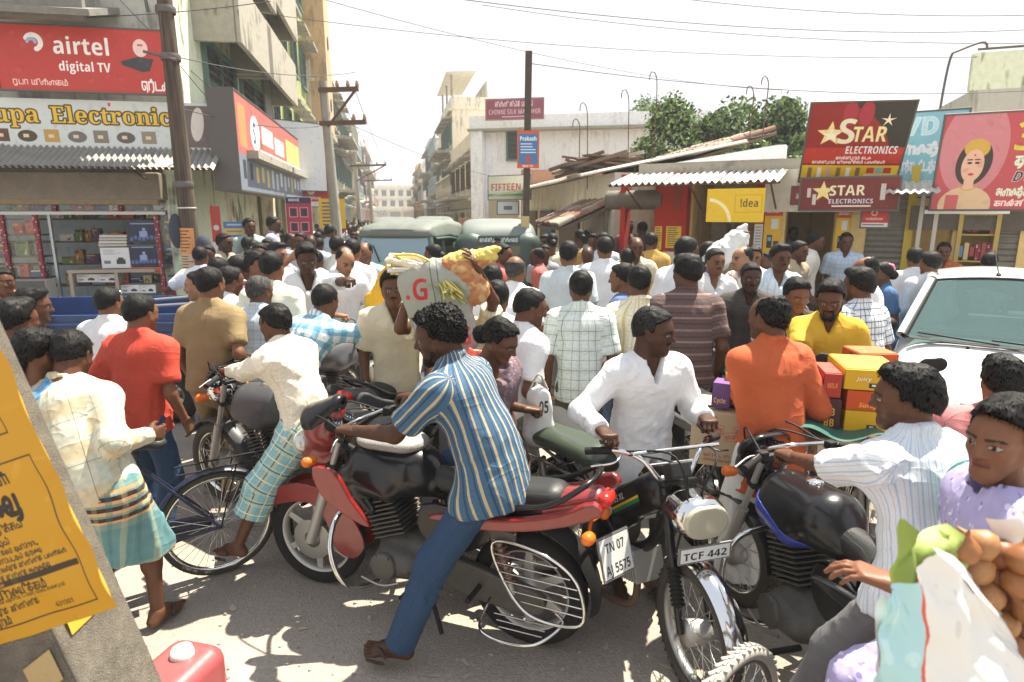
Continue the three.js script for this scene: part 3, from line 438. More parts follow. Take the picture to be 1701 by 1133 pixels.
if(o.drape){// cloth over the left shoulder of a saree
const dp=torso(e+0.012);if(o.drapeArm)dp.push(cone(arms[0].sh,arms[0].sh.clone().lerp(arms[0].el,0.75),sc(0.054)+ e+0.016,sc(0.056)+ e+0.02,{k:0.04,uv:torsoUV}));dp.push(cone(j.W.clone(),j.H.clone().add(V(0,-0.05,0)),sc(0.15)+ 0.024,sc(0.16)+ 0.024,{ax:V(0,0,1),s:1.3,k:0.05,uv:torsoUV}));const c0=j.W.clone().lerp(arms[0].sh,0.5),ud=arms[0].sh.clone().sub(j.H.clone().addScaledVector(j.L,-0.1)).normalize(),nn=V(0,0,0).crossVectors(ud,j.F).normalize();
const g=sdf(dp,cC,{fold:0.006,seed,foldK:1.1,post:(d,p)=>{const t=(p.x-c0.x)*nn.x +(p.y-c0.y)*nn.y +(p.z-c0.z)*nn.z;const nx=Math.hypot(p.x-j.N.x,p.z-j.N.z);return Math.max(d,o.drapeArm?t-0.115:Math.abs(t)- 0.115,o.drapeArm?-t-0.3:-1,p.y>j.N.y-0.05?0.075-nx:-1);}});mesh('saree_drape',boneUV(g,dp),o.drape,G);
}
if(!o.barefoot)sandals.forEach(([sg,st])=>{mesh('sandal',[sg,...st],sandalMat,G);});
G.userData.arms=undefined;delete G.userData.arms;return G;
}
const sandalMat=mat([0.035,0.025,0.02],0.75);
// ---------------------------------------------------------------- lettering
const TA={'ப':['M1 2V10H8V2',9.5],'ம':['M1 2V10H9V5Q9 2 7 2Q5 2 5 5V10',10.5],'ட':['M1 2V10H8',8.5],'ர':['M1 10V2H7V10L5 12',8.5],'ா':['M1 10V2H6V10',7.5],'க':['M1 2H9M4 2V10M4 5.5Q1 5.5 1 8Q1 10 4 10Q9 10 9 7Q9 5 4 5.5',10.5],'த':['M1 2H8M4 2V10M4 5.5Q1 5.5 1 8Q1 10 4 10Q9 10 9 6Q9 4 7 5M9 7Q9 12 5 13',10.5],
'ன':['M5 8Q5 5 3 5Q1 5 1 7.5Q1 10 3 10Q5 10 5 7Q5 2 8 2Q9 2 9 4V10M9 3H13V10',14],'ல':['M4 5Q1 4 1 8Q1 10 3 10Q6 10 6 7M6 6Q6 10 8 10Q10 10 10 7V2',11.5],'வ':['M1 5Q2 2 4 2Q6 3 5 7Q4 10 2 9Q0 7 3 6M3 10H9V2',10.5],'ள':['M5 8Q5 5 3 5Q1 5 1 7.5Q1 10 3 10Q5 10 5 7Q5 2 8 2H13V10M9 2V10',14],'ற':['M1 10V5Q1 2 3 2Q5 2 5 5V10M5 5Q5 2 7 2Q9 2 9 5V9Q9 12 5 13',10.5],
'ய':['M1 4Q1 2 3 2Q5 3 4 6V10M1 4V10H9V2',10.5],'ச':['M1 2H9M4 2V10Q1 10 1 7.5Q2 5 8 5V10',10],'ந':['M1 2H8M4 2V9M4 5Q9 4 9 7Q9 10 6 12',10],'ண':['M5 8Q5 5 3 5Q1 5 1 7.5Q1 10 3 10Q5 10 5 7Q5 2 7 2Q9 2 9 10Q9 2 11 2Q13 2 13 10M13 3H17V10',18],'ஜ':['M1 8Q4 10 6 7Q7 3 4 3Q1 4 3 7Q6 11 10 6Q10 2 8 3',11],'ஞ':['M2 5Q0 10 3 10Q6 9 4 5Q3 2 7 2V10Q10 10 10 6Q9 4 11 3',12],
'ழ':['M1 2V10H7V3Q9 2 9 5Q9 9 6 12',10],'எ':['M6 8Q6 5 4 5Q2 5 2 8Q2 10 4 10M2 7Q2 2 8 2V10',9.5],'ஏ':['M2 2H8M2 2Q1 10 4 10Q7 9 5 6M8 2V12',9.5],'அ':['M1 3Q6 0 6 4Q6 8 3 9Q0 9 1 6Q4 4 8 7M9 2V10',10.5],'ஆ':['M1 3Q6 0 6 4Q6 8 3 9Q0 9 1 6Q4 4 8 7M9 2V9Q9 13 5 12Q4 10 9 11',10.5],'ி':['M-1 10V3Q0 -1 4 0Q5 2 4 4',4.5],'ீ':['M-1 10V3Q0 -2 4 -1Q6 1 4 2Q2 2 3 0',5],'ு':['M-1 9Q-1 13 -4 13',1.5],'ூ':['M-1 9Q0 13 -5 13Q-7 12 -5 11',1.5],
'ெ':['M4 8Q4 5 2.5 5Q1 5 1 7.5Q1 10 2.5 10Q4 10 4 6Q4 2 6 2Q8 2 8 10',9],'ே':['M4 8Q4 5 2.5 5Q1 5 1 7.5Q1 10 2.5 10Q4 10 4 6Q4 0 6 0Q8 0 8 10M6 0Q8 -2 9 0',9.5],'ை':['M4 8Q4 5 2.5 5Q1 5 1 7.5Q1 10 2.5 10Q5 10 4 6Q4 2 6 2Q8 2 7 7Q8 10 9 8Q10 5 8 5',10.5],'்':['M-4 -0.6A0.9 0.9 0 1 1 -4.1 -0.6',0.3]};
const wordW=(s)=>[...s].reduce((w,c)=>w +(TA[c]?.[1]??(c===' '?5:5.5)),0);
function tamil(x,s,X,Y,size,color,weight=1.5,maxW){// Y is the baseline; size is the letter height
const k=size/10,sx=maxW?Math.min(k,maxW/wordW(s)):k;x.save();x.translate(X,Y-size);x.scale(sx,k);x.strokeStyle=x.fillStyle=color;x.lineWidth=weight;x.lineCap='round';x.lineJoin='round';
for(const c of s){const g=TA[c];if(g){x.stroke(new Path2D(g[0]));x.translate(g[1],0);}else if(c===' ')x.translate(5,0);else{x.font='11px sans-serif';x.fillText(c,0,10);x.translate(c==='.'||c===','?4:6.4,0);}}x.restore();
}
const TAWORDS=['காஞ்சிபுரம்','விரைவீக்கம்','குறைவு','மதுராந்தோட்டத்தெரு','நீர் எரிச்சல்','வெளிப்படுதல்','மின்னகம்','தமிழ்நாடு','பெண்கள்','கடை','விற்பனை','அனைத்து','தரமான','ஆயுர்வேதிக் கிளினிக்'];
const rows=(x,X,Y,W,n,size,color,weight)=>{for(let i=0;i<n;i++){let s=pick(TAWORDS);while(wordW(s)*size/10<W*0.8)s +=' ' + pick(TAWORDS);tamil(x,s,X,Y+i*size*1.75,size,color,weight,W);}};
function fit(x,s,X,Y,W,size,font,color,align='left',stroke){x.save();x.font=`${font.replace(' roman', '')} ${size}px ${/roman/.test(font) ? 'serif' : 'sans-serif'}`;const w=x.measureText(s).width;x.translate(X,Y);x.scale(Math.min(1,W/w),1);x.textAlign=align;if(stroke){x.strokeStyle=stroke[0];x.lineWidth=stroke[1];x.lineJoin='round';x.strokeText(s,0,0);}x.fillStyle=color;x.fillText(s,0,0);x.restore();}
function star(x,cx,cy,R,color,r=0.42,a0=-Math.PI/2){x.beginPath();for(let i=0;i<10;i++){const a=a0+i*Math.PI/5,q=i%2?R*r:R;x.lineTo(cx+Math.cos(a)*q,cy+Math.sin(a)*q);}x.closePath();x.fillStyle=color;x.fill();}
function wear(x,W,H,n=260,a=0.08){for(let i=0;i<n;i++){x.globalAlpha=rnd()*a;x.fillStyle=rnd()<0.6?'#3a3226':'#efe8d8';x.beginPath();x.ellipse(rnd()*W,rnd()*H,rr(1,W*0.02),rr(1,H*0.05),rnd()*3,0,7);x.fill();}x.globalAlpha=1;}
// ---------------------------------------------------------------- facade frames
function plane(ax,az,bx,bz){const L=Math.hypot(bx-ax,bz-az);return{x:ax,z:az,L,th:Math.atan2(-(bz-az),bx-ax),dx:(bx-ax)/ L,dz:(bz-az)/ L};}
function onPlane(pl,px,py,out=0){const r=pray(px,py),nx=Math.sin(pl.th),nz=Math.cos(pl.th),t=((pl.x+nx*out)*nx +(pl.z+nz*out)*nz)/(r.x*nx+r.z*nz);return[(r.x*t-pl.x)*pl.dx +(r.z*t-pl.z)*pl.dz,CAM_H+r.y*t];}
function inPlane(name,label,cat,pl,s=0,y=0,n=0,group){return thing(name,label,cat,[pl.x+pl.dx*s+Math.sin(pl.th)*n,y,pl.z+pl.dz*s+Math.cos(pl.th)*n],pl.th,group);}
const frameMetal=mat([0.12,0.11,0.1],0.6,{metalness:0.5}),sheetBack=mat([0.3,0.3,0.29],0.7);
// flat printed board: centre s, y on a facade frame, lean and yaw in degrees
function sign(name,label,pl,s,y,n,w,h,draw,{px=512,lean=0,yaw=0,roll=0,t=0.03,group,frame=true,rough=0.45}={}){
const g=inPlane(name,label,'sign',pl,s,y,n,group);g.rotation.order='YXZ';g.rotation.y +=rad(yaw);g.rotation.x=rad(lean);g.rotation.z=rad(roll);
mesh('board',box(w,h,t,[0,0,-t/2-0.004]),sheetBack,g);
const ph=Math.max(64,Math.round(px*h/w));mesh('printed_face',...ink(new THREE.PlaneGeometry(w,h),px,ph,(x,W,H)=>{draw(x,W,H);wear(x,W,H);}),g);
if(frame){const f=0.022;mesh('frame',[box(w+2*f,f,t+0.02,[0,h/2+f/2,-t/2]),box(w+2*f,f,t+0.02,[0,-h/2-f/2,-t/2]),box(f,h,t+0.02,[-w/2-f/2,0,-t/2]),box(f,h,t+0.02,[w/2+f/2,0,-t/2])],frameMetal,g);}
return g;
}
function signPx(name,label,pl,out,x0,y0,x1,y1,draw,o={}){const a=onPlane(pl,x0,(y0+y1)/ 2,out),b=onPlane(pl,x1,(y0+y1)/ 2,out),c=onPlane(pl,(x0+x1)/ 2,y0,out),d=onPlane(pl,(x0+x1)/ 2,y1,out);return sign(name,label,pl,(a[0]+ b[0])/ 2,(c[1]+ d[1])/ 2,out,Math.abs(b[0]- a[0]),Math.abs(c[1]- d[1]),draw,o);}
const PL=plane(-9.2,-8.95,-5.05,-9.75),PS=plane(-5.05,-9.75,-5.05-0.192*120,-9.75-120),PR=plane(2.4,-10.4,8.4,-7.05);
// ---------------------------------------------------------------- wall finishes
const stainTex=(seed,mould,tone)=>dataTex(512,512,(u,v)=>{// v up; mould runs down in streaks with ragged edges
const a=fbm(u,v,3,seed,5),b=fbm(u,v,24,seed+5,3),run=fbm(u,v*0.15,16,seed+9,3),m=clamp((a*0.9+run*0.8-0.16)*2.4,0,1)*mould,f=1-0.06*b;
return[lerp(tone[0],0.3,m)*f,lerp(tone[1],0.29,m)*f,lerp(tone[2],0.25,m)*f];
},{repeat:[1/4.5,1/4.5]});
const wallMat=(seed,mould,tone,c=[1,1,1])=>mat(c,0.92,{map:stainTex(seed,mould,tone),bumpMap:rep(fineBump,0.8),bumpScale:0.006});
const W={green:wallMat(3,0.75,[0.83,0.86,0.76]),olive:wallMat(13,0.5,[0.6,0.63,0.42]),white:wallMat(23,0.12,[0.93,0.94,0.95]),cream:wallMat(33,0.35,[0.84,0.81,0.73]),grey:wallMat(43,0.5,[0.7,0.7,0.66]),pink:wallMat(53,0.25,[0.85,0.72,0.72]),blue:wallMat(63,0.4,[0.72,0.79,0.82]),ochre:wallMat(73,0.3,[0.85,0.74,0.5]),red:wallMat(83,0.35,[0.66,0.16,0.08]),brick:wallMat(93,0.4,[0.62,0.46,0.37])};
const dark=mat([0.02,0.02,0.022],0.6),paneM=mat([0.03,0.04,0.045],0.12),woodFr=mat([0.12,0.08,0.05],0.7),greenFr=mat([0.1,0.18,0.15],0.6),concrete=wallMat(103,0.6,[0.62,0.6,0.55]),pipeM=mat([0.32,0.33,0.32],0.6),rustM=mat([0.16,0.09,0.055],0.85,{map:grimeMap});
const corrMat=mat([0.42,0.42,0.4],0.62,{metalness:0.25,map:rep(grimeMap,0.7)}),corrWhite=mat([0.75,0.74,0.7],0.8,{map:rep(grimeMap,0.7)});
function corrugated(w,d,amp=0.022,pitch=0.08){// sheet in xz, waves along x
const nx=Math.max(8,Math.round(w/pitch*6)),g=new THREE.PlaneGeometry(w,d,nx,1).rotateX(-Math.PI/2),p=g.attributes.position;for(let i=0;i<p.count;i++)p.setY(i,amp*Math.sin(p.getX(i)/ pitch*6.283));const h=g.clone();h.translate(0,-0.006,0);const I=h.index.array;for(let i=0;i<I.length;i +=3){const t=I[i];I[i]=I[i+1];I[i+1]=t;}g.computeVertexNormals();h.computeVertexNormals();return join([g,h]);
}
// a street house on a facade frame; local x along the street, z out of the facade
function windowOn(G,x,y,w,h,fr,z=0,grill=true){
const wn=mesh('window',[box(w+0.14,0.07,0.1,[x,y+h/2+0.035,z+0.03]),box(w+0.14,0.07,0.14,[x,y-h/2-0.035,z+0.05]),box(0.07,h,0.1,[x-w/2-0.035,y,z+0.03]),box(0.07,h,0.1,[x+w/2+0.035,y,z+0.03]),box(0.04,h,0.06,[x,y,z+0.03])],fr,G);
for(const q of[-1,1])mesh('pane',box(w/2-0.02,h,0.012,[x+q*w/4,y,z+0.012]),paneM,wn);
if(grill){const b=[];for(let i=1;i<6;i++)b.push(box(w,0.014,0.014,[x,y-h/2+h*i/6,z+0.07]));mesh('grill',b,frameMetal,wn);}
}
function house(pl,s0,s1,h,o){
const w=s1-s0,D=o.depth??7,G=inPlane('building',o.label,'building',pl,s0,0,o.out??0,o.group),wm=o.wall,fr=o.frame??greenFr,fl=o.floors??2,gh=o.ground??3.1,fh=(h-gh)/ Math.max(1,fl-1);
const gl=gh*0.78;mesh('wall',box(w,h-gl,D,[w/2,gl +(h-gl)/ 2,-D/2]),wm,G);mesh('shop_back_wall',box(w,gl,D-1.6,[w/2,gl/2,-D/2-0.8]),wm,G);
mesh('parapet',[box(w+0.12,o.par??0.7,0.14,[w/2,h +(o.par??0.7)/ 2,-0.02]),box(0.14,o.par??0.7,D,[0.01,h +(o.par??0.7)/ 2,-D/2-0.1]),box(0.14,o.par??0.7,D,[w-0.01,h +(o.par??0.7)/ 2,-D/2-0.1]),box(w+0.2,0.1,0.3,[w/2,h-0.02,0.04])],wm,G);
const n=Math.max(1,Math.round(w/2.1));
for(let f=1;f<fl;f++){
const y=gh +(f-1)*fh+fh*0.5;
for(let i=0;i<n;i++){const x=w*(i+0.5)/ n;windowOn(G,x,y,Math.min(1,w/n*0.5),Math.min(1.3,fh*0.48),fr);mesh('sunshade',box(Math.min(1.5,w/n*0.8),0.09,0.55,[x,y+Math.min(1.3,fh*0.48)/ 2+0.2,0.27],[0.12,0,0]),concrete,G);}
mesh('ledge',box(w+0.1,0.16,0.18,[w/2,gh +(f-1)*fh-0.02,0.07]),wm,G);
if(o.balcony){const by=gh +(f-1)*fh;mesh('balcony_slab',box(w*0.92,0.14,1.0,[w/2,by+0.06,0.52]),concrete,G);const r=[box(w*0.92,0.06,0.06,[w/2,by+1.02,0.98])];for(let i=0;i<=14;i++)r.push(box(0.035,0.92,0.035,[w*0.04+w*0.92*i/14,by+0.57,0.98]));mesh('balcony_railing',r,o.rail??wm,G);}
}
// ground floor shops
const m=Math.max(1,Math.round(w/3));
for(let i=0;i<m;i++){const x=w*(i+0.5)/ m,ww=w/m*0.82;mesh('pier',box(w/m-ww,gl,1.7,[x-w/m/2 +(w/m-ww)/ 2+0.004,gl/2,-0.84]),wm,G);if(i%2)mesh('shutter',box(ww,gl-0.04,0.05,[x +(w/m-ww)/ 2,gl/2,-0.12]),shutterM,G);mesh('awning',box(ww*1.08,0.05,0.95,[x,gh*0.8,0.48],[0.22,0,0]),pick([corrMat,clothA,clothB,corrWhite]),G);}
if(o.tank)mesh('water_tank',lathe([[0,0],[0.55,0],[0.55,0.9],[0.5,1.0],[0.2,1.12],[0,1.14]],18,[w*0.6,h+0.05,-2]),mat([0.03,0.03,0.03],0.5),G);
if(o.pipe)mesh('drain_pipe',rod([0.25,0,0.08],[0.25,h,0.08],0.055),pipeM,G);
return G;
}
const clothA=mat([0.55,0.42,0.22],0.9),clothB=mat([0.12,0.25,0.42],0.85);
const shutterM=mat([0.3,0.28,0.24],0.55,{metalness:0.35,map:rep(grimeMap,0.6),bumpMap:dataTex(8,64,(u,v)=>0.5+0.5*Math.sin(v*6.283*4),{srgb:false,repeat:[1,3.2]}),bumpScale:0.02});

// ---------------------------------------------------------------- ground
{
const roadMap=dataTex(1024,1024,(u,v)=>{const a=fbm(u,v,4,2,6),b=tn(u,v,150,7),sp=Math.max(0,tn(u,v,210,31)- 0.55)*1.5,oil=clamp((fbm(u,v,6,51,4)- 0.3)*2.2,0,1),k=0.57+0.09*a+0.05*b-0.13*oil;return[k+0.02+sp*0.18,k*0.97+sp*0.18,k*0.89+sp*0.17];},{repeat:[1/5,1/5]});
const g=new THREE.PlaneGeometry(700,700,1,1).rotateX(-Math.PI/2);g.translate(0,0,-200);boxUV(g);
struct('road',g,mat([1,1,1],0.93,{map:roadMap,bumpMap:dataTex(512,512,(u,v)=>0.5+0.25*fbm(u,v,10,4,4)+ 0.25*tn(u,v,120,6),{srgb:false,repeat:[1/1.6,1/1.6]}),bumpScale:0.012}));
const peb=[],pebG=new THREE.IcosahedronGeometry(1,0);for(let i=0;i<700;i++){const r=rr(0.004,0.013),z=-1.6-rnd()*rnd()*5,x=(rnd()- 0.5)*(2 + -z*1.5);const q=pebG.clone();q.applyMatrix4(M4([x,r*0.35,z],[rnd()*3,rnd()*3,0],[r,r*0.6,r*rr(0.7,1.3)]));peb.push(q);}
const m=mesh('gravel',peb,mat([0.3,0.27,0.22],0.9));m.userData={kind:'stuff',label:'loose grit and small stones scattered on the road',category:'gravel'};scene.add(m);
const lit=[];for(let i=0;i<60;i++){const z=-2-rnd()*5,x=(rnd()- 0.5)*6;lit.push(prism([[0,0],[rr(0.02,0.07),rr(-0.01,0.01)],[rr(0.03,0.06),rr(0.01,0.03)],[0,0.02]],0.0015,0,[x,0.006,z],[-Math.PI/2+rr(-0.1,0.1),0,rnd()*6]));}
const lm=mesh('litter',lit,mat([0.4,0.34,0.24],0.9));lm.userData={kind:'stuff',label:'scraps of paper and straw lying on the road',category:'litter'};scene.add(lm);
}
// ---------------------------------------------------------------- left corner: electronics shop
const sx=(pl,px,py=300,out=0)=>onPlane(pl,px,py,out)[0],sy=(pl,px,py,out=0)=>onPlane(pl,px,py,out)[1];
const glassM=new THREE.MeshPhysicalMaterial({color:lin(0.95,0.98,0.97),roughness:0.05,transmission:1,thickness:0,ior:1.45});
const redPat=mat(0xffffff,0.6,{map:canvasTex(64,256,(x)=>{x.fillStyle='#7d2230';x.fillRect(0,0,64,256);for(let i=0;i<60;i++){x.fillStyle=pick(['#d9a0a8','#b04a58','#e8d8d8']);x.fillRect(rnd()*60,rnd()*250,8,4);}},{repeat:[6,1.5]})});
{
const L=PL.L,G=inPlane('electronics_shop','corner electronics shop with glass showcases under a corrugated awning','shop',PL),gh=2.72,H=12.5;
mesh('upper_wall',box(L+4.0,H-gh,7,[L/2-2,gh +(H-gh)/ 2,-3.5]),W.grey,G);
for(const x of[L-0.125,-4])mesh('side_wall',box(0.25,gh,5,[x,gh/2,-2.5]),W.green,G);
mesh('back_wall',box(L+3.6,gh,0.2,[L/2-2,gh/2,-2.6]),W.blue,G);for(const y of[0.75,1.12,1.5,1.88])mesh('back_shelf',box(L+2,0.025,0.36,[L/2-1.4,y,-1.5]),woodFr,G);
mesh('plinth',box(L+3.6,0.34,3,[L/2-2,0.17,-1.35],[0,0,0],0.02),concrete,G);
const hy=sy(PL,150,330),hy2=sy(PL,150,290);mesh('shutter_housing',box(L+3.4,hy2-hy+0.05,0.36,[L/2-1.95,(hy+hy2)/ 2,0.12],[0,0,0],0.03),mat([0.28,0.24,0.19],0.8,{map:grimeMap}),G);
mesh('rolled_shutter_lip',box(L+3.3,0.09,0.1,[L/2-1.95,hy-0.05,0.24],[0,0,0],0.02),mat([0.34,0.26,0.16],0.7,{map:rep(grimeMap,2)}),G);
// corrugated awning in separate sheets
const ay=sy(PL,150,278,0.95),ay1=sy(PL,150,243,0.35),aw=0.95;let s=-3.6;const end=sx(PL,362,260,0.6);
for(;s<end;s +=aw){const w=Math.min(aw,end-s),sl=Math.atan2(ay1-ay,0.62),m=mesh('awning_sheet',corrugated(w+0.02,0.62/Math.cos(sl)),corrMat,G);m.position.set(s+w/2,(ay+ay1)/ 2 +(((s*10)| 0)%2)*0.012,0.66);m.rotation.x=sl;}
mesh('awning_beam',[rod([-3.6,ay+0.0,0.92],[end,ay+0.0,0.92],0.02),...[0,1,2,3].map((i)=>rod([-2.2+i*2,ay,0.9],[-2.2+i*2,ay-0.15,0.1],0.015))],rustM,G);
mesh('dark_overhang',[box(2.6,0.08,1.1,[sx(PL,30,15),sy(PL,60,30),0.5],[0.3,0,0]),box(1.35,1.0,0.1,[sx(PL,45,15,0.75),sy(PL,60,-38,0.75),0.75])],mat([0.3,0.29,0.27],0.8,{map:grimeMap}),G);
// showcase: mullions, rails, panes, shelves
const y0=0.36,yr=sy(PL,150,354),yt=hy-0.06;mesh('white_rail',box(L+3.3,0.045,0.06,[L/2-1.95,yr,0.05]),mat([0.6,0.6,0.57],0.5),G);
for(const[px,top,bot]of[[15,yr,y0],[70,yr,y0],[268,yr,y0],[104,yt,yr],[212,yt,yr],[-10,yt,yr]])mesh('mullion',box(0.055,top-bot,0.06,[sx(PL,px,430),(top+bot)/ 2,0.02]),redPat,G);
mesh('door_post',box(0.035,yr-y0,0.05,[sx(PL,94,430),(yr+y0)/ 2,0.03]),mat([0.35,0.38,0.4],0.4,{metalness:0.6}),G);
for(const[a,b,top,bot]of[[-60,12,yr,y0],[18,66,yr,y0],[272,312,yr,y0],[-8,101,yt,yr],[107,209,yt,yr],[215,300,yt,yr]]){const xa=sx(PL,a,400),xb=sx(PL,b,400);mesh('glass_pane',box(xb-xa,top-bot-0.04,0.006,[(xa+xb)/ 2,(top+bot)/ 2,0.02]),glassM,G);}
for(let i=1;i<5;i++){const y=y0 +(yr-y0)*i/5;mesh('shelf',box(sx(PL,68,400)- sx(PL,-60,400),0.02,0.34,[(sx(PL,68,400)+ sx(PL,-60,400))/ 2,y,-0.18]),woodFr,G);mesh('shelf',box(sx(PL,312,400)- sx(PL,272,400),0.02,0.34,[(sx(PL,312,400)+ sx(PL,272,400))/ 2,y,-0.18]),woodFr,G);}
mesh('transom_shelf',box(L+3.2,0.02,0.34,[L/2-1.95,yr+0.03,-0.16]),woodFr,G);
mesh('counter',[box(sx(PL,262,440)- sx(PL,118,440),0.05,0.4,[(sx(PL,262,440)+ sx(PL,118,440))/ 2,sy(PL,190,449),-0.05]),box(0.05,0.7,0.05,[sx(PL,122,440),sy(PL,190,449)- 0.37,0.12]),box(0.05,0.7,0.05,[sx(PL,197,440),sy(PL,190,449)- 0.37,0.12])],mat([0.34,0.3,0.24],0.6),G);
// goods: boxes on the shelves
const goods=[],cols=['#c8442a','#1f3f86','#e8d8a0','#2a2a30','#d8d8d4','#6a8a3a','#b07a2a','#5a2a60','#8aa0b0','#c0302a'];
const printed=cols.map((c,i)=>cell(128,96,(x)=>{x.fillStyle=c;x.fillRect(0,0,128,96);x.fillStyle=pick(['#f0ead0','#e0b020','#202028']);x.fillRect(8,8,60+rnd()*40,14);for(let k=0;k<5;k++){x.fillStyle=pick(cols);x.fillRect(rnd()*100,28+rnd()*50,10+rnd()*24,6+rnd()*20);}}));
const put=(s0,s1,y,n)=>{let x=s0;while(x<s1-0.06){const w=rr(0.1,0.22),h=rr(0.1,0.24);if(x+w>s1)break;goods.push([x+w/2,y+h/2,n-rr(0,0.1),w,h]);x +=w+rr(0.01,0.05);}};
for(let i=0;i<5;i++){const y=y0 +(yr-y0)*i/5+0.012;put(sx(PL,20,420),sx(PL,66,420),y,-0.13);put(sx(PL,-40,420),sx(PL,11,420),y,-0.13);put(sx(PL,274,420),sx(PL,310,420),y,-0.13);}
put(sx(PL,0,340),sx(PL,96,340),yr+0.042,-0.12);put(sx(PL,110,340),sx(PL,205,340),yr+0.042,-0.12);put(sx(PL,218,340),sx(PL,296,340),yr+0.042,-0.12);
for(const y of[0.765,1.135,1.515,1.895])put(sx(PL,20,400),sx(PL,250,400),y,-1.36);
goods.forEach(([x,y,n,w,h],i)=>{const g=inPlane('product_box','small printed carton on a shelf of the electronics shop','box',PL,x,y,n,'cartons on the showcase shelves');mesh('carton',...onCell(new THREE.BoxGeometry(w,h,0.14),printed[i%10]),g);});
const big=(px0,py0,px1,py1,n,label,draw)=>{const a=onPlane(PL,px0,py1,n),b=onPlane(PL,px1,py0,n),g=inPlane('appliance_box',label,'box',PL,(a[0]+ b[0])/ 2,(a[1]+ b[1])/ 2,n);const w=Math.abs(b[0]- a[0]),h=Math.abs(b[1]- a[1]);mesh('carton',box(w,h,0.28,[0,0,-0.145],[0,0,0],0.005),mat([0.5,0.49,0.46],0.7),g);mesh('printed_front',...ink(new THREE.PlaneGeometry(w*0.985,h*0.985),192,192,draw),g).position.z=0.004;};
const whiteFront=(x,S)=>{x.fillStyle='#d5d8da';x.fillRect(0,0,192,192);x.fillStyle='#2a3038';x.fillRect(100,110,60,44);x.fillRect(112,92,36,20);x.fillStyle='#6a7078';x.fillRect(18,120,44,30);for(let i=0;i<5;i++)x.fillRect(20,20+i*10,rr(40,120),3);};
const blueFront=(x)=>{x.fillStyle='#1a2140';x.fillRect(0,0,192,192);x.fillStyle='#8fa0c8';x.fillRect(70,90,50,60);x.fillRect(90,60,20,30);x.fillRect(20,14,150,10);x.fillStyle='#586aa0';for(let i=0;i<7;i++)x.fillRect(10+i*25,130+rnd()*20,18,34);};
big(170,411,214,446,0.05,'white appliance carton with a dark print, bottom of the stack on the counter',whiteFront);
for(let i=0;i<4;i++)big(165-i*0.5,390+i*5,210,394.4+i*5,0.04,'flat white carton in the stack above the counter, number ' +['one','two','three','four'][i]+ ' from its top',(x)=>{x.fillStyle=['#c9c6bd','#b8b6ae','#cfcdc6','#bdb9ae'][i];x.fillRect(0,0,192,192);x.fillStyle='#6c6658';x.fillRect(10,60,172,24);});
big(214,368,262,402,0.03,'dark blue carton printed with a bottle shape, upper of two',blueFront);big(217,407,260,442,0.05,'dark blue carton printed with jars, lower of two',blueFront);
big(128,455,162,469,0.02,'long white carton under the counter beside the door post',whiteFront);big(164,455,196,469,0.02,'long white carton under the counter, second from the door post',whiteFront);big(202,473,232,487,0.02,'pale carton on the lower shelf beside the red mullion',whiteFront);big(234,473,258,487,0.02,'pale carton on the lower shelf against the red mullion',whiteFront);
big(212,444,266,452,0.1,'flat red carton with white lettering on the counter edge',(x)=>{x.fillStyle='#c23a24';x.fillRect(0,0,192,192);x.fillStyle='#e8d8d0';x.fillRect(20,60,150,70);});
big(-40,466,75,500,0.35,'grey carton standing before the showcase',(x)=>{x.fillStyle='#4a4c48';x.fillRect(0,0,192,192);x.fillStyle='#7a7a70';x.fillRect(20,90,60,60);});
}
signPx('hoarding','red hoarding with white lettering and a set-top box picture above the electronics shop',PL,0.55,-6,46,292,152,(x,w,h)=>{
x.fillStyle='#b8342c';x.fillRect(0,0,w,h);fit(x,'airtel',w*0.31,h*0.42,w*0.32,h*0.36,'bold','#f4f0ec');fit(x,'digital TV',w*0.33,h*0.68,w*0.29,h*0.2,'bold','#f4f0ec');
x.strokeStyle='#f4f0ec';x.lineWidth=h*0.075;x.lineCap='round';x.beginPath();x.arc(w*0.21,h*0.26,h*0.11,-2.6,1.2);x.stroke();x.lineWidth=h*0.05;x.strokeStyle='#9fb4d8';x.beginPath();x.arc(w*0.2,h*0.27,h*0.06,-2.9,-0.2);x.stroke();
x.fillStyle='#33343a';x.beginPath();x.moveTo(w*0.68,h*0.5);x.lineTo(w*0.78,h*0.42);x.lineTo(w*0.87,h*0.45);x.lineTo(w*0.84,h*0.64);x.lineTo(w*0.8,h*0.66);x.lineTo(w*0.69,h*0.56);x.fill();x.fillStyle='#e8c8c0';x.beginPath();x.ellipse(w*0.8,h*0.28,w*0.042,h*0.14,0,0,7);x.fill();x.fillStyle='#c84a40';x.fillRect(w*0.785,h*0.22,w*0.03,h*0.03);
tamil(x,'ரூபா மின்னகம்',w*0.07,h*0.91,h*0.085,'#e8c4bc',1.8);tamil(x,'ஏர்டெல்',w*0.78,h*0.94,h*0.16,'#f4f0ec',1.8,w*0.21);
},{px:768});
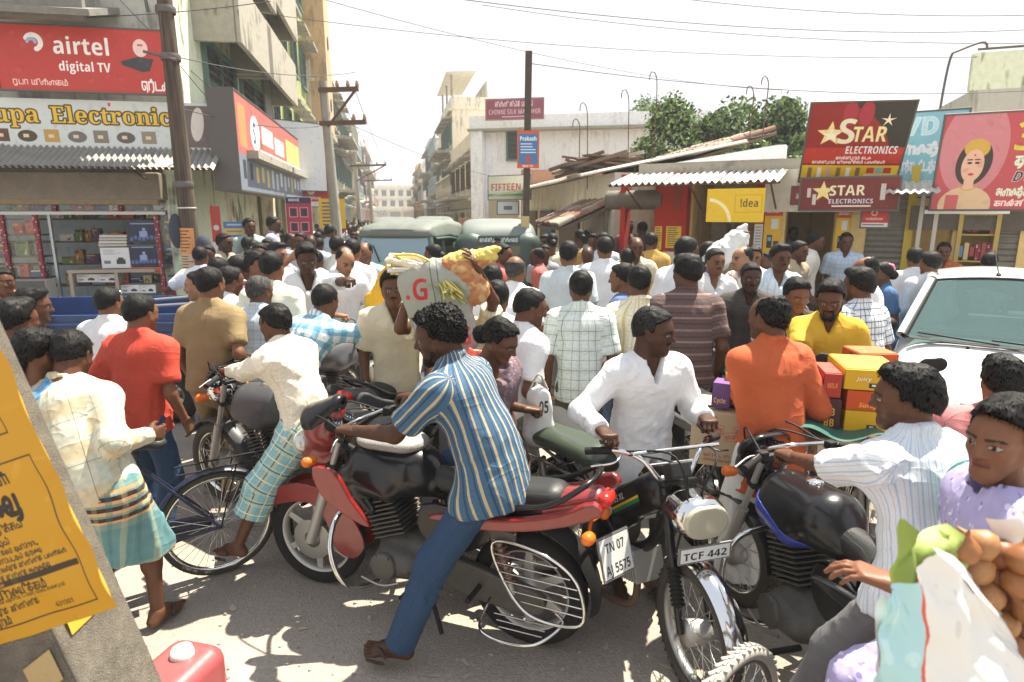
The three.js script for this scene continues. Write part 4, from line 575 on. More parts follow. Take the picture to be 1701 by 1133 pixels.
signPx('shop_banner','white cloth banner with yellow lettering and appliance pictures over the corrugated awning',PL,0.4,-96,166,357,246,(x,w,h)=>{
x.fillStyle='#c9d0cd';x.fillRect(0,0,w,h);fit(x,'Rupa',w*0.12,h*0.48,w*0.24,h*0.46,'bold roman','#e0b81c','left',['#4a3410',h*0.06]);fit(x,'Electronics',w*0.385,h*0.48,w*0.52,h*0.46,'bold roman','#e0b81c','left',['#4a3410',h*0.06]);
const pics=['#5a3428','#4a3c2a','#b8924a','#6a6460','#7a746a','#5a5450','#8a8070'];pics.forEach((c,i)=>{x.fillStyle=c;const X=w*(0.2+i*0.09);x.beginPath();i%2?x.ellipse(X,h*0.76,w*0.035,h*0.12,0,0,7):x.rect(X-w*0.03,h*0.62,w*0.055,h*0.26);x.fill();x.fillStyle='#d8c8a0';x.fillRect(X-w*0.015,h*0.72,w*0.02,h*0.07);});
x.fillStyle='#6a5c58';x.fillRect(w*0.87,h*0.06,w*0.12,h*0.88);x.fillStyle='#d6cfc6';x.beginPath();x.ellipse(w*0.93,h*0.45,w*0.025,h*0.36,0.15,0,7);x.fill();x.fillStyle='#c44';x.fillRect(w*0.6,h*0.05,w*0.01,h*0.07);
},{px:1024,frame:false,lean:4});
// ---------------------------------------------------------------- left street side
{
const G=inPlane('corner_building','tall stained pale green building with concrete box sunshades on the street corner','building',PS,0,0,0.02),w=7.4,H=12.6,gh=2.9;
mesh('wall',box(w-0.03,H-gh,0.5,[w/2+0.015,gh +(H-gh)/ 2,-0.25]),W.green,G);mesh('ground_floor_wall',box(w-3.2,gh,4,[w/2+1.6,gh/2,-3.2]),W.cream,G);
for(const x of[0.15,2.6,5,7.3])mesh('pillar',box(0.3,gh,0.3,[x,gh/2,-0.15]),W.cream,G);
const bx=(px0,py0,px1,py1,name)=>{const a=onPlane(PS,px0,py1),b=onPlane(PS,px1,py0);const cx=(a[0]+ b[0])/ 2,ww=Math.abs(b[0]- a[0]),cy=(a[1]+ b[1])/ 2,hh=Math.abs(b[1]- a[1]);return[cx,cy,ww,hh];};
for(const[a,b,c,d]of[[322,40,385,96],[386,104,440,146],[330,-90,390,-40],[395,-20,440,20]]){const[cx,cy,ww,hh]=bx(a,b,c,d);mesh('box_sunshade',[box(ww,0.1,0.75,[cx,cy+hh*0.45,0.36]),box(ww,hh*0.75,0.09,[cx,cy+hh*0.08,0.7]),box(0.09,hh*0.75,0.7,[cx-ww/2+0.045,cy+hh*0.08,0.33]),box(0.09,hh*0.75,0.7,[cx+ww/2-0.045,cy+hh*0.08,0.33])],concrete,G);windowOn(G,cx,cy-0.75,ww*0.7,0.9,greenFr);}
for(const x of[6.7,6.95,7.2])mesh('drain_pipe',rod([x,2.9,0.09],[x,H,0.09],0.05),pipeM,G);
mesh('floor_band',[box(w,0.22,0.16,[w/2,gh+0.1,0.06]),box(w,0.14,0.14,[w/2,gh+3.3,0.05])],W.green,G);mesh('canopy_slab',box(w,0.12,1.2,[w/2,gh-0.02,0.5]),concrete,G);
}
house(PS,7.45,16.5,11.5,{wall:W.olive,floors:4,pipe:true,label:'olive green four storey building beside the corner building',depth:8});
{const g=inPlane('brick_bay','orange plastered bay projecting above the street with small round openings','building part',PS,16.55,5.2,0);mesh('bay_wall',box(2.2,5.6,1.2,[1.1,2.8,0.2]),wallMat(113,0.3,[0.74,0.62,0.48]),g);mesh('bay_base',box(2.2,0.2,1.4,[1.1,-0.1,0.2]),concrete,g);for(const y of[1.2,3.6])mesh('round_opening',new THREE.CylinderGeometry(0.25,0.25,0.06,20).rotateX(Math.PI/2).translate(1,y,0.8),dark,g);}
{
const specs=[[16.5,24,7.2,'cream',2],[24.1,31,8.6,'grey',3],[31.1,37,7.4,'ochre',2],[37.1,46,9.4,'blue',3],[46.1,54,7.6,'cream',2],[54.1,62,9,'white',3],[62.1,74,8,'pink',3],[74.1,90,10.5,'pink',3],[90.1,110,8.5,'cream',3]];
const words=['cream two storey house with green shutters past the olive building','grey three storey house with long balconies on the left of the street','ochre two storey house between the grey and pale blue houses','pale blue three storey house with balconies','cream two storey house past the pale blue house','white three storey house far down the left side','pink three storey house far down the street','taller pink block closing the left side of the street','cream block at the far end of the left row'];
specs.forEach(([a,b,h,c,f],i)=>house(PS,a,b,h,{wall:W[c],floors:f,balcony:i%2===1,label:words[i],tank:i%3===1,out:rr(-0.3,0.3),frame:i%2?greenFr:woodFr}));
}
const PT=plane(-40,-152,-4,-158);house(PT,0,16,8,{wall:W.cream,floors:3,label:'pale block across the far end of the street'});house(PT,16.2,34,7.5,{wall:W.cream,floors:2,label:'low cream block across the far end of the street'});
// signs along the left street side
signPx('shop_hoarding','long red and grey phone hoarding with an S emblem along the left street side',PS,0.95,396,196,500,322,(x,w,h)=>{
x.fillStyle='#b4625a';x.fillRect(0,0,w,h*0.62);x.fillStyle='#76808e';x.fillRect(0,h*0.62,w,h*0.38);x.fillStyle='#c98850';x.fillRect(w*0.03,h*0.1,w*0.07,h*0.44);x.fillStyle='#e8e4e0';x.beginPath();x.ellipse(w*0.2,h*0.33,w*0.055,h*0.2,0,0,7);x.fill();fit(x,'S',w*0.17,h*0.45,w*0.08,h*0.34,'bold','#3a5a8a');
x.fillStyle='#c9c2c6';x.fillRect(w*0.28,h*0.18,w*0.16,h*0.22);x.fillRect(w*0.46,h*0.22,w*0.16,h*0.22);x.fillStyle='#e0c070';x.fillRect(w*0.66,h*0.14,w*0.3,h*0.4);x.fillStyle='#e4d8d4';x.fillRect(w*0.25,h*0.48,w*0.7,h*0.09);for(let i=0;i<14;i++){x.fillStyle=pick(['#dfe4ea','#c8d0d8','#d8c070','#30363e']);x.fillRect(w*(0.04+i*0.068),h*rr(0.66,0.72),w*0.03,h*rr(0.14,0.24));}
},{px:640,t:0.35});
sign('light_box','white blank light box above the pavement on the left street side',PS,sx(PS,500,260,1.0),sy(PS,500,260,1.0),1.0,1.3,1.6,(x,w,h)=>{x.fillStyle='#d4dadd';x.fillRect(0,0,w,h);},{yaw:-55,t:0.3});
sign('phone_sign','red square phone shop sign with a ring mark hanging over the left pavement',PS,sx(PS,520,300,1.2),sy(PS,520,301,1.2),1.2,0.85,1.25,(x,w,h)=>{x.fillStyle='#a92722';x.fillRect(0,0,w,h*0.9);x.fillStyle='#d8d4d0';x.fillRect(0,h*0.9,w,h*0.1);fit(x,'airtel',w*0.3,h*0.25,w*0.5,h*0.14,'bold','#e8dcd8');x.fillStyle='#e8dcd8';x.fillRect(w*0.1,h*0.42,w*0.75,h*0.04);x.beginPath();x.arc(w*0.42,h*0.68,w*0.12,0,7);x.fill();x.fillStyle='#a92722';x.beginPath();x.arc(w*0.42,h*0.68,w*0.05,0,7);x.fill();fit(x,'vodafone',w*0.2,h*0.86,w*0.5,h*0.09,'bold','#e8dcd8');},{yaw:-70,px:256});
const standee=(label,px,py,D,w,h,yaw,draw)=>{const p=atDepth(px,py,D),g=thing('poster_board',label,'sign',[p.x,p.y,p.z],rad(yaw));mesh('board',box(w,h,0.02,[0,0,-0.012]),sheetBack,g);mesh('printed_face',...ink(new THREE.PlaneGeometry(w,h),256,256*h/w,draw),g);mesh('stand_leg',[rod([-w/2+0.02,h/2,-0.03],[-w/2+0.02,-p.y,-0.03],0.012),rod([w/2-0.02,h/2,-0.03],[w/2-0.02,-p.y,-0.03],0.012)],frameMetal,g);return g;};
standee('crimson poster board with six phone pictures on the left pavement',498,372,11.6,0.46,0.98,22,(x,w,h)=>{x.fillStyle='#9c2440';x.fillRect(0,0,w,h);x.fillStyle='#1c2038';x.fillRect(0,0,w,h*0.12);fit(x,'MOVE',w*0.12,h*0.085,w*0.7,h*0.07,'bold','#d8d8e8');for(let i=0;i<3;i++)for(let j=0;j<2;j++){x.strokeStyle='#e0a8b4';x.lineWidth=5;x.strokeRect(w*(0.14+j*0.4),h*(0.2+i*0.27),w*0.3,h*0.17);x.fillStyle='#20222c';x.fillRect(w*(0.18+j*0.4),h*(0.215+i*0.27),w*0.22,h*0.14);}x.strokeStyle='#e8e0e0';x.lineWidth=8;x.strokeRect(0,0,w,h);});
standee('yellow and blue striped price board leaning by the left shop',392,412,9.6,0.3,0.8,14,(x,w,h)=>{for(let i=0;i<8;i++){x.fillStyle=i%2?'#c8a860':'#4a70a0';x.fillRect(0,h*i/8,w,h/8);x.fillStyle=i%2?'#8a7850':'#a8c0dc';x.fillRect(w*0.15,h*(i+0.35)/ 8,w*0.7,h*0.03);}});
standee('narrow red and white phone strip poster beside the corner pillar',360,385,9.7,0.14,0.78,10,(x,w,h)=>{x.fillStyle='#b5392e';x.fillRect(0,0,w,h*0.7);x.fillStyle='#d4d0cc';x.fillRect(0,h*0.7,w,h*0.3);x.beginPath();x.arc(w/2,h*0.42,w*0.3,0,7);x.fill();});
standee('yellow notice board with blue lettering on the far left pavement',552,355,15.5,0.62,0.72,12,(x,w,h)=>{x.fillStyle='#d8b028';x.fillRect(0,0,w,h);x.fillStyle='#4a5a70';for(let i=0;i<7;i++)x.fillRect(w*0.12,h*(0.12+i*0.12),w*rr(0.4,0.75),h*0.05);});
// ---------------------------------------------------------------- right side of the street, far to near
const PB=plane(-1.25-0.192*80,-107.3,-1.25,-27.3),SB=PB.L;
{
const specs=[[0,10.5,7,'grey',2],[10.7,20,8,'ochre',3],[20.2,29.5,6.5,'cream',2],[29.7,39,7.5,'white',2],[39.2,48,8.2,'grey',3],[48.2,56,7,'cream',2],[56.2,63.5,8.2,'cream',2]];
const words=['grey house at the far end of the right row','ochre three storey house far down the right side','low cream house far down the right side','white two storey house in the right row','grey three storey house in the middle of the right row','cream two storey house in the right row','cream house beside the balconied building'];
specs.forEach(([a,b,h,c,f],i)=>house(PB,a,b,h,{wall:W[c],floors:f,balcony:i%2===0,label:words[i],out:rr(-0.4,0.2),depth:4,tank:i%3===0}));
house(PB,63.7,71.5,7.8,{wall:W.cream,floors:3,balcony:true,label:'three storey building with open balconies beside the white silk shop',frame:greenFr,out:0.3,rail:W.blue,depth:2.6});
const G=inPlane('roof_shed','open roof shed with sheet awnings on top of the balconied building','shed',PB,64,8.5,0.2);mesh('posts',[0,1,2].map((i)=>rod([i*3.2,0,0],[i*3.2,1.4,0],0.06)),concrete,G);mesh('sheet',box(7.4,0.05,1.7,[3.4,1.42,-0.5],[0.06,0,0]),corrWhite,G);mesh('wall',box(7,1,0.1,[3.4,0.5,-2]),W.grey,G);
house(PB,71.7,SB-0.4,4.7,{wall:W.cream,floors:2,balcony:true,ground:2.6,label:'low cream house with a deep balcony adjoining the white silk shop',frame:woodFr,out:0.4,depth:2.6});
}
const PW=plane(-1.3,-27.4,8.1,-25.6);
{
const G=inPlane('silk_shop_building','white two storey silk shop with a flat projecting roof edge','building',PW),w=sx(PW,1138,250),yt=sy(PW,950,214),yp=sy(PW,1000,190);
mesh('wall',box(w,yt,9,[w/2,yt/2,-4.5]),W.white,G);mesh('roof_slab',box(w+1.2,yp-yt,9.8,[w/2+0.2,(yt+yp)/ 2,-4.4]),W.white,G);
mesh('roof_lip',box(w+1.35,0.09,10,[w/2+0.2,yt-0.02,-4.4]),concrete,G);windowOn(G,sx(PW,860,240),sy(PW,860,238),0.85,1.3,greenFr);mesh('sunshade',box(1.3,0.08,0.5,[sx(PW,860,240),sy(PW,860,216),0.25]),concrete,G);
mesh('corner_column',box(0.5,yt,0.5,[-0.1,yt/2,0.3]),W.white,G);mesh('entrance_recess',box(1.3,2.9,0.05,[0.95,1.5,0.03]),mat([0.42,0.38,0.24],0.9),G);mesh('side_panel',box(0.06,2.6,1.4,[-0.03,yt-1.6,-1.4]),W.cream,G);mesh('roof_railing',box(0.1,0.5,6,[-0.6,yt+0.2,-6]),W.cream,G);
}
signPx('silk_shop_sign','purple sign with pale lettering on the roof edge of the white silk shop',PW,0.75,807,164,903,198,(x,w,h)=>{x.fillStyle='#8a3c54';x.fillRect(0,0,w,h);tamil(x,'சின்னி சில்க் மகால்',w*0.16,h*0.36,h*0.24,'#e8d4d8',1.6,w*0.66);fit(x,'CHINNI SILK MANDHIR',w*0.05,h*0.74,w*0.9,h*0.32,'','#e4ccd4');x.fillStyle='#d8b8c4';x.fillRect(w*0.28,h*0.84,w*0.45,h*0.05);x.strokeStyle='#caa0b0';x.lineWidth=3;x.strokeRect(3,3,w-6,h-6);});
// low houses with tile and sheet roofs
const PM=plane(0.35,-21,1.85,-11.4);
const tileM=[[0.2,0.1,0.065],[0.15,0.085,0.06],[0.24,0.15,0.1],[0.3,0.27,0.22]].map((c)=>mat(c,0.9));
function tiledRoof(name,label,pl,s,y,n,w,d,slope,hidden){const G=inPlane(name,label,'roof',pl,s,y,n);mesh('roof_deck',box(w,0.05,d/Math.cos(slope),[w/2,d*Math.tan(slope)/ 2-0.06,-d/2],[slope,0,0]),woodFr,G);const tg=new THREE.CylinderGeometry(0.075,0.085,0.34,6,1,true,-1.6,3.2).rotateX(-Math.PI/2);const nx=Math.round(w/0.17),nz=Math.round(d/Math.cos(slope)/ 0.27);for(let i=0;i<nx;i++)for(let k=0;k<nz;k++){const m=mesh('roof_tile',tg,pick(tileM),G),q=0.13+k*0.27;m.position.set(0.085+i*0.17+rr(-0.008,0.008),q*Math.sin(slope)+ 0.01+rr(0,0.012),-q*Math.cos(slope));m.rotation.x=slope+rr(-0.05,0.05);m.rotation.y=rr(-0.05,0.05);}return G;}
tileM.forEach((m)=>{m.side=THREE.DoubleSide;});
{
const G=inPlane('low_house','low cream house with a sloping sheet roof behind the tiled lean-to','building',PM),w=PM.L;
mesh('wall',box(w,2.7,4.5,[w/2,1.35,-2.25]),W.cream,G);for(let i=0;i<7;i++){const m=mesh('roof_sheet',corrugated(w/7+0.04,2.9,0.03,0.12),corrWhite,G);m.position.set(w*(i+0.5)/ 7,3.0 +(i%2)*0.012,-1.1);m.rotation.x=0.2;}
for(const[a,b]of[[0.6,2.6],[3.2,5],[5.6,7.4]])mesh('timber_shutter',box(b-a,1.9,0.05,[(a+b)/ 2,1.1,0.03]),woodFr,G);mesh('blue_door',box(0.8,1.9,0.06,[4.6,1.1,0.08]),mat([0.04,0.1,0.22],0.7),G);
mesh('cloth_awning',box(4.6,0.03,1.3,[4.2,2.62,0.6],[0.2,0,0]),mat([0.62,0.52,0.38],0.9),G);mesh('brick_gable',box(0.25,3.4,4.4,[-0.15,1.7,-2.2]),W.brick,G);
}
tiledRoof('tiled_lean_to','small clay tiled lean-to roof over the pavement',PM,PM.L-2.3,1.75,0.95,2.2,0.95,0.42);
tiledRoof('clay_tile_roof','old clay tile roof with slipped tiles behind the sheet roofs',PM,PM.L-3.4,3.02,-1.6,3.2,1.6,0.3);
sign('bazaar_sign','pale red and green lettered sign on the low house wall',PM,1.6,2.75,0.7,1.5,0.7,(x,w,h)=>{x.fillStyle='#c9cfc4';x.fillRect(0,0,w,h);fit(x,'FIFTEEN',w*0.06,h*0.62,w*0.86,h*0.4,'bold','#b84a44');x.fillStyle='#6aa070';x.fillRect(0,h*0.76,w,h*0.1);},{px:256,yaw:50});
sign('small_board','small white notice board under the cloth awning',PM,4.4,2.12,1.15,0.55,0.32,(x,w,h)=>{x.fillStyle='#ccd6da';x.fillRect(0,0,w,h);x.fillStyle='#5a6a7a';x.fillRect(w*0.3,h*0.35,w*0.4,h*0.3);},{px:128,yaw:70});
for(const[px,py,D,w,h,n]of[[1010,249,13.2,1.5,0.35,'dark heap of broken tiles and planks on the low roof'],[985,262,13.6,1.3,0.25,'heap of old timber on the low roof edge']]){const p=atDepth(px,py,D),G=thing('roof_debris',n,'debris',[p.x,p.y-h,p.z],0.2);for(let i=0;i<26;i++)mesh('plank',box(rr(0.5,w),rr(0.03,0.07),rr(0.1,0.25),[rr(-0.35,0.35)*w,h*rr(0,1)*(1-Math.abs(rr(-0.5,0.5))),rr(-0.4,0.4)],[rr(-0.3,0.3),rr(-0.5,0.5),rr(-0.25,0.35)]),pick([rustM,woodFr,concrete,tileM[1]]),G);}
{const a=onGround(860,470),g=thing('low_brick_wall','low brown brick wall beside the white silk shop','wall',[-0.6,0,-23.5],0.05);mesh('courses',box(5.2,1.7,0.25,[1.2,0.85,0]),W.brick,g);for(let i=0;i<30;i++)mesh('coping_brick',box(0.19,0.1,0.28,[-1.3+i*0.172,1.752+rr(-0.008,0.012),0],[0,rr(-0.05,0.05),0]),W.brick,g);}
// ---------------------------------------------------------------- right: shops on the near facade
const hoardFront=(x,w,h)=>{x.fillStyle='#a8281c';x.fillRect(0,0,w,h);};
{
const G=inPlane('phone_shop','row of low shops with red pillars and open dark fronts under sheet awnings','shop',PR),L=PR.L,gh=2.62;
mesh('back_wall',box(L+1,gh,0.2,[L/2+0.3,gh/2,-2.2]),W.ochre,G);mesh('roof_slab',box(L+1.3,0.16,2.5,[L/2+0.3,gh+0.08,-1.3]),concrete,G);mesh('plinth',box(L+1.2,0.28,3.2,[L/2+0.3,0.14,-1.3],[0,0,0],0.02),concrete,G);
const pil=(a,b,m,n='pillar',d=0.3)=>{const xa=sx(PR,a,420),xb=sx(PR,b,420);mesh(n,box(xb-xa,gh-0.28,d,[(xa+xb)/ 2,0.28 +(gh-0.28)/ 2,-d/2]),m,G);};
pil(1084,1137,W.red);pil(1028,1036,W.red);pil(1250,1268,W.red);pil(1268,1300,W.ochre);pil(1386,1434,W.ochre);pil(1498,1512,mat([0.5,0.36,0.04],0.7),'yellow_column');pil(1578,1586,W.ochre);pil(1690,1720,W.ochre);
for(const[a,b]of[[1082,1087],[1134,1138],[1266,1270],[1384,1388]]){const x=sx(PR,(a+b)/ 2,420);mesh('partition_wall',box(0.1,gh,2,[x,gh/2,-1.25]),W.ochre,G);}
const beam=sy(PR,1340,352);mesh('lintel_beam',box(sx(PR,1434,350)- sx(PR,1268,350),gh-beam,0.28,[(sx(PR,1434,350)+ sx(PR,1268,350))/ 2,(gh+beam)/ 2,-0.1]),W.cream,G);
mesh('rolling_shutter',box(sx(PR,1498,430)- sx(PR,1434,430),2.0,0.05,[(sx(PR,1498,430)+ sx(PR,1434,430))/ 2,1.28,-0.06]),shutterM,G);mesh('rolling_shutter',box(sx(PR,1790,430)- sx(PR,1655,430),2.0,0.05,[(sx(PR,1790,430)+ sx(PR,1655,430))/ 2,1.28,-0.06]),shutterM,G);
mesh('shutter_roll',new THREE.CylinderGeometry(0.16,0.16,sx(PR,1084,330)- sx(PR,1020,330)+ 0.3,16).rotateZ(Math.PI/2).translate((sx(PR,1084,330)+ sx(PR,1020,330))/ 2,sy(PR,1050,332),-0.1),mat([0.2,0.17,0.13],0.7,{map:grimeMap}),G);
mesh('counter',box(1.0,0.9,0.4,[(sx(PR,1140,430)+ sx(PR,1245,430))/ 2,0.73,-0.35]),mat([0.3,0.24,0.14],0.7),G);
// gable wall and awning sheets above the red shop
const gx0=sx(PR,1120,300),gx1=sx(PR,1300,300),gy=sy(PR,1300,240);mesh('gable_wall',prism([[gx0,gh+0.16],[gx1,gh+0.16],[gx1,gy],[gx1-0.12,gy]],0.2,0,[0,0,-0.12]),W.white,G);
const e0=sx(PR,1012,310,0.9),e1=sx(PR,1296,302,0.9),ey=sy(PR,1150,306,0.9),nS=6;for(let i=0;i<nS;i++){const w=(e1-e0)/ nS,m=mesh('awning_sheet',corrugated(w+0.03,1.05,0.025,0.1),corrWhite,G);m.position.set(e0+w*(i+0.5),ey+0.12 +(i%2)*0.01,0.42);m.rotation.x=0.2;}
mesh('awning_frame',[rod([e0,ey+0.0,0.9],[e1,ey,0.9],0.018),...[0.1,0.5,0.95].map((t)=>rod([lerp(e0,e1,t),ey,0.88],[lerp(e0,e1,t),ey-0.35,0.02],0.014))],rustM,G);
const f0=sx(PR,1474,322,0.8),f1=sx(PR,1560,330,0.8),fy=sy(PR,1510,322,0.8);for(let i=0;i<3;i++){const m=mesh('awning_sheet',corrugated((f1-f0)/ 3+0.03,0.8,0.014,0.09),corrWhite,G);m.position.set(f0 +(f1-f0)*(i+0.5)/ 3,fy+0.1,0.35);m.rotation.x=0.22;}
mesh('dark_fascia',box(sx(PR,1760,360)- sx(PR,1512,360),0.32,0.1,[(sx(PR,1760,360)+ sx(PR,1512,360))/ 2,sy(PR,1620,362),0.0]),mat([0.15,0.13,0.11],0.8,{map:grimeMap}),G);
mesh('doorway_frame',[box(0.05,2,0.08,[sx(PR,1545,430),1.25,0.02]),box(0.05,2,0.08,[sx(PR,1520,430),1.25,0.02])],mat([0.5,0.47,0.4],0.6),G);
// glass goods cabinet
const c0=sx(PR,1588,420),c1=sx(PR,1650,420),cab=mesh('display_cabinet',[box(c1-c0,0.05,0.35,[(c0+c1)/ 2,1.98,-0.1]),box(0.05,1.7,0.35,[c0,1.13,-0.1]),box(0.05,1.7,0.35,[c1,1.13,-0.1]),box(c1-c0,1.7,0.03,[(c0+c1)/ 2,1.13,-0.26]),...[1,2,3,4].map((i)=>box(c1-c0,0.02,0.3,[(c0+c1)/ 2,0.3+i*0.35,-0.1]))],mat([0.42,0.3,0.08],0.6),G);
for(let i=0;i<5;i++)for(let k=0;k<6;k++)mesh('packet',box((c1-c0)/ 8,rr(0.12,0.24),0.06,[c0 +(c1-c0)*(k+0.7)/ 6.5,0.3+i*0.35+0.13,0.0]),pick([clothA,clothB,redPat,mat([0.3,0.05,0.04],0.6),corrWhite]),cab);
mesh('tube_light',box(0.9,0.05,0.06,[sx(PR,1600,352),sy(PR,1600,352),0.25]),mat([0.7,0.7,0.66],0.5),G);
}
const poster=(label,px0,py0,px1,py1,draw,n=0.012)=>signPx('poster',label,PR,n,px0,py0,px1,py1,draw,{px:160,t:0.006,frame:false});
const yellowBill=(x,w,h)=>{x.fillStyle='#d9b02a';x.fillRect(0,0,w,h);x.fillStyle='#6a5416';for(let i=0;i<9;i++)x.fillRect(w*0.1,h*(0.06+i*0.1),w*rr(0.5,0.8),h*0.045);};
poster('narrow yellow bill on the red pillar',1087,376,1099,415,yellowBill);poster('wide yellow bill on the red pillar',1106,376,1131,412,yellowBill);poster('torn white bill low on the red pillar',1092,418,1128,455,(x,w,h)=>{x.fillStyle='#cfc6b4';x.fillRect(0,0,w,h);x.fillStyle='#a8402a';for(let i=0;i<9;i++)x.fillRect(rnd()*w,rnd()*h,30,22);});
poster('white handbill on the dark side post of the red shop',1252,372,1266,420,(x,w,h)=>{x.fillStyle='#d2cfc8';x.fillRect(0,0,w,h);x.fillStyle='#777';for(let i=0;i<8;i++)x.fillRect(w*0.15,h*(0.1+i*0.1),w*0.7,h*0.03);});
const phonePanel=(x,w,h)=>{x.fillStyle='#dcae14';x.fillRect(0,0,w,h);x.fillStyle='#b83a22';x.fillRect(0,0,w,h*0.2);fit(x,'airtel',w*0.1,h*0.14,w*0.8,h*0.09,'bold','#f0dcc8');x.fillStyle='#d8d8d4';x.fillRect(w*0.4,h*0.26,w*0.4,h*0.2);x.fillStyle='#20242c';x.fillRect(w*0.2,h*0.58,w*0.3,h*0.26);x.fillRect(w*0.58,h*0.7,w*0.3,h*0.14);x.fillStyle='#7aa0c0';x.fillRect(w*0.25,h*0.62,w*0.2,h*0.08);};
poster('yellow phone panel with red head left of the open shop door',1269,342,1298,425,phonePanel,0.02);poster('yellow phone panel right of the open shop door',1388,346,1411,425,phonePanel,0.02);
signPx('yellow_banner','yellow cloth banner with a pale arc and boxed lettering hanging from the awning',PR,0.93,1174,313,1270,369,(x,w,h)=>{x.fillStyle='#e0b813';x.fillRect(0,0,w,h);x.strokeStyle='#f0e2a8';x.lineWidth=w*0.06;x.beginPath();x.arc(w*0.02,h*1.0,w*0.4,-1.5,0.05);x.stroke();x.strokeStyle='#8a7420';x.lineWidth=2;x.strokeRect(w*0.5,h*0.2,w*0.45,h*0.5);fit(x,'!dea',w*0.58,h*0.55,w*0.32,h*0.32,'bold','#5c4c14');},{frame:false,t:0.01,px:320});
const starSign=(x,w,h)=>{
x.fillStyle='#8f1f16';x.fillRect(0,0,w,h);const g=x.createLinearGradient(0,0,w,0);x.fillStyle='#2a2418';x.beginPath();x.moveTo(w*0.35,0);x.lineTo(w,0);x.lineTo(w,h*0.6);x.lineTo(w*0.86,h*0.62);x.quadraticCurveTo(w*0.8,h*0.2,w*0.35,0);x.fill();x.fillStyle='#a82a3a';for(const q of[0.4,0.56]){x.beginPath();x.ellipse(w*q,h*0.14,w*0.07,h*0.15,0,0,7);x.fill();}x.fillStyle='#b83220';x.fillRect(0,h*0.55,w,h*0.2);
star(x,w*0.24,h*0.38,w*0.15,'#ecd890');star(x,w*0.25,h*0.4,w*0.09,'#f4ecd0');fit(x,'S',w*0.3,h*0.5,w*0.2,h*0.42,'bold','#e8e0c0','left',['#6a4a10',4]);fit(x,'TAR',w*0.46,h*0.48,w*0.34,h*0.26,'bold','#ecdca0','left',['#6a4a10',4]);star(x,w*0.78,h*0.22,w*0.08,'#f0e4c0',0.25);fit(x,'ELECTRONICS',w*0.42,h*0.63,w*0.52,h*0.13,'bold','#dfe6ec');
rows(x,w*0.34,h*0.7,w*0.4,1,h*0.035,'#f0e8e0',2);rows(x,w*0.1,h*0.755,w*0.75,1,h*0.035,'#f0e8e0',2);x.fillStyle='#dcb818';x.fillRect(0,h*0.78,w,h*0.22);for(let i=0;i<6;i++){x.fillStyle=pick(['#e8e4d8','#8a6a40','#40342a','#c8a8a0']);x.fillRect(w*(0.07+i*0.1),h*0.81,w*0.045,h*0.15);}for(const[c,i]of[['#c03a20',0],['#8ab0b8',1],['#b82a1c',2]]){x.fillStyle=c;x.fillRect(w*(0.68+i*0.085),h*0.81,w*0.075,h*0.07);}x.fillStyle='#f0ead8';x.fillRect(w*0.66,h*0.9,w*0.3,h*0.06);
};
{const c=onPlane(PR,1428,238,0.45);sign('star_hoarding','large red and yellow electronics hoarding with a gold star, leaning forward above the shop',PR,c[0]- 0.06,c[1],0.45,1.2,1.12,starSign,{lean:30,yaw:8,roll:-2});}
{const c=onPlane(PR,1409,322,0.5);sign('star_shop_sign','low dark red shop sign with a gold star under the leaning hoarding',PR,c[0],c[1],0.5,1.18,0.42,(x,w,h)=>{x.fillStyle='#6e2018';x.fillRect(0,0,w,h);star(x,w*0.24,h*0.42,h*0.34,'#e8d488');fit(x,'STAR',w*0.3,h*0.55,w*0.38,h*0.44,'bold','#e8dcb8','left',['#5a3a10',3]);fit(x,'ELECTRONICS',w*0.3,h*0.8,w*0.46,h*0.2,'bold','#c8d4e0');x.fillStyle='#c8c0b8';x.fillRect(w*0.07,h*0.3,w*0.04,h*0.3);x.fillRect(w*0.13,h*0.5,w*0.04,h*0.34);x.fillRect(w*0.82,h*0.2,w*0.05,h*0.5);x.fillStyle='#e0d8c8';x.fillRect(w*0.34,h*0.86,w*0.4,h*0.05);},{lean:6});}
signPx('small_phone_sign','small red phone sign with a grey square on the shop lintel',PR,0.3,1316,311,1350,338,(x,w,h)=>{x.fillStyle='#a82c22';x.fillRect(0,0,w,h);x.fillStyle='#8a9a94';x.fillRect(w*0.18,h*0.36,w*0.26,h*0.36);fit(x,'Airtel',w*0.2,h*0.7,w*0.64,h*0.36,'bold','#e8e0d8');},{px:160});
signPx('ring_sign','red sign with a ring mark and white lower strip by the closed shutter',PR,0.35,1432,345,1476,377,(x,w,h)=>{x.fillStyle='#b42a20';x.fillRect(0,0,w,h*0.78);x.fillStyle='#d8d2c6';x.fillRect(0,h*0.78,w,h*0.22);x.strokeStyle='#e8b0a0';x.lineWidth=7;x.beginPath();x.arc(w*0.46,h*0.28,w*0.1,0,7);x.stroke();fit(x,'vodafone',w*0.15,h*0.64,w*0.65,h*0.2,'bold','#e8c4b8');x.fillStyle='#555';x.fillRect(w*0.05,h*0.85,w*0.8,h*0.06);},{px:160});
{const c=onPlane(PR,1524,258,0.0);sign('blue_hoarding','pale blue disc shop hoarding with white lettering between two red hoardings',PR,c[0],c[1],0.0,1.0,1.1,(x,w,h)=>{x.fillStyle='#86bfd0';x.fillRect(0,0,w,h);fit(x,'VD',w*0.3,h*0.26,w*0.6,h*0.28,'bold','#b8e0e6','left',['#e8f0f0',5]);rows(x,w*0.16,h*0.48,w*0.72,1,h*0.12,'#e4e8ee',2.6);rows(x,w*0.12,h*0.68,w*0.76,1,h*0.11,'#dce6ee',2.6);rows(x,w*0.12,h*0.86,w*0.78,1,h*0.06,'#e4e4ea',2);},{lean:10,px:320});}
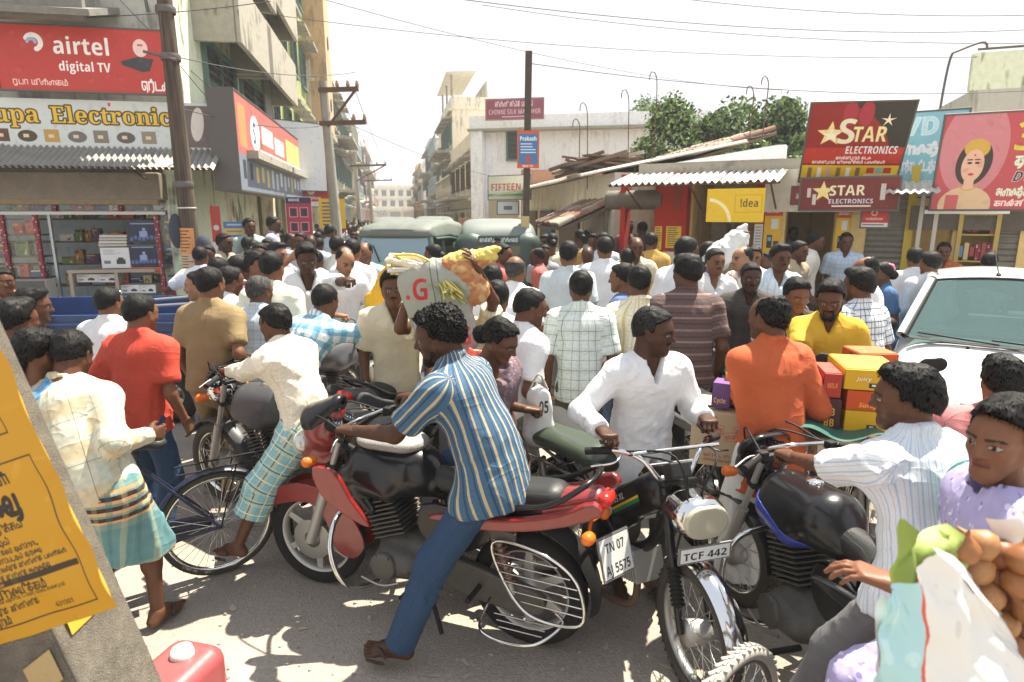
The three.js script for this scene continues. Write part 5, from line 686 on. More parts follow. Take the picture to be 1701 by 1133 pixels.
{const c=onPlane(PR,1650,270,0.4);sign('disc_hoarding','pink-red disc shop hoarding with a crowned woman portrait and gold stars',PR,c[0]+ 0.3,c[1],0.4,1.75,1.16,(x,w,h)=>{
x.fillStyle='#b8484e';x.fillRect(0,0,w,h);x.fillStyle='#c47a80';x.beginPath();x.ellipse(w*0.2,h*0.35,w*0.2,h*0.5,0,0,7);x.fill();fit(x,'3',w*0.42,h*0.38,w*0.16,h*0.4,'bold','#e0c050','left',['#7a4a18',5]);for(let i=0;i<3;i++)star(x,w*(0.66+i*0.13),h*0.27,w*0.055,'#dcc050');
x.fillStyle='#2e241e';x.beginPath();x.ellipse(w*0.215,h*0.5,w*0.105,h*0.24,0.12,0,7);x.fill();x.fillStyle='#c8a040';x.beginPath();x.ellipse(w*0.22,h*0.35,w*0.075,h*0.1,0.1,0,7);x.fill();x.fillStyle='#dcae90';x.beginPath();x.ellipse(w*0.21,h*0.53,w*0.066,h*0.17,0.05,0,7);x.fill();x.fillRect(w*0.175,h*0.66,w*0.06,h*0.12);x.fillStyle='#2e201a';for(const q of[0.19,0.235]){x.beginPath();x.ellipse(w*q,h*0.5,w*0.015,h*0.012,0,0,7);x.fill();x.fillRect(w*(q-0.018),h*0.46,w*0.034,h*0.012);}x.fillStyle='#b83a3a';x.beginPath();x.ellipse(w*0.208,h*0.62,w*0.018,h*0.014,0,0,7);x.fill();x.beginPath();x.arc(w*0.214,h*0.42,4,0,7);x.fill();x.fillStyle='#d4b48c';x.beginPath();x.ellipse(w*0.2,h*0.95,w*0.16,h*0.2,0,0,7);x.fill();x.fillStyle='#c05858';x.fillRect(w*0.08,h*0.84,w*0.08,h*0.16);x.strokeStyle='#c89a30';x.lineWidth=5;x.beginPath();x.arc(w*0.205,h*0.7,w*0.06,0.3,2.8);x.stroke();
tamil(x,'தமிழ், அனைத்து',w*0.45,h*0.53,h*0.1,'#d8e4c8',2.4,w*0.53);fit(x,'DVD, VCD, CD',w*0.45,h*0.7,w*0.53,h*0.14,'bold italic','#26302e','left',['#e0e4e0',4]);tamil(x,'அனைத்து தரமான விற்பனை',w*0.38,h*0.85,h*0.085,'#d8e4c8',2.4,w*0.6);tamil(x,'காஞ்சிபுரம் மின்னகம்',w*0.38,h*0.96,h*0.06,'#f0d8d4',2.2,w*0.6);
},{lean:12,yaw:4,px:640});}
{const a=atDepth(1608,200,14),G=thing('concrete_building','stained grey concrete building with an iron rail on its roof behind the hoardings','building',[a.x,0,-14],-0.35),hh=atDepth(1608,150,14).y;mesh('wall',box(7,hh,5,[3.5,hh/2,-2.5]),W.grey,G);mesh('parapet',box(7.1,0.75,0.2,[3.5,hh+0.375,-0.1]),W.green,G);mesh('rail',rod([0,hh+0.82,0],[7,hh+0.82,0],0.03),frameMetal,G);windowOn(G,3.6,hh-1.1,1,1.1,greenFr,0.01);}
// bent iron rods standing on the low roofs
const hook=(px,py0,py1,D,lean,label)=>{const a=atDepth(px,py1,D),b=atDepth(px+lean,py0,D),s=D/1020;solo('bent_iron_rod',tube([[a.x,a.y-0.3,a.z],[lerp(a.x,b.x,0.5)+ 0.01,lerp(a.y,b.y,0.5),a.z],[b.x,b.y,b.z],[b.x-5*s,b.y+7*s,b.z],[b.x-9*s,b.y+4*s,b.z],[b.x-10*s,b.y-6*s,b.z]],0.009*D/11,30,6),rustM,label,'iron rod');};
hook(1086,126,275,11.6,4,'tall thin bent iron rod rising from the sheet roof before the white building');hook(1243,150,244,10.4,8,'bent iron rod behind the gable wall, the thinner of two leaning ones');hook(1264,134,240,10.3,12,'rusty bent iron rod leaning beside the gable wall');hook(1043,156,290,12.4,0,'faint bent iron rod over the tile roof');hook(976,178,290,13,-2,'dark iron rod standing by the roof debris');hook(962,205,265,13.4,0,'short bent rod beside the roof debris');
{const D=9.5,a=atDepth(1556,200,D),b=atDepth(1583,88,D),c=atDepth(1640,70,D);solo('bracket_pole',tube([[a.x,a.y-0.4,a.z],[b.x,b.y,b.z],[b.x+0.05,b.y+0.02,b.z],[c.x-0.05,c.y,c.z],[c.x,c.y-0.03,c.z],[c.x+0.01,c.y-0.08,c.z]],0.017,40,7),frameMetal,'thin bracket pole with a bent arm above the red disc hoarding','pole');}
// ---------------------------------------------------------------- poles and wires
const woodPole=mat([0.16,0.125,0.095],0.9,{map:dataTex(128,512,(u,v)=>{const k=0.7+0.25*tn(u,v*0.06,40,3)+ 0.12*tn(u,v,9,5);return[k,k*0.96,k*0.9];},{repeat:[1,1]}),bumpMap:rep(fineBump,2,0.3),bumpScale:0.01});
{
const D=8.3,t=atDepth(266,-70,D),m=atDepth(316,400,D),g=thing('utility_pole','weathered brown pole standing before the electronics shop signs','pole',[m.x +(m.x-t.x)*0.9*0.22,0,-D]);const o=g.position;
mesh('shaft',rod([0,0,0],[t.x-o.x,t.y,0],0.125,0.085,14),woodPole,g);const along=(y)=>[(t.x-o.x)*y/t.y,y,0];for(const y of[2.35,3.9,4.45]){const p=along(y);mesh('clamp',lathe([[0.112,-0.04],[0.118,-0.02],[0.118,0.02],[0.112,0.04]],16,p),frameMetal,g);}
const p=along(3.85);mesh('bracket',[rod([p[0]- 0.28,p[1]+ 0.1,0.1],[p[0]+ 0.12,p[1],0.1],0.018),rod([p[0]- 0.2,p[1]+ 1.05,0.12],[p[0]- 0.16,p[1]+ 0.55,0.12],0.02)],frameMetal,g);mesh('wire_band',lathe([[0.116,-0.008],[0.12,0],[0.116,0.008]],14,along(2.05)),mat([0.6,0.6,0.58],0.4),g);
for(const[y,h,w,label,c]of[[1.62,0.34,0.2,'orange bill','#c88a50'],[1.42,0.28,0.24,'portrait bill','#b8a088'],[1.14,0.34,0.2,'yellow bill','#d8a828']]){const q=along(y);mesh('bill',...ink(new THREE.CylinderGeometry(0.127,0.13,h,12,1,true,-0.9,1.8).translate(q[0],q[1],0),96,128,(x,W2,H2)=>{x.fillStyle=c;x.fillRect(0,0,W2,H2);x.fillStyle='#5a3c1c';for(let i=0;i<7;i++)x.fillRect(14,12+i*16,rr(30,66),6);wear(x,W2,H2,40,0.2);}),g);}
for(const q of[sph(0.12,[-0.14,1.75,0.06],[0.7,1.9,0.8]),sph(0.13,[0.2,1.55,0.05],[0.7,1.2,0.7])])mesh('hung_bundle',q,mat([0.035,0.04,0.06],0.9),g);
}
function crossPole(label,px,topPy,D,arms,r=0.11){const t=atDepth(px,topPy,D),g=thing('power_pole',label,'pole',[t.x+0.18,0,t.z]);mesh('shaft',rod([0,0,0],[-0.18,t.y,0],r,r*0.75,10),mat([0.42,0.41,0.37],0.9,{map:grimeMap}),g);for(const[py,w,br]of arms){const y=atDepth(px,py,D).y;mesh('cross_arm',box(w,0.09,0.09,[w*0.38-0.15,y,0.09],[0,0,0.03]),rustM,g);if(br)mesh('arm_brace',rod([w*0.85-0.2,y-0.02,0.08],[-0.1,y-0.75,0.08],0.03),rustM,g);for(const q of[0.35,0.62,0.85])mesh('insulator',lathe([[0,0],[0.035,0.01],[0.045,0.05],[0.03,0.09],[0.035,0.12],[0,0.14]],8,[w*q-0.15,y+0.05,0.09]),mat([0.3,0.2,0.14],0.3),g);}return g;}
crossPole('grey concrete power pole with a braced cross arm on the left pavement',536,135,14,[[150,0.85,true],[205,1.0,false]],0.12);
crossPole('far power pole with cross arms on the left side of the street',588,255,32,[[275,1.8,true]],0.13);crossPole('farther thin power pole past the left houses',612,290,48,[[300,2,false]],0.14);
{// iron post with the route board
const D=10,t=atDepth(881,85,D),g=thing('iron_post','tall rusty brown iron post carrying a blue and orange route board','pole',[t.x-0.07,0,-D]);mesh('shaft',box(0.105,t.y,0.105,[0.02,t.y/2,0],[0,0,-0.012],0.012),mat([0.1,0.07,0.055],0.8,{map:rep(grimeMap,1.5)}),g);mesh('paper_wrap',box(0.13,0.5,0.13,[0,atDepth(876,375,D).y-0.1,0]),mat([0.5,0.4,0.2],0.9),g);
const b0=atDepth(859,218,D),b1=atDepth(895,280,D),w=b1.x-b0.x,h=b0.y-b1.y;const bd=thing('route_board','blue and orange board with white lettering and a red arrow on the iron post','sign',[(b0.x+b1.x)/ 2,(b0.y+b1.y)/ 2,-D+0.09]);mesh('board',box(w,h,0.02,[0,0,-0.012]),sheetBack,bd);mesh('printed_face',...ink(new THREE.PlaneGeometry(w,h),160,160*h/w,(x,W2,H2)=>{x.fillStyle='#c0582e';x.fillRect(0,0,W2,H2);x.fillStyle='#3f6f9c';x.fillRect(W2*0.08,H2*0.09,W2*0.84,H2*0.8);fit(x,'Prakash',W2*0.12,H2*0.27,W2*0.76,H2*0.16,'bold','#e8eef2');for(let i=0;i<4;i++){x.fillStyle='#c8d8e4';x.fillRect(W2*0.16,H2*(0.34+i*0.075),W2*rr(0.5,0.68),H2*0.03);}x.fillStyle='#c04030';x.beginPath();x.moveTo(W2*0.5,H2*0.64);x.lineTo(W2*0.66,H2*0.74);x.lineTo(W2*0.57,H2*0.74);x.lineTo(W2*0.57,H2*0.86);x.lineTo(W2*0.43,H2*0.86);x.lineTo(W2*0.43,H2*0.74);x.lineTo(W2*0.34,H2*0.74);x.fill();fit(x,'WAY TO',W2*0.24,H2*0.97,W2*0.5,H2*0.08,'bold','#f0dcc8');}),bd);
}
{const wm=mat([0.05,0.05,0.05],0.7);const wires=[[-10,30,9,450,2,10],[-10,62,9,330,-30,11],[560,-30,9,1740,48,13],[800,8,14,1740,72,12],[420,20,14,1740,92,14],[300,96,8.4,590,120,15],[560,150,14,640,268,32],[590,150,14,650,275,34],[470,-20,12,1300,150,22],[300,110,8.4,420,230,13],[1000,-20,12,1720,25,12],[585,208,14,880,300,27],[878,105,10,1720,150,13],[300,180,8.4,530,210,14],[180,-20,9,400,190,12]];
wires.forEach(([x0,y0,d0,x1,y1,d1],i)=>{const a=atDepth(x0,y0,d0),b=atDepth(x1,y1,d1),sag=a.distanceTo(b)*0.02,pts=[];for(let k=0;k<=8;k++){const t=k/8,p=a.clone().lerp(b,t);p.y -=sag*4*t*(1-t);pts.push(p.toArray());}solo('overhead_wire',tube(pts,0.0065,24,4),wm,'thin black overhead wire sagging across the street','wire','overhead wires');});}
// ---------------------------------------------------------------- trees
{
const leafM=[[0.16,0.26,0.07],[0.23,0.34,0.1],[0.1,0.17,0.05]].map((c)=>new THREE.MeshPhysicalMaterial({color:lin(...c),roughness:0.75,side:THREE.DoubleSide,transmission:0.25,thickness:0})),bark=mat([0.12,0.09,0.065],0.95,{map:grimeMap});
const tree=(px,topPy,D,R,label,n)=>{
const t=atDepth(px,topPy,D),g=thing('tree',label,'tree',[t.x,0,t.z]),H=t.y,c0=H-R*0.95;const br=[rod([0,0,0],[0.1,c0*0.6,0],0.2,0.14,8)];const clumps=[];
for(let i=0;i<24;i++){const a=rnd()*6.28,e=rr(-0.55,1.2),q=R*rr(0.4,0.95),p=V(Math.cos(a)*Math.cos(e)*q*1.2,c0+Math.sin(e)*q*0.9,Math.sin(a)*Math.cos(e)*q);clumps.push([p,R*rr(0.2,0.4)]);br.push(rod([0.1,c0*0.6+rnd()*0.5,0],p.toArray(),0.06,0.015,5));}
mesh('trunk',br,bark,g);
leafM.forEach((m,k)=>{const pos=[],nor=[];for(let i=0;i<n/3;i++){const[c,r]=pick(clumps),d=V(rr(-1,1),rr(-1,1),rr(-1,1));if(d.length()>1){i--;continue;}const p=c.clone().addScaledVector(d,r*(0.6+0.4*rnd())),s=rr(0.045,0.1),u=V(rr(-1,1),rr(-1,1),rr(-1,1)).normalize(),v=V(rr(-1,1),rr(-0.6,0.6),rr(-1,1)).cross(u).normalize();const A=p.clone().addScaledVector(u,s),B=p.clone().addScaledVector(v,s*0.45),C=p.clone().addScaledVector(u,-s),E=p.clone().addScaledVector(v,-s*0.45),nn=u.clone().cross(v).normalize();if(nn.y<0)nn.negate();for(const q of[A,B,C,A,C,E]){pos.push(q.x,q.y,q.z);nor.push(nn.x,nn.y,nn.z);}}const G2=new THREE.BufferGeometry();G2.setAttribute('position',new THREE.Float32BufferAttribute(pos,3));G2.setAttribute('normal',new THREE.Float32BufferAttribute(nor,3));mesh('crown',G2,m,g);});
};
tree(1196,150,19,2.6,'broad green tree behind the gable wall',44000);tree(1100,158,30,2.0,'smaller tree showing over the white silk shop roof',15000);tree(1322,190,17,1.75,'low bushy tree beside the leaning star hoarding',24000);tree(1258,205,18,1.5,'dark low tree filling the gap between the two taller ones',18000);
}
// ---------------------------------------------------------------- vehicles: x forward, y up, z to the right; origin under the rear wheel
const rubber=mat([0.016,0.015,0.014],0.85,{sheen:0,specularIntensity:0.5}),dustyRubber=mat([0.075,0.068,0.055],0.9,{map:grimeMap}),chrome=mat([0.62,0.62,0.6],0.18,{metalness:1,roughnessMap:scuffMap}),steel=mat([0.33,0.33,0.32],0.42,{metalness:0.8}),alu=mat([0.42,0.41,0.39],0.5,{metalness:0.6}),blackP=mat([0.008,0.008,0.009],0.3,{clearcoat:0.45,clearcoatRoughness:0.12,specularIntensity:0.4}),blackM=mat([0.012,0.012,0.012],0.6,{sheen:0,specularIntensity:0.5}),seatM=mat([0.022,0.023,0.022],0.45,{sheen:0,specularIntensity:0.7,bumpMap:rep(fineBump,4),bumpScale:0.002}),redP=mat([0.3,0.018,0.016],0.3,{clearcoat:0.8,clearcoatRoughness:0.1,map:rep(grimeMap,3)}),orangeL=mat([0.75,0.16,0.01],0.25),redL=mat([0.5,0.02,0.015],0.2),lampGlass=mat([0.55,0.55,0.5],0.12,{clearcoat:1,metalness:0.3}),engineM=mat([0.16,0.155,0.145],0.62,{metalness:0.5,map:rep(grimeMap,3)});
const P3=(a,b,ra,rb,o)=>cone(V(...a),V(...b),ra,rb,o);
const blob=(prims,cell=0.009,post)=>{const g=sdf(prims,cell,{post});return boxUV(g);};
const Zx=V(0,0,1),Yx=V(0,1,0);
function tyreGeo(R,r,knob){const p=[],n=14;for(let i=0;i<=n;i++){const a=-2.5+5.0*i/n;p.push([R-r+Math.cos(a)*r,Math.sin(a)*r*1.05]);}const gs=[lathe(p,56,[0,0,0],[Math.PI/2,0,0])];if(knob){const m=Math.round(R*6.283/0.036),kg=new THREE.BoxGeometry(0.02,0.007,r*0.5);for(let i=0;i<m;i++)for(const s of[-0.6,0,0.6]){const a=(i +(s?0.5:0))/ m*6.283,g=kg.clone();g.rotateY(s*0.9);g.translate(0,r*(1-0.16*Math.abs(s)),s*r*0.92);g.rotateX(0);g.translate(0,R-r,0);g.rotateZ(a);gs.push(g);}}return join(gs);}
function wheel(parent,name,x,y,R,r,o){// hub axis along z
const G=new THREE.Group();G.name=name;parent.add(G);G.position.set(x,y,0);if(o.steer)G.rotation.y=o.steer;
mesh('tyre',tyreGeo(R,r,o.knob),o.tyre??rubber,G);
const rp=[];for(const[a,b]of[[0,r*0.62],[-0.012,r*0.66],[-0.02,r*0.3],[-0.022,0],[-0.02,-r*0.3],[-0.012,-r*0.66],[0,-r*0.62]])rp.push([R-r*1.7+a,b]);mesh('rim',lathe(rp,44,[0,0,0],[Math.PI/2,0,0]),o.rim??chrome,G);
mesh('hub',lathe([[0,-0.055],[o.hubR??0.05,-0.05],[o.hubR??0.05,0.05],[0,0.055]],20,[0,0,0],[Math.PI/2,0,0]),o.hub??alu,G);
const Ri=R-r*1.72;if(o.alloy){for(let i=0;i<6;i++){const a=i*1.0472;const g=prism([[-0.03,0.03],[0.03,0.03],[0.016,Ri],[-0.016,Ri]],0.022,0.004);g.rotateZ(a);mesh('alloy_arm',g,o.rim??alu,G);}}else{const s=[],n=o.spokes??32;for(let i=0;i<n;i++){const a=i/n*6.283,da=(i%4<2?1:-1)*0.5,z=i%2?0.035:-0.035,hr=(o.hubR??0.05)*0.9;s.push(rod([Math.cos(a+da)*hr,Math.sin(a+da)*hr,z],[Math.cos(a)*Ri,Math.sin(a)*Ri,0],0.0019,0.0019,4));}mesh('spokes',s,o.spokeM??chrome,G);}
if(o.disc)mesh('brake_disc',lathe([[0.05,-0.002],[0.12,-0.002],[0.12,0.002],[0.05,0.002]],28,[0,0,o.disc],[Math.PI/2,0,0]),steel,G);
return G;
}
function guardArc(R,w,a0,a1,t=0.012,flare=0.35){// mudguard: an arc strip round a wheel, curved across
const g=new THREE.PlaneGeometry(1,1,28,8),p=g.attributes.position;for(let i=0;i<p.count;i++){const u=p.getX(i)+ 0.5,v=p.getY(i),a=lerp(a0,a1,u),r=R-flare*4*v*v*w*0.5,e=1;p.setXYZ(i,Math.cos(a)*r,Math.sin(a)*r,v*w*e);}g.computeVertexNormals();return g;
}
function plateCell(lines,yellow){return cell(256,lines.length>1?190:96,(x,w,h)=>{x.fillStyle=yellow?'#d8b430':'#d8dad6';x.fillRect(0,0,w,h);x.strokeStyle='#333';x.lineWidth=5;x.strokeRect(5,5,w-10,h-10);lines.forEach((l,i)=>fit(x,l,w/2,h*(i+0.78)/ lines.length,w*0.84,h*0.62/lines.length,'bold','#24242a','center'));wear(x,w,h,30,0.2);});}
function plate(parent,lines,p,r,w=0.19,h=0.11){const m=mesh('number_plate',box(w,h,0.006,[0,0,-0.004],[0,0,0]),steel,parent);m.position.set(...p);m.rotation.set(...r,'YXZ');mesh('plate_print',...onCell(new THREE.PlaneGeometry(w*0.98,h*0.96),plateCell(lines)),m).position.z=0.001;return m;}
function spring(a,b,r,n,wire){const A=V(...a),B=V(...b),d=B.clone().sub(A),L=d.length(),q=new THREE.Quaternion().setFromUnitVectors(V(0,1,0),d.clone().normalize()),pts=[];for(let i=0;i<=n*8;i++){const t=i /(n*8),an=t*n*6.283;pts.push(V(Math.cos(an)*r,t*L,Math.sin(an)*r).applyQuaternion(q).add(A).toArray());}return tube(pts,wire,n*14,5);}
function headAngle(G,steer,px){const H=new THREE.Group();H.name='front_end';G.add(H);H.position.set(px,0,0);H.rotation.y=steer;return H;}
function motorcycle(o){
const G=thing('motorcycle',o.label,'motorcycle',[0,0,0],0,o.group),R=0.3,WB=1.29,body=o.body,tank=o.tank??body,fine=o.fine??0.009;
wheel(G,'rear_wheel',0,R,R,0.048,{alloy:o.alloy,rim:o.rim,hubR:0.07,tyre:o.tyre,knob:o.knob});
const F=headAngle(G,o.steer??0,WB);// fork, bars, lamp and front wheel turn together
wheel(F,'front_wheel',0,R,R,0.042,{alloy:o.alloy,rim:o.rim,tyre:o.tyre,knob:o.knob,hubR:o.alloy?0.045:0.075,disc:o.alloy?-0.06:0});
for(const s of[-1,1]){mesh('fork_leg',[rod([0,R,s*0.078],[-0.115,0.62,s*0.078],0.029,0.029,12),rod([-0.115,0.62,s*0.078],[-0.235,0.96,s*0.078],0.017,0.017,10)],o.fork??alu,F);}
for(const[x,y]of[[-0.17,0.78],[-0.225,0.94]])mesh('yoke',box(0.06,0.03,0.2,[x,y,0],[0,0,0.34],0.01),blackM,F);
mesh('handlebar',tube([[-0.42,1.0,-0.35],[-0.36,1.03,-0.22],[-0.25,1.0,-0.08],[-0.25,1.0,0.08],[-0.36,1.03,0.22],[-0.42,1.0,0.35]],0.011,40,7),o.bar??chrome,F);
for(const s of[-1,1]){mesh('grip',rod([-0.375,1.022,s*0.235],[-0.42,1.0,s*0.35],0.017,0.017,9),rubber,F);mesh('lever',tube([[-0.345,1.015,s*0.2],[-0.32,1.005,s*0.24],[-0.365,0.985,s*0.36]],0.006,10,5),steel,F);mesh('switch_pod',box(0.045,0.04,0.05,[-0.36,1.025,s*0.205],[0,0,0],0.008),blackM,F);if(o.mirrors){mesh('mirror_stalk',tube([[-0.34,1.03,s*0.2],[-0.3,1.14,s*0.24],[-0.29,1.2,s*0.27]],0.006,10,5),blackM,F);mesh('mirror',blob([P3([-0.29,1.23,s*0.25],[-0.29,1.245,s*0.31],0.05,0.042,{ax:V(1,0,0),s:3})],0.008),blackM,F);}}
mesh('front_mudguard',o.sportGuard?[guardArc(R+0.032,0.145,0.35,2.75).toNonIndexed(),prism(smoothPts([[-0.34,0.02],[-0.3,0.15],[-0.14,0.31],[0.06,0.345],[0.22,0.28],[0.31,0.13],[0.26,0.17],[0.0,0.235],[-0.1,0.16],[-0.17,-0.03],[-0.27,-0.06]],3),0.012,0.003,[0,0,-0.075]),prism(smoothPts([[-0.34,0.02],[-0.3,0.15],[-0.14,0.31],[0.06,0.345],[0.22,0.28],[0.31,0.13],[0.26,0.17],[0.0,0.235],[-0.1,0.16],[-0.17,-0.03],[-0.27,-0.06]],3),0.012,0.003,[0,0,0.075])].map((g)=>g.translate(0,R,0)):guardArc(R+0.035,0.125,0.55,3.0).translate(0,R,0),o.guardM??body,F);F.children[F.children.length-1].material=doubled(o.guardM??body);
// lamp and instruments
if(o.fairing){mesh('headlamp_fairing',blob([P3([-0.1,0.93,0],[-0.02,0.83,0],0.1,0.075,{k:0.03,ax:Zx,s:0.85}),P3([-0.16,1.06,0],[-0.08,0.98,0],0.05,0.09,{k:0.05,ax:Zx,s:0.72}),P3([-0.14,0.8,0],[-0.06,0.8,0],0.05,0.06,{k:0.04,ax:Zx,s:0.7})],fine),body,F);mesh('headlamp',blob([P3([0.03,0.87,0],[0.045,0.85,0],0.075,0.06,{ax:Zx,s:0.72})],0.008),lampGlass,F);mesh('visor',blob([P3([-0.18,1.12,0],[-0.07,1.02,0],0.045,0.1,{k:0.03,ax:Zx,s:0.75})],fine,(d,p)=>Math.max(d,-(d+0.012),p.x*-1-0.21)),blackP,F);}
else{mesh('headlamp_shell',lathe([[0,-0.12],[0.06,-0.1],[0.088,-0.03],[0.09,0.02],[0.084,0.03]],22,[-0.06,0.84,0],[0,0,-Math.PI/2]),o.lampM??chrome,F);mesh('headlamp_glass',lathe([[0,0.05],[0.05,0.045],[0.084,0.028]],22,[-0.06,0.84,0],[0,0,-Math.PI/2]),lampGlass,F);mesh('visor',blob([P3([-0.14,0.96,-0.05],[-0.14,0.96,0.05],0.1,0.1,{ax:V(0.8,0.6,0),s:1.7})],fine,(d,p)=>Math.max(d,-(d+0.014),(-0.16-p.x)+(p.y-0.96)*-0.55)),blackP,F);}
for(const s of[-1,1]){const gx=o.fairing?-0.19:-0.155,gy=o.fairing?1.03:0.995;const q=mesh('gauge',lathe([[0,-0.05],[0.042,-0.045],[0.048,0],[0.044,0.004],[0.042,0]],20,[gx,gy,s*0.055],[0,0,0.75]),blackM,F);mesh('gauge_face',lathe([[0,0.001],[0.04,0.001],[0.04,0]],20,[gx,gy,s*0.055],[0,0,0.75]),gaugeM,q);mesh('front_indicator',blob([P3([-0.1,0.83,s*0.15],[-0.09,0.83,s*0.18],0.026,0.03)],0.008),orangeL,F);}
for(const q of[tube([[-0.36,1.02,-0.2],[-0.1,1.06,-0.1],[-0.12,0.85,-0.06],[-0.25,0.6,-0.05]],0.005,24,5),tube([[-0.36,1.02,0.2],[-0.12,1.08,0.1],[-0.08,0.8,0.1],[0,0.42,0.08]],0.005,24,5),tube([[-0.36,1.03,0.22],[-0.14,1.04,0.02],[-0.2,0.8,-0.04],[-0.3,0.7,0.03]],0.005,24,5)])mesh('cable',q,blackM,F);
// tank, seat, panels
const tankP=(e)=>[P3([0.9,0.82,0],[0.62,0.83,0],0.115,0.13,{ax:Zx,s:0.86,k:0.05}),P3([0.62,0.8,0],[0.5,0.77,0],0.11,0.075,{ax:Zx,s:0.9,k:0.06}),...[-1,1].map((s)=>P3([0.9,0.76,s*0.09],[0.72,0.74,s*0.1],0.07,0.075,{k:0.05})),...(o.scoop?[-1,1].map((s)=>P3([0.98,0.76,s*0.1],[0.84,0.6,s*0.1],0.055,0.03,{k:0.04})):[])].map((q)=>({...q,ra:q.ra+e,rb:q.rb+e}));mesh('fuel_tank',blob(tankP(0),fine),tank,G);
if(o.stripe)mesh('tank_flash',blob(tankP(0.004),0.007,(d,p)=>Math.max(d,-d-0.012,Math.abs(p.y-0.71-0.22*(p.x-0.7))- 0.03-0.05*(p.x-0.6),0.09-Math.abs(p.z))),o.stripe,G);
mesh('fuel_cap',lathe([[0,0.012],[0.035,0.01],[0.04,0],[0.04,-0.01]],18,[0.74,0.955,0]),chrome,G);
for(const s of[-1,1]){if(o.scoop)mesh('tank_scoop',prism(smoothPts([[1.04,0.88],[0.92,0.87],[0.84,0.74],[0.74,0.6],[0.86,0.64],[1.0,0.74]],3),0.03,0.008,[0,0,s*0.15],[0,s*-0.14,0]),body,G);
mesh('side_panel',prism(smoothPts([[0.52,0.7],[0.3,0.7],[0.14,0.62],[0.26,0.5],[0.44,0.48],[0.54,0.56]],3),0.035,0.01,[0,0,s*0.115]),o.side??blackP,G);}
mesh('seat',blob([P3([0.48,0.8,0],[0.25,0.785,0],0.07,0.085,{ax:Yx,s:1.1,k:0.05}),P3([0.25,0.79,-0.04],[-0.12,0.83,-0.03],0.08,0.07,{k:0.06,ax:Yx,s:1.35}),P3([0.25,0.79,0.04],[-0.12,0.83,0.03],0.08,0.07,{k:0.06,ax:Yx,s:1.35})],fine,(d,p)=>Math.max(d,0.735-p.y)),seatM,G);
for(const s of[-1,1])mesh('tail_panel',prism(smoothPts([[0.42,0.72],[0.2,0.69],[-0.06,0.72],[-0.3,0.8],[-0.4,0.865],[-0.36,0.91],[-0.2,0.83],[0.05,0.765],[0.3,0.75]],3),0.04,0.012,[0,0,s*0.115],[s*0.1,s*-0.1,0]),body,G);
mesh('tail_cowl',blob([P3([-0.1,0.79,0],[-0.33,0.86,0],0.06,0.042,{ax:Zx,s:0.6})],fine),body,G);mesh('tail_light',blob([P3([-0.37,0.855,-0.03],[-0.37,0.855,0.03],0.036,0.036)],0.008),redL,G);
mesh('grab_rail',tube([[0.05,0.8,-0.16],[-0.15,0.85,-0.17],[-0.3,0.95,-0.12],[-0.33,0.965,0],[-0.3,0.95,0.12],[-0.15,0.85,0.17],[0.05,0.8,0.16]],0.014,40,7),o.rail??blackP,G);
mesh('rear_mudguard',guardArc(R+0.06,0.15,1.1,3.35).translate(0,R+0.04,0),doubled(blackM),G);if(o.plate)plate(G,o.plate,[-0.43,0.6,-0.03],[-0.3,-Math.PI/2-0.5,0],0.2,0.2);
for(const s of[-1,1]){mesh('rear_indicator',[rod([-0.3,0.72,0],[-0.32,0.71,s*0.1],0.009),...[blob([P3([-0.33,0.71,s*0.12],[-0.325,0.71,s*0.14],0.03,0.03)],0.008)]],orangeL,G);
mesh('shock_absorber',[rod([0.03,0.34,s*0.13],[0.13,0.68,s*0.13],0.018,0.018,9),rod([0.105,0.6,s*0.13],[0.14,0.71,s*0.13],0.034,0.034,10)],steel,G);mesh('shock_spring',spring([0.045,0.39,s*0.13],[0.108,0.61,s*0.13],0.031,8,0.0055),o.springM??rustM,G);
mesh('swing_arm',rod([0,R,s*0.095],[0.5,0.38,s*0.09],0.022,0.024),alu,G);}
mesh('chain_case',[prism(smoothPts([[-0.1,0.25],[-0.12,0.34],[0.1,0.4],[0.45,0.44],[0.52,0.36],[0.4,0.28]],3),0.05,0.012,[0,0,-0.1])],engineM,G);
mesh('frame',[tube([[1.07,0.86,0],[1.02,0.7,0],[0.86,0.4,0],[0.8,0.25,0]],0.022,20),tube([[1.05,0.88,0],[0.7,0.74,0],[0.45,0.7,0],[-0.1,0.76,0]],0.022,20),rod([0.48,0.7,0.06],[0.46,0.32,0.06],0.018),rod([0.48,0.7,-0.06],[0.46,0.32,-0.06],0.018)],blackM,G);
// engine
const en=mesh('engine',blob([P3([0.52,0.36,0],[0.72,0.36,0],0.115,0.125,{k:0.05}),P3([0.6,0.34,-0.11],[0.72,0.34,-0.11],0.075,0.09,{k:0.03}),P3([0.6,0.34,0.11],[0.68,0.34,0.11],0.085,0.08,{k:0.03})],0.012),engineM,G);for(let i=0;i<9;i++)mesh('cooling_fin',box(0.2,0.009,0.21,[0.735+i*0.009,0.47+i*0.022,0],[0,0,-0.38],0.003),engineM,en);mesh('cylinder_head',box(0.16,0.09,0.17,[0.825,0.69,0],[0,0,-0.38],0.02),engineM,en);mesh('engine_cover',[lathe([[0,0.012],[0.03,0.016],[0.05,0.008],[0.066,0.012],[0.078,0],[0.078,-0.02]],22,[0.72,0.34,-0.19],[-Math.PI/2,0,0]),...Array.from({length:6},(_,i)=>sph(0.008,[0.72+Math.cos(i*1.05)*0.07,0.34+Math.sin(i*1.05)*0.07,-0.198],[1,1,1],6,4))],engineM,en);
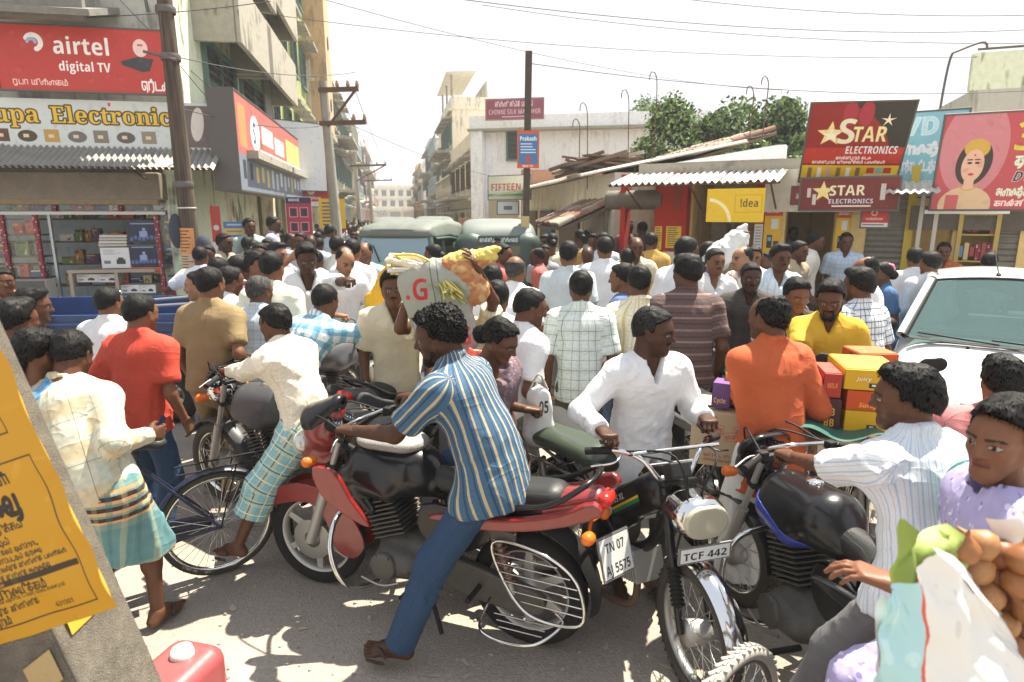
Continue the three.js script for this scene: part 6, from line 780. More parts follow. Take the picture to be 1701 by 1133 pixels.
mesh('exhaust_pipe',tube([[0.86,0.66,0.05],[0.98,0.55,0.07],[0.92,0.3,0.1],[0.7,0.2,0.13],[0.4,0.2,0.15],[0.1,0.26,0.17]],0.022,40,9),chrome,G);mesh('silencer',rod([0.3,0.22,0.17],[-0.25,0.34,0.19],0.045,0.05,14),o.silM??blackM,G);
mesh('gear_lever',tube([[0.62,0.28,-0.2],[0.72,0.25,-0.21],[0.84,0.27,-0.21]],0.007,12,5),steel,G);for(const s of[-1,1]){mesh('foot_peg',rod([0.55,0.27,s*0.14],[0.55,0.27,s*0.29],0.014),rubber,G);mesh('rear_foot_peg',rod([0.2,0.34,s*0.14],[0.2,0.34,s*0.27],0.013),rubber,G);}
mesh('side_stand',rod([0.5,0.25,-0.12],[0.38,0.06,-0.2],0.012),blackM,G);
if(o.crash)for(const s of[-1,1])mesh('crash_guard',tube([[0.97,0.62,s*0.03],[0.99,0.56,s*0.2],[0.96,0.42,s*0.29],[0.88,0.24,s*0.27],[0.8,0.2,s*0.1],[0.79,0.22,s*0.03]],0.015,40,8),o.crash,G);
if(o.sareeGuard){const g=chrome,z=-0.2,fr=[[0.1,0.63],[-0.16,0.62],[-0.3,0.52],[-0.34,0.36],[-0.28,0.32],[-0.08,0.33],[0.06,0.47]];mesh('saree_guard_frame',tube(fr.map(([x,y])=>[x,y,z -(y<0.4?0.03:0)]),0.0075,60,6,true),g,G);const xs=(y)=>{const c=[];for(let i=0;i<fr.length;i++){const[x0,y0]=fr[i],[x1,y1]=fr[(i+1)%fr.length];if((y0-y)*(y1-y)<0)c.push(x0 +(x1-x0)*(y-y0)/(y1-y0));}return[Math.min(...c),Math.max(...c)];};for(let i=1;i<7;i++){const y=0.325+0.3*i/7,[a,b]=xs(y);mesh('guard_wire',rod([a,y,z-0.01],[b,y,z-0.01],0.0038,0.0038,5),g,G);}mesh('guard_step',tube([[0.14,0.3,-0.15],[0.12,0.24,-0.3],[-0.14,0.25,-0.32],[-0.24,0.31,-0.2],[-0.2,0.33,-0.18]],0.0075,40,6),g,G);for(let i=0;i<3;i++)mesh('step_wire',rod([0.1-i*0.03,0.255,-0.19-i*0.04],[-0.17,0.27,-0.2-i*0.04],0.0038,0.0038,5),g,G);mesh('guard_bracket',box(0.12,0.06,0.03,[0.06,0.66,-0.17],[0,0,0.1],0.008),engineM,G);}
if(o.bag)mesh('tank_bag',blob([P3([0.84,0.96,0],[0.68,0.965,0],0.12,0.12,{ax:Yx,s:2.6})],fine),mat([0.28,0.27,0.25],0.5,{bumpMap:rep(fineBump,3),bumpScale:0.004}),G);
return G;
}
const gaugeM=mat(0xffffff,0.25,{map:canvasTex(64,64,(x)=>{x.fillStyle='#1a2026';x.fillRect(0,0,64,64);x.strokeStyle='#9ab0c0';x.lineWidth=2;for(let i=0;i<12;i++){const a=i*0.5236;x.beginPath();x.moveTo(32+20*Math.cos(a),32+20*Math.sin(a));x.lineTo(32+27*Math.cos(a),32+27*Math.sin(a));x.stroke();}x.beginPath();x.moveTo(32,32);x.lineTo(48,20);x.stroke();})});
const dbl=new Map();function doubled(m){if(m.side===THREE.DoubleSide)return m;if(!dbl.has(m)){const c=m.clone();c.side=THREE.DoubleSide;dbl.set(m,c);}return dbl.get(m);}
function setOn(o,rear,front,k=1){const dx=front[0]- rear[0],dz=front[1]- rear[1];o.position.set(rear[0],0,rear[1]);o.rotation.y=Math.atan2(-dz,dx);o.scale.setScalar(k);o.updateMatrixWorld(true);return o;}
const spot=(o,x,y,z)=>V(x,y,z).applyMatrix4(o.matrixWorld).toArray();
function moped(o){
const G=thing('moped',o.label,'moped',[0,0,0],0,o.group),R=0.285,WB=1.14,F=headAngle(G,o.steer??0,WB);
wheel(G,'rear_wheel',0,R,R,0.034,{rim:chrome,tyre:dustyRubber,hubR:0.06});wheel(F,'front_wheel',0,R,R,0.034,{rim:steel,tyre:dustyRubber,knob:true,hubR:0.055});
for(const s of[-1,1]){mesh('fork_leg',[rod([0,R,s*0.07],[-0.06,0.46,s*0.07],0.016),rod([-0.075,0.5,s*0.07],[-0.2,0.84,s*0.065],0.021)],blackP,F);mesh('fork_gaiter',Array.from({length:9},(_,i)=>lathe([[0.018,-0.01],[0.03,0],[0.018,0.01]],14,[lerp(-0.03,-0.085,i/8),lerp(0.4,0.53,i/8),s*0.07],[0,0,0.36])),rubber,F);}
mesh('front_mudguard',guardArc(R+0.03,0.1,0.35,2.3).translate(0,R,0),doubled(chrome),F);
for(const[x,y]of[[-0.18,0.8],[-0.2,0.86]])mesh('yoke',box(0.05,0.03,0.17,[x,y,0],[0,0,0.35],0.01),blackM,F);
mesh('handlebar',tube([[-0.42,0.95,-0.33],[-0.34,0.97,-0.22],[-0.27,0.95,-0.14],[-0.23,0.86,-0.06],[-0.23,0.85,0],[-0.23,0.86,0.06],[-0.27,0.95,0.14],[-0.34,0.97,0.22],[-0.42,0.95,0.33]],0.012,60,8),chrome,F);mesh('handlebar_brace',[rod([-0.26,0.92,-0.125],[-0.26,0.92,0.125],0.008),rod([-0.22,1.0,-0.2],[-0.22,1.0,0.2],0.009),rod([-0.3,0.96,-0.18],[-0.22,1.0,-0.2],0.007),rod([-0.3,0.96,0.18],[-0.22,1.0,0.2],0.007)],chrome,F);
for(const s of[-1,1]){mesh('grip',rod([-0.355,0.967,s*0.235],[-0.42,0.95,s*0.335],0.017),rubber,F);mesh('lever',tube([[-0.33,0.96,s*0.2],[-0.29,0.94,s*0.25],[-0.34,0.91,s*0.34]],0.0055,10,5),chrome,F);}
for(const q of[tube([[-0.33,0.97,-0.2],[-0.08,1.0,-0.1],[-0.06,0.88,-0.03],[-0.16,0.6,-0.04]],0.005,24,5),tube([[-0.33,0.97,0.2],[-0.1,1.02,0.08],[-0.05,0.88,0.05],[-0.1,0.5,0.07]],0.005,24,5),tube([[-0.33,0.96,0.18],[-0.14,0.95,0.02],[-0.12,0.85,0],[-0.25,0.7,0]],0.005,24,5)])mesh('cable',q,blackM,F);
mesh('headlamp_shell',blob([P3([-0.11,0.79,-0.03],[-0.04,0.785,-0.03],0.075,0.085,{k:0.03,ax:Yx,s:1.05}),P3([-0.11,0.79,0.03],[-0.04,0.785,0.03],0.075,0.085,{k:0.03,ax:Yx,s:1.05})],0.008,(d,p)=>Math.max(d,p.x-0.015)),chrome,F);mesh('headlamp_glass',blob([P3([-0.03,0.785,-0.03],[0.0,0.785,-0.03],0.072,0.072),P3([-0.03,0.785,0.03],[0.0,0.785,0.03],0.072,0.072,{k:0.03})],0.008,(d,p)=>Math.max(d,0.012-p.x,p.x-0.036)),mat([0.42,0.4,0.3],0.15,{clearcoat:1}),F);
mesh('speedometer',box(0.07,0.07,0.1,[-0.16,0.93,0.03],[0,0,0.5],0.012),blackM,F);if(o.plate)plate(F,o.plate,[0.03,0.655,0.0],[0,Math.PI/2,0],0.24,0.072);
const tm=o.tank??blackP;mesh('fuel_tank',blob([P3([0.84,0.78,0],[0.62,0.62,0],0.09,0.085,{ax:Zx,s:1.2,k:0.05}),P3([0.62,0.6,0],[0.56,0.5,0],0.085,0.06,{ax:Zx,s:1.3,k:0.05})],0.008),tm,G);mesh('fuel_cap',lathe([[0,0.035],[0.035,0.03],[0.04,0.0],[0.03,-0.02]],16,[0.83,0.885,0]),o.capM??blackM,G);
for(const s of[-1,1]){mesh('tank_print',...ink(new THREE.PlaneGeometry(0.26,0.1).rotateY(s>0?0:Math.PI),256,100,(x,w,h)=>{x.fillStyle=o.tankHex??'#141414';x.fillRect(0,0,w,h);fit(x,o.word??'TVS XL',s>0?14:14,44,130,40,'bold italic','#d8d8d0');x.fillStyle='#d8b020';x.fillRect(0,56,w,11);x.fillStyle='#1f7a48';x.fillRect(0,67,w,17);}),G).position.set(0.7,0.685,s*0.083);const m=G.children[G.children.length-1];m.rotation.z=s*0.66;}
mesh('frame',[tube([[0.97,0.84,0],[0.92,0.7,0],[0.78,0.48,0],[0.6,0.4,0],[0.3,0.5,0]],0.028,24),rod([0.4,0.45,0.05],[0.1,0.66,0.08],0.014),rod([0.4,0.45,-0.05],[0.1,0.66,-0.08],0.014)],o.frameM??blackP,G);
mesh('seat',blob([P3([0.42,0.76,0],[0.3,0.755,0],0.075,0.09,{ax:Yx,s:1.3}),P3([0.3,0.76,-0.035],[-0.25,0.78,-0.04],0.085,0.085,{ax:Yx,s:1.5,k:0.06}),P3([0.3,0.76,0.035],[-0.25,0.78,0.04],0.085,0.085,{ax:Yx,s:1.5,k:0.06})],0.01),o.seat??seatM,G);
mesh('carrier',[rod([0.2,0.67,0.13],[-0.33,0.68,0.13],0.01),rod([0.2,0.67,-0.13],[-0.33,0.68,-0.13],0.01),rod([-0.33,0.68,-0.13],[-0.33,0.68,0.13],0.01),rod([-0.05,0.67,-0.13],[-0.05,0.67,0.13],0.01)],chrome,G);mesh('rear_mudguard',guardArc(R+0.035,0.11,0.6,3.3).translate(0,R,0),doubled(o.frameM??blackP),G);
const en=mesh('engine',blob([P3([0.5,0.3,0],[0.62,0.32,0],0.09,0.085)],0.012),engineM,G);for(let i=0;i<7;i++)mesh('cooling_fin',box(0.008,0.15,0.16,[0.68+i*0.02,0.36+i*0.006,0],[0,0,0.3],0.003),alu,en);
mesh('exhaust_pipe',tube([[0.78,0.34,0.04],[0.82,0.24,0.09],[0.6,0.17,0.13],[0.1,0.22,0.15]],0.018,30),rustM,G);mesh('silencer',rod([0.3,0.19,0.15],[-0.2,0.25,0.16],0.035,0.035,12),steel,G);for(const s of[-1,1])mesh('shock_absorber',[rod([0.02,R+0.02,s*0.1],[0.1,0.66,s*0.1],0.022)],steel,G);
for(const s of[-1,1])mesh('pedal',[rod([0.46,0.3,s*0.1],[0.5+s*0.08,0.24,s*0.14],0.008),box(0.09,0.02,0.09,[0.5+s*0.1,0.24,s*0.19],[0,0,0],0.006)],rubber,G);return G;
}
function bicycle(o){
const G=thing('bicycle',o.label,'bicycle',[0,0,0],0,o.group),R=0.335,WB=1.08,fm=o.frame??blackP,F=headAngle(G,o.steer??0,WB),wo={rim:chrome,tyre:o.tyre??rubber,hubR:0.022,spokes:36,knob:o.knob};
wheel(G,'rear_wheel',0,R,R,0.019,wo);wheel(F,'front_wheel',0,R,R,0.019,wo);
mesh('fork',[rod([0,R,0.05],[-0.1,0.68,0.035],0.011),rod([0,R,-0.05],[-0.1,0.68,-0.035],0.011),rod([-0.1,0.68,0],[-0.16,0.9,0],0.017)],fm,F);mesh('handlebar',tube([[-0.4,0.98,-0.28],[-0.24,1.0,-0.26],[-0.13,0.99,-0.1],[-0.14,0.97,0],[-0.13,0.99,0.1],[-0.24,1.0,0.26],[-0.4,0.98,0.28]],0.011,44),chrome,F);for(const s of[-1,1])mesh('grip',rod([-0.3,0.992,s*0.268],[-0.41,0.978,s*0.281],0.016),rubber,F);mesh('brake_rods',[rod([-0.3,0.96,0.24],[-0.12,0.95,0.05],0.004),rod([-0.3,0.96,-0.24],[-0.12,0.95,-0.05],0.004),rod([-0.1,0.95,0.03],[-0.02,0.6,0.03],0.004)],chrome,F);
mesh('front_mudguard',guardArc(R+0.025,0.058,0.6,3.3).translate(0,R,0),doubled(fm),F);mesh('rear_mudguard',guardArc(R+0.025,0.058,0.5,3.55).translate(0,R,0),doubled(fm),G);if(o.whiteTail){mesh('mudguard_tail',guardArc(R+0.029,0.062,2.75,3.4).translate(0,R,0),doubled(mat([0.6,0.58,0.52],0.6)),G);mesh('reflector',lathe([[0,0.012],[0.024,0.008],[0.026,0]],14,[-R-0.03,R+0.1,0],[0,0,Math.PI/2]),redL,G);}
mesh('frame',[rod([0.94,0.84,0],[0.38,0.8,0],0.014),rod([0.96,0.72,0],[0.45,0.3,0],0.016),rod([0.38,0.88,0],[0.45,0.3,0],0.015),rod([0.92,0.9,0],[0.97,0.68,0],0.018),...[-1,1].flatMap((s)=>[rod([0,R,s*0.055],[0.45,0.3,s*0.035],0.01),rod([0,R,s*0.055],[0.38,0.8,s*0.02],0.009)])],fm,G);
mesh('saddle',blob([P3([0.28,0.93,-0.05],[0.36,0.93,-0.01],0.055,0.04,{ax:Yx,s:1.6,k:0.05}),P3([0.28,0.93,0.05],[0.36,0.93,0.01],0.055,0.04,{ax:Yx,s:1.6,k:0.05}),P3([0.36,0.93,0],[0.5,0.94,0],0.035,0.022,{ax:Yx,s:1.4,k:0.04})],0.008),o.saddle??seatM,G);mesh('carrier',[rod([0.2,0.72,0.07],[-0.25,0.72,0.07],0.006),rod([0.2,0.72,-0.07],[-0.25,0.72,-0.07],0.006),rod([0,0.72,-0.07],[0,0.72,0.07],0.005),rod([-0.12,0.72,-0.07],[-0.12,0.72,0.07],0.005),rod([-0.25,0.72,-0.07],[-0.25,0.72,0.07],0.006),rod([0,R,0.07],[-0.12,0.72,0.07],0.005),rod([0,R,-0.07],[-0.12,0.72,-0.07],0.005)],blackM,G);
mesh('crank',[lathe([[0,-0.004],[0.09,-0.004],[0.09,0.004],[0,0.004]],26,[0.45,0.3,0.05],[Math.PI/2,0,0]),rod([0.45,0.3,0.07],[0.57,0.2,0.08],0.009),rod([0.45,0.3,-0.07],[0.33,0.4,-0.08],0.009)],chrome,G);mesh('pedal',box(0.09,0.022,0.08,[0.57,0.2,0.13],[0,0,0],0.006),rubber,G);mesh('pedal',box(0.09,0.022,0.08,[0.33,0.4,-0.13],[0,0,0],0.006),rubber,G);mesh('chain_guard',prism(smoothPts([[0.0,0.37],[0.0,0.31],[0.4,0.24],[0.54,0.26],[0.55,0.36],[0.4,0.39]],3),0.02,0.005,[0,0,0.055]),fm,G);return G;
}
// auto rickshaw: x forward, origin under its middle
const autoGreen=mat([0.05,0.095,0.07],0.4,{clearcoat:0.3}),canopyM=mat([0.17,0.2,0.18],0.6,{map:rep(grimeMap,1.2)}),autoYellow=mat([0.6,0.42,0.03],0.45);
function rickshaw(o){
const G=thing('auto_rickshaw',o.label,'auto rickshaw',[0,0,0],0,'auto rickshaws in the traffic'),top=o.top??canopyM,side=o.side??autoGreen;
mesh('canopy',loft([[-1.3,1.3,1.5,0.46,0.54,4],[-1.22,1.22,1.64,0.5,0.6,4.5],[-1.0,1.3,1.72,0.52,0.62,4.5],[0,1.46,1.75,0.52,0.62,4.5],[0.72,1.47,1.69,0.5,0.6,4.5],[0.86,1.5,1.62,0.46,0.56,4]],36),top,G);mesh('canopy_hem',tube([[0.8,1.49,-0.57],[0,1.47,-0.61],[-1.1,1.3,-0.61],[-1.3,1.28,0],[-1.1,1.3,0.61],[0,1.47,0.61],[0.8,1.49,0.57]],0.02,50),side,G);
mesh('body',blob([P3([-0.2,0.6,-0.4],[-1.1,0.62,-0.4],0.24,0.26,{k:0.12}),P3([-0.2,0.6,0.4],[-1.1,0.62,0.4],0.24,0.26,{k:0.12}),P3([-0.5,0.55,0],[-1.1,0.6,0],0.3,0.32,{k:0.1}),P3([0.9,0.6,0],[0.35,0.4,0],0.2,0.2,{ax:Zx,s:0.5,k:0.1})],0.03),side,G);
mesh('front_cowl',blob([P3([0.98,1.0,0],[1.18,0.55,0],0.2,0.22,{ax:Zx,s:0.55,k:0.1})],0.025),side,G);mesh('windscreen_frame',[tube([[0.98,0.98,-0.52],[0.82,1.5,-0.5],[0.8,1.56,-0.42],[0.8,1.56,0.42],[0.82,1.5,0.5],[0.98,0.98,0.52]],0.04,50),rod([0.99,0.98,-0.52],[0.99,0.98,0.52],0.035)],side,G);const wsn=new THREE.PlaneGeometry(1.0,0.58).rotateY(Math.PI/2).rotateZ(0.29).translate(0.91,1.27,0);mesh('windscreen',wsn,mat([0.16,0.26,0.3],0.08,{side:THREE.DoubleSide,clearcoat:1}),G);
mesh('rear_panel',blob([P3([-1.18,1.4,-0.42],[-1.22,0.8,-0.46],0.12,0.14,{k:0.2}),P3([-1.18,1.4,0.42],[-1.22,0.8,0.46],0.12,0.14,{k:0.2}),P3([-1.2,1.35,0],[-1.24,0.8,0],0.14,0.16,{ax:Zx,s:0.3,k:0.2})],0.025),side,G);mesh('rear_window',new THREE.PlaneGeometry(0.62,0.26).rotateY(-Math.PI/2).translate(-1.385,1.24,0),mat([0.13,0.12,0.07],0.2),G);if(o.word)mesh('rear_lettering',...ink(new THREE.PlaneGeometry(0.6,0.11).rotateY(-Math.PI/2).translate(-1.372,1.46,0),256,48,(x,w,h)=>{x.fillStyle='#37463f';x.fillRect(0,0,w,h);tamil(x,o.word,10,36,22,'#c8d4d0',2,w-20);}),G);
for(const s of[-1,1]){mesh('side_post',rod([0.2,0.6,s*0.55],[0.15,1.55,s*0.5],0.03),side,G);mesh('side_flap',box(0.75,0.5,0.02,[-0.75,1.25,s*0.57],[s*0.06,0,0],0.005),side,G);mesh('lamp',blob([P3([1.26,0.82,s*0.28],[1.3,0.82,s*0.28],0.07,0.06)],0.02),lampGlass,G);}
mesh('seat',box(0.5,0.14,1.0,[-0.75,0.6,0],[0,0,0],0.04),seatM,G);wheel(G,'front_wheel',1.05,0.22,0.22,0.05,{rim:steel,hubR:0.06});for(const s of[-1,1]){const w=wheel(G,'rear_wheel',-0.85,0.22,0.22,0.055,{rim:steel,hubR:0.06});w.position.z=s*0.52;}
mesh('handlebar',tube([[0.72,0.95,-0.28],[0.78,1.0,-0.1],[0.78,1.0,0.1],[0.72,0.95,0.28]],0.014,20),blackM,G);mesh('wiper',rod([0.995,1.0,0.1],[0.9,1.4,0.3],0.008),blackM,G);return G;
}
// car: lofted body
function loft(secs,n=28){// secs: [x, yBottom, yTop, halfWidthTop, halfWidthBottom, power]; rings round the body
const pos=[],idx=[];secs.forEach(([x,yb,yt,wt,wb,pw=3])=>{for(let i=0;i<n;i++){const a=i/n*6.283,c=Math.cos(a),s=Math.sin(a),e=2/pw,X=Math.sign(c)*Math.abs(c)**e,Y=Math.sign(s)*Math.abs(s)**e,t=(Y+1)/ 2;pos.push(x,lerp(yb,yt,t),X*lerp(wb,wt,t));}});
for(let k=0;k+1<secs.length;k++)for(let i=0;i<n;i++){const a=k*n+i,b=k*n +(i+1)%n,c=a+n,d=b+n;idx.push(a,b,c,b,d,c);}
for(const k of[0,secs.length-1]){const c=pos.length/3,s=secs[k];pos.push(s[0],(s[1]+ s[2])/ 2,0);for(let i=0;i<n;i++){const a=k*n+i,b=k*n +(i+1)%n;k?idx.push(a,b,c):idx.push(b,a,c);}}
const g=new THREE.BufferGeometry();g.setAttribute('position',new THREE.Float32BufferAttribute(pos,3));g.setIndex(idx);g.computeVertexNormals();return boxUV(g);
}
function sheet(f,nu=20,nv=14){const g=new THREE.PlaneGeometry(1,1,nu,nv),p=g.attributes.position;for(let i=0;i<p.count;i++){const q=f(p.getX(i)+ 0.5,p.getY(i)+ 0.5);p.setXYZ(i,...q);}g.computeVertexNormals();return g;}
function car(o){// x forward, origin in the middle on the ground
const G=thing('car',o.label,'car'),paint=mat([0.74,0.76,0.77],0.3,{clearcoat:0.8,clearcoatRoughness:0.08});
mesh('body',loft([[-1.82,0.35,0.82,0.66,0.7,4],[-1.7,0.25,0.92,0.74,0.79,4],[-1.0,0.22,0.95,0.78,0.82,4],[0.4,0.22,0.96,0.78,0.83,4],[0.9,0.22,0.95,0.77,0.83,3.6],[1.3,0.22,0.88,0.73,0.82,3.2],[1.6,0.24,0.78,0.66,0.79,3],[1.76,0.28,0.68,0.58,0.74,3],[1.84,0.34,0.56,0.5,0.66,3]],40),paint,G);
// cabin: pillars and roof as painted sheets, glass between
const roof=sheet((u,v)=>{const x=lerp(-1.15,0.22,u),z=lerp(-0.56,0.56,v);return[x,1.42+0.07*(1 -((v-0.5)*2)**2)+ 0.03*Math.sin(u*3.1)- 0.05*Math.max(0,(u-0.8)*5)**2*0.5,z];});roof.rotateX(0);mesh('roof',roof,doubled(paint),G);
const ws=(u,v)=>{const z=lerp(-1,1,u)*lerp(0.72,0.545,v),b=0.12*(1 -(u*2-1)**2);return[lerp(0.86,0.2,v)+ b*(1-0.4*v),lerp(0.945,1.425,v)+ 0.05*(1 -(u*2-1)**2)*v,z];};
mesh('windscreen',sheet(ws),new THREE.MeshPhysicalMaterial({color:lin(0.2,0.34,0.33),roughness:0.03,metalness:0,transmission:0.75,thickness:0,side:THREE.DoubleSide,ior:1.5}),G);
mesh('windscreen_seal',[0,1].map((q)=>tube(Array.from({length:9},(_,i)=>ws(i/8,q)),0.014,30,6)).concat([0,1].map((q)=>tube([ws(q,0),ws(q,0.5),ws(q,1)],0.03,20,7))),blackM,G);
for(const s of[-1,1]){mesh('front_pillar',tube([[0.84,0.95,s*0.745],[0.5,1.2,s*0.655],[0.2,1.42,s*0.57]],0.042,20,8),paint,G);mesh('roof_rail',tube([[0.2,1.42,s*0.565],[-0.5,1.45,s*0.575],[-1.15,1.4,s*0.555]],0.045,24,8),paint,G);mesh('rear_pillar',tube([[-1.15,1.4,s*0.555],[-1.5,0.95,s*0.7]],0.06,12,8),paint,G);mesh('middle_pillar',rod([-0.35,0.95,s*0.77],[-0.4,1.43,s*0.58],0.035),blackM,G);mesh('side_window',sheet((u,v)=>[lerp(lerp(0.74,-1.4,u),lerp(0.2,-1.1,u),v),lerp(0.95,1.4,v),s*lerp(0.755,0.565,v)],6,4),mat([0.03,0.04,0.04],0.08,{side:THREE.DoubleSide}),G);mesh('headlamp',blob([P3([1.66,0.63,s*0.5],[1.58,0.65,s*0.64],0.09,0.08,{ax:Yx,s:1.3})],0.02),lampGlass,G);mesh('wing_mirror',blob([P3([0.62,1.0,s*0.86],[0.6,1.01,s*0.95],0.075,0.06)],0.018),blackM,G);mesh('washer_nozzle',blob([P3([1.06,0.925,s*0.26],[1.07,0.925,s*0.26],0.014,0.014)],0.006),blackM,G);mesh('door_handle',box(0.16,0.03,0.03,[-0.2,0.78,s*0.835],[0,0,0],0.01),blackM,G);}
mesh('rear_window',sheet((u,v)=>[lerp(-1.5,-1.16,v),lerp(0.95,1.4,v),lerp(-1,1,u)*lerp(0.68,0.54,v)],6,4),mat([0.03,0.04,0.04],0.08,{side:THREE.DoubleSide}),G);
mesh('wiper',[tube([[1.0,0.965,-0.5],[0.99,0.985,-0.1],[0.95,0.99,0.1]],0.009,16,5),tube([[1.0,0.965,0.05],[0.97,0.99,0.4],[0.86,0.99,0.62]],0.009,16,5)],blackM,G);mesh('cowl_grille',sheet((u,v)=>[lerp(0.98,0.9,v)+ 0.1*(1 -(u*2-1)**2),0.955+0.004*v,lerp(-0.68,0.68,u)],14,2),doubled(blackM),G);
mesh('bumper',loft([[1.7,0.3,0.5,0.78,0.76,4],[1.84,0.28,0.52,0.7,0.68,3],[1.92,0.32,0.48,0.5,0.48,3]],24),paint,G);mesh('grille',box(0.03,0.1,0.6,[1.83,0.57,0],[0,0,0],0.01),blackM,G);mesh('aerial',rod([0.1,1.5,0.06],[-0.15,1.72,0.1],0.005),blackM,G);mesh('aerial_base',blob([P3([0.12,1.49,0.06],[0.08,1.5,0.06],0.02,0.018)],0.008),blackM,G);
for(const s of[-1,1])for(const x of[1.15,-1.2]){const w=wheel(G,'wheel',x,0.29,0.29,0.09,{rim:alu,alloy:true,hubR:0.08});w.position.z=s*0.73;}mesh('dashboard',box(0.35,0.12,1.2,[0.55,0.92,0],[0,0,0.1],0.03),blackM,G);for(const s of[-1,1])mesh('front_seat',blob([P3([-0.2,0.7,s*0.36],[-0.38,1.2,s*0.36],0.17,0.13,{ax:V(1,0,0),s:1.5})],0.03),mat([0.1,0.1,0.1],0.9),G);
mesh('windscreen_sticker',sheet((u,v)=>{const q=ws(0.3+u*0.07,0.86+v*0.08);return[q[0]+ 0.006,q[1]+ 0.004,q[2]];},3,3),doubled(mat([0.55,0.6,0.6],0.6)),G);return G;
}
// ---------------------------------------------------------------- traffic
const redBike=setOn(motorcycle({label:'red motorcycle with black seat and wire guard carrying the man in the striped shirt',body:redP,tank:blackP,scoop:true,alloy:true,rim:mat([0.5,0.49,0.46],0.45,{metalness:0.5}),fairing:true,sportGuard:true,sareeGuard:true,crash:chrome,plate:['TN 07','AJ 5575'],bag:true,mirrors:false,fine:0.0075,springM:mat([0.2,0.06,0.03],0.6),steer:0.1}),[0.08,-2.56],[-1.06,-3.05],0.95);redBike.scale.y=0.93;redBike.updateMatrixWorld(true);
const blackBike=setOn(motorcycle({label:'black motorcycle with blue tank flash ridden by the man in the pale striped shirt',body:blackP,tank:blackP,stripe:mat([0.03,0.05,0.3],0.3),crash:chrome,lampM:blackP,tyre:dustyRubber,knob:true,guardM:blackP,fine:0.008,steer:0.12,fork:alu}),[1.4,-1.72],[1.16,-2.88],0.92);blackBike.scale.y=0.93;blackBike.updateMatrixWorld(true);
const moped1=setOn(moped({label:'black moped with green and yellow tank stripe pushed by the man in the white kurta',plate:['TCF 442'],steer:-0.12}),[0.32,-3.3],[0.74,-2.3],1.0);
const moped2=setOn(moped({label:'dark moped with a long green seat beside the woman in the mauve saree',seat:mat([0.045,0.06,0.04],0.3,{clearcoat:0.3}),tankHex:'#16201a',steer:0.3}),[0.3,-3.15],[-0.25,-3.95],1);
const cycle1=setOn(bicycle({label:'dark blue bicycle with a white mudguard tail held by the man in the plaid lungi',frame:mat([0.008,0.011,0.035],0.4),whiteTail:true,tyre:dustyRubber}),[-1.62,-3.12],[-2.4,-2.6],0.9);
const cycle3=setOn(bicycle({label:'loaded bicycle with chrome mudguards behind the man in the orange shirt',frame:mat([0.02,0.05,0.04],0.4)}),[1.25,-3.35],[2.15,-3.75],1.02);
const greyBike=setOn(motorcycle({label:'grey motorcycle under the rider in the plaid lungi and cream shirt',body:mat([0.06,0.06,0.065],0.4),tyre:dustyRubber,fine:0.015}),[-0.92,-3.42],[-2.02,-4.02],0.97);
const bikes=[];
const addBike=(label,rear,front,k=1,base=greyBike)=>{const c=copyOf(base,null,undefined,label);setOn(c,rear,front,k);bikes.push(c);return c;};
const dhotiBike=addBike('grey motorcycle ridden by the man in the blue checked shirt',[-0.85,-4.05],[-1.6,-5.05],0.98);
const facingBike=setOn(motorcycle({label:'black motorcycle with a silver headlamp under the rider in the dark shirt',body:blackP,mirrors:true,crash:chrome,fine:0.015}),[1.95,-5.25],[1.55,-4.1],0.98);
const maroonBike=addBike('black motorcycle under the man in the maroon striped shirt',[1.25,-3.55],[1.3,-4.85],0.98);
const yellowBike=setOn(motorcycle({label:'black motorcycle with round mirrors loaded with cartons before the man in the yellow shirt',body:blackP,mirrors:true,fine:0.015}),[2.2,-4.2],[1.95,-2.95],0.95);
const rightBike=addBike('black motorcycle with a round mirror beside the white car',[2.6,-2.0],[2.05,-3.15],0.98,yellowBike);
addBike('parked motorcycle beside the white dressed men near the shutters',[3.7,-6.6],[4.5,-7.0],0.97,facingBike);addBike('motorcycle among the pedestrians near the left pavement',[-1.6,-6.4],[-1.1,-7.5],0.97);addBike('motorcycle parked by the yellow notice board',[-3.4,-12.4],[-3.9,-13.4],1);addBike('motorcycle behind the khaki shirt man facing the blue truck',[-1.9,-4.6],[-2.4,-5.6],0.95);
addBike('motorcycle among the white shirts near the iron post',[0.7,-6.2],[0.4,-7.4],0.97);addBike('motorcycle with a rider facing up the street beside the right auto rickshaw',[0.9,-8.4],[0.55,-7.2],0.97,facingBike);
{const a=rickshaw({label:'green auto rickshaw with a pale roof facing up the street, windscreen toward the crowd'});a.position.set(-1.62,0,-10.2);a.rotation.y=-Math.PI/2-0.15;a.scale.setScalar(1.08);const b=rickshaw({label:'dark green auto rickshaw driving away with white lettering across its rounded back',word:'காஞ்சிபுரம் மின்னகம்',top:mat([0.14,0.165,0.15],0.55),side:mat([0.03,0.055,0.045],0.45)});b.position.set(-0.28,0,-11.2);b.rotation.y=Math.PI/2+0.05;b.scale.setScalar(1.08);
for(const[x,z,label]of[[-3.2,-17,'far auto rickshaw with a cream roof following the green one'],[-2.5,-20,'farthest auto rickshaw with a cream roof in the traffic']]){const c=copyOf(a,[x,0,z],-Math.PI/2-0.2,label);}}
const whiteCar=car({label:'white hatchback with a tinted windscreen nosing into the crowd'});whiteCar.position.set(4.62,0,-5.75);whiteCar.scale.y=0.95;whiteCar.rotation.y=-Math.PI/2-0.42;whiteCar.rotation.y=Math.atan2(-0.83,-0.56);
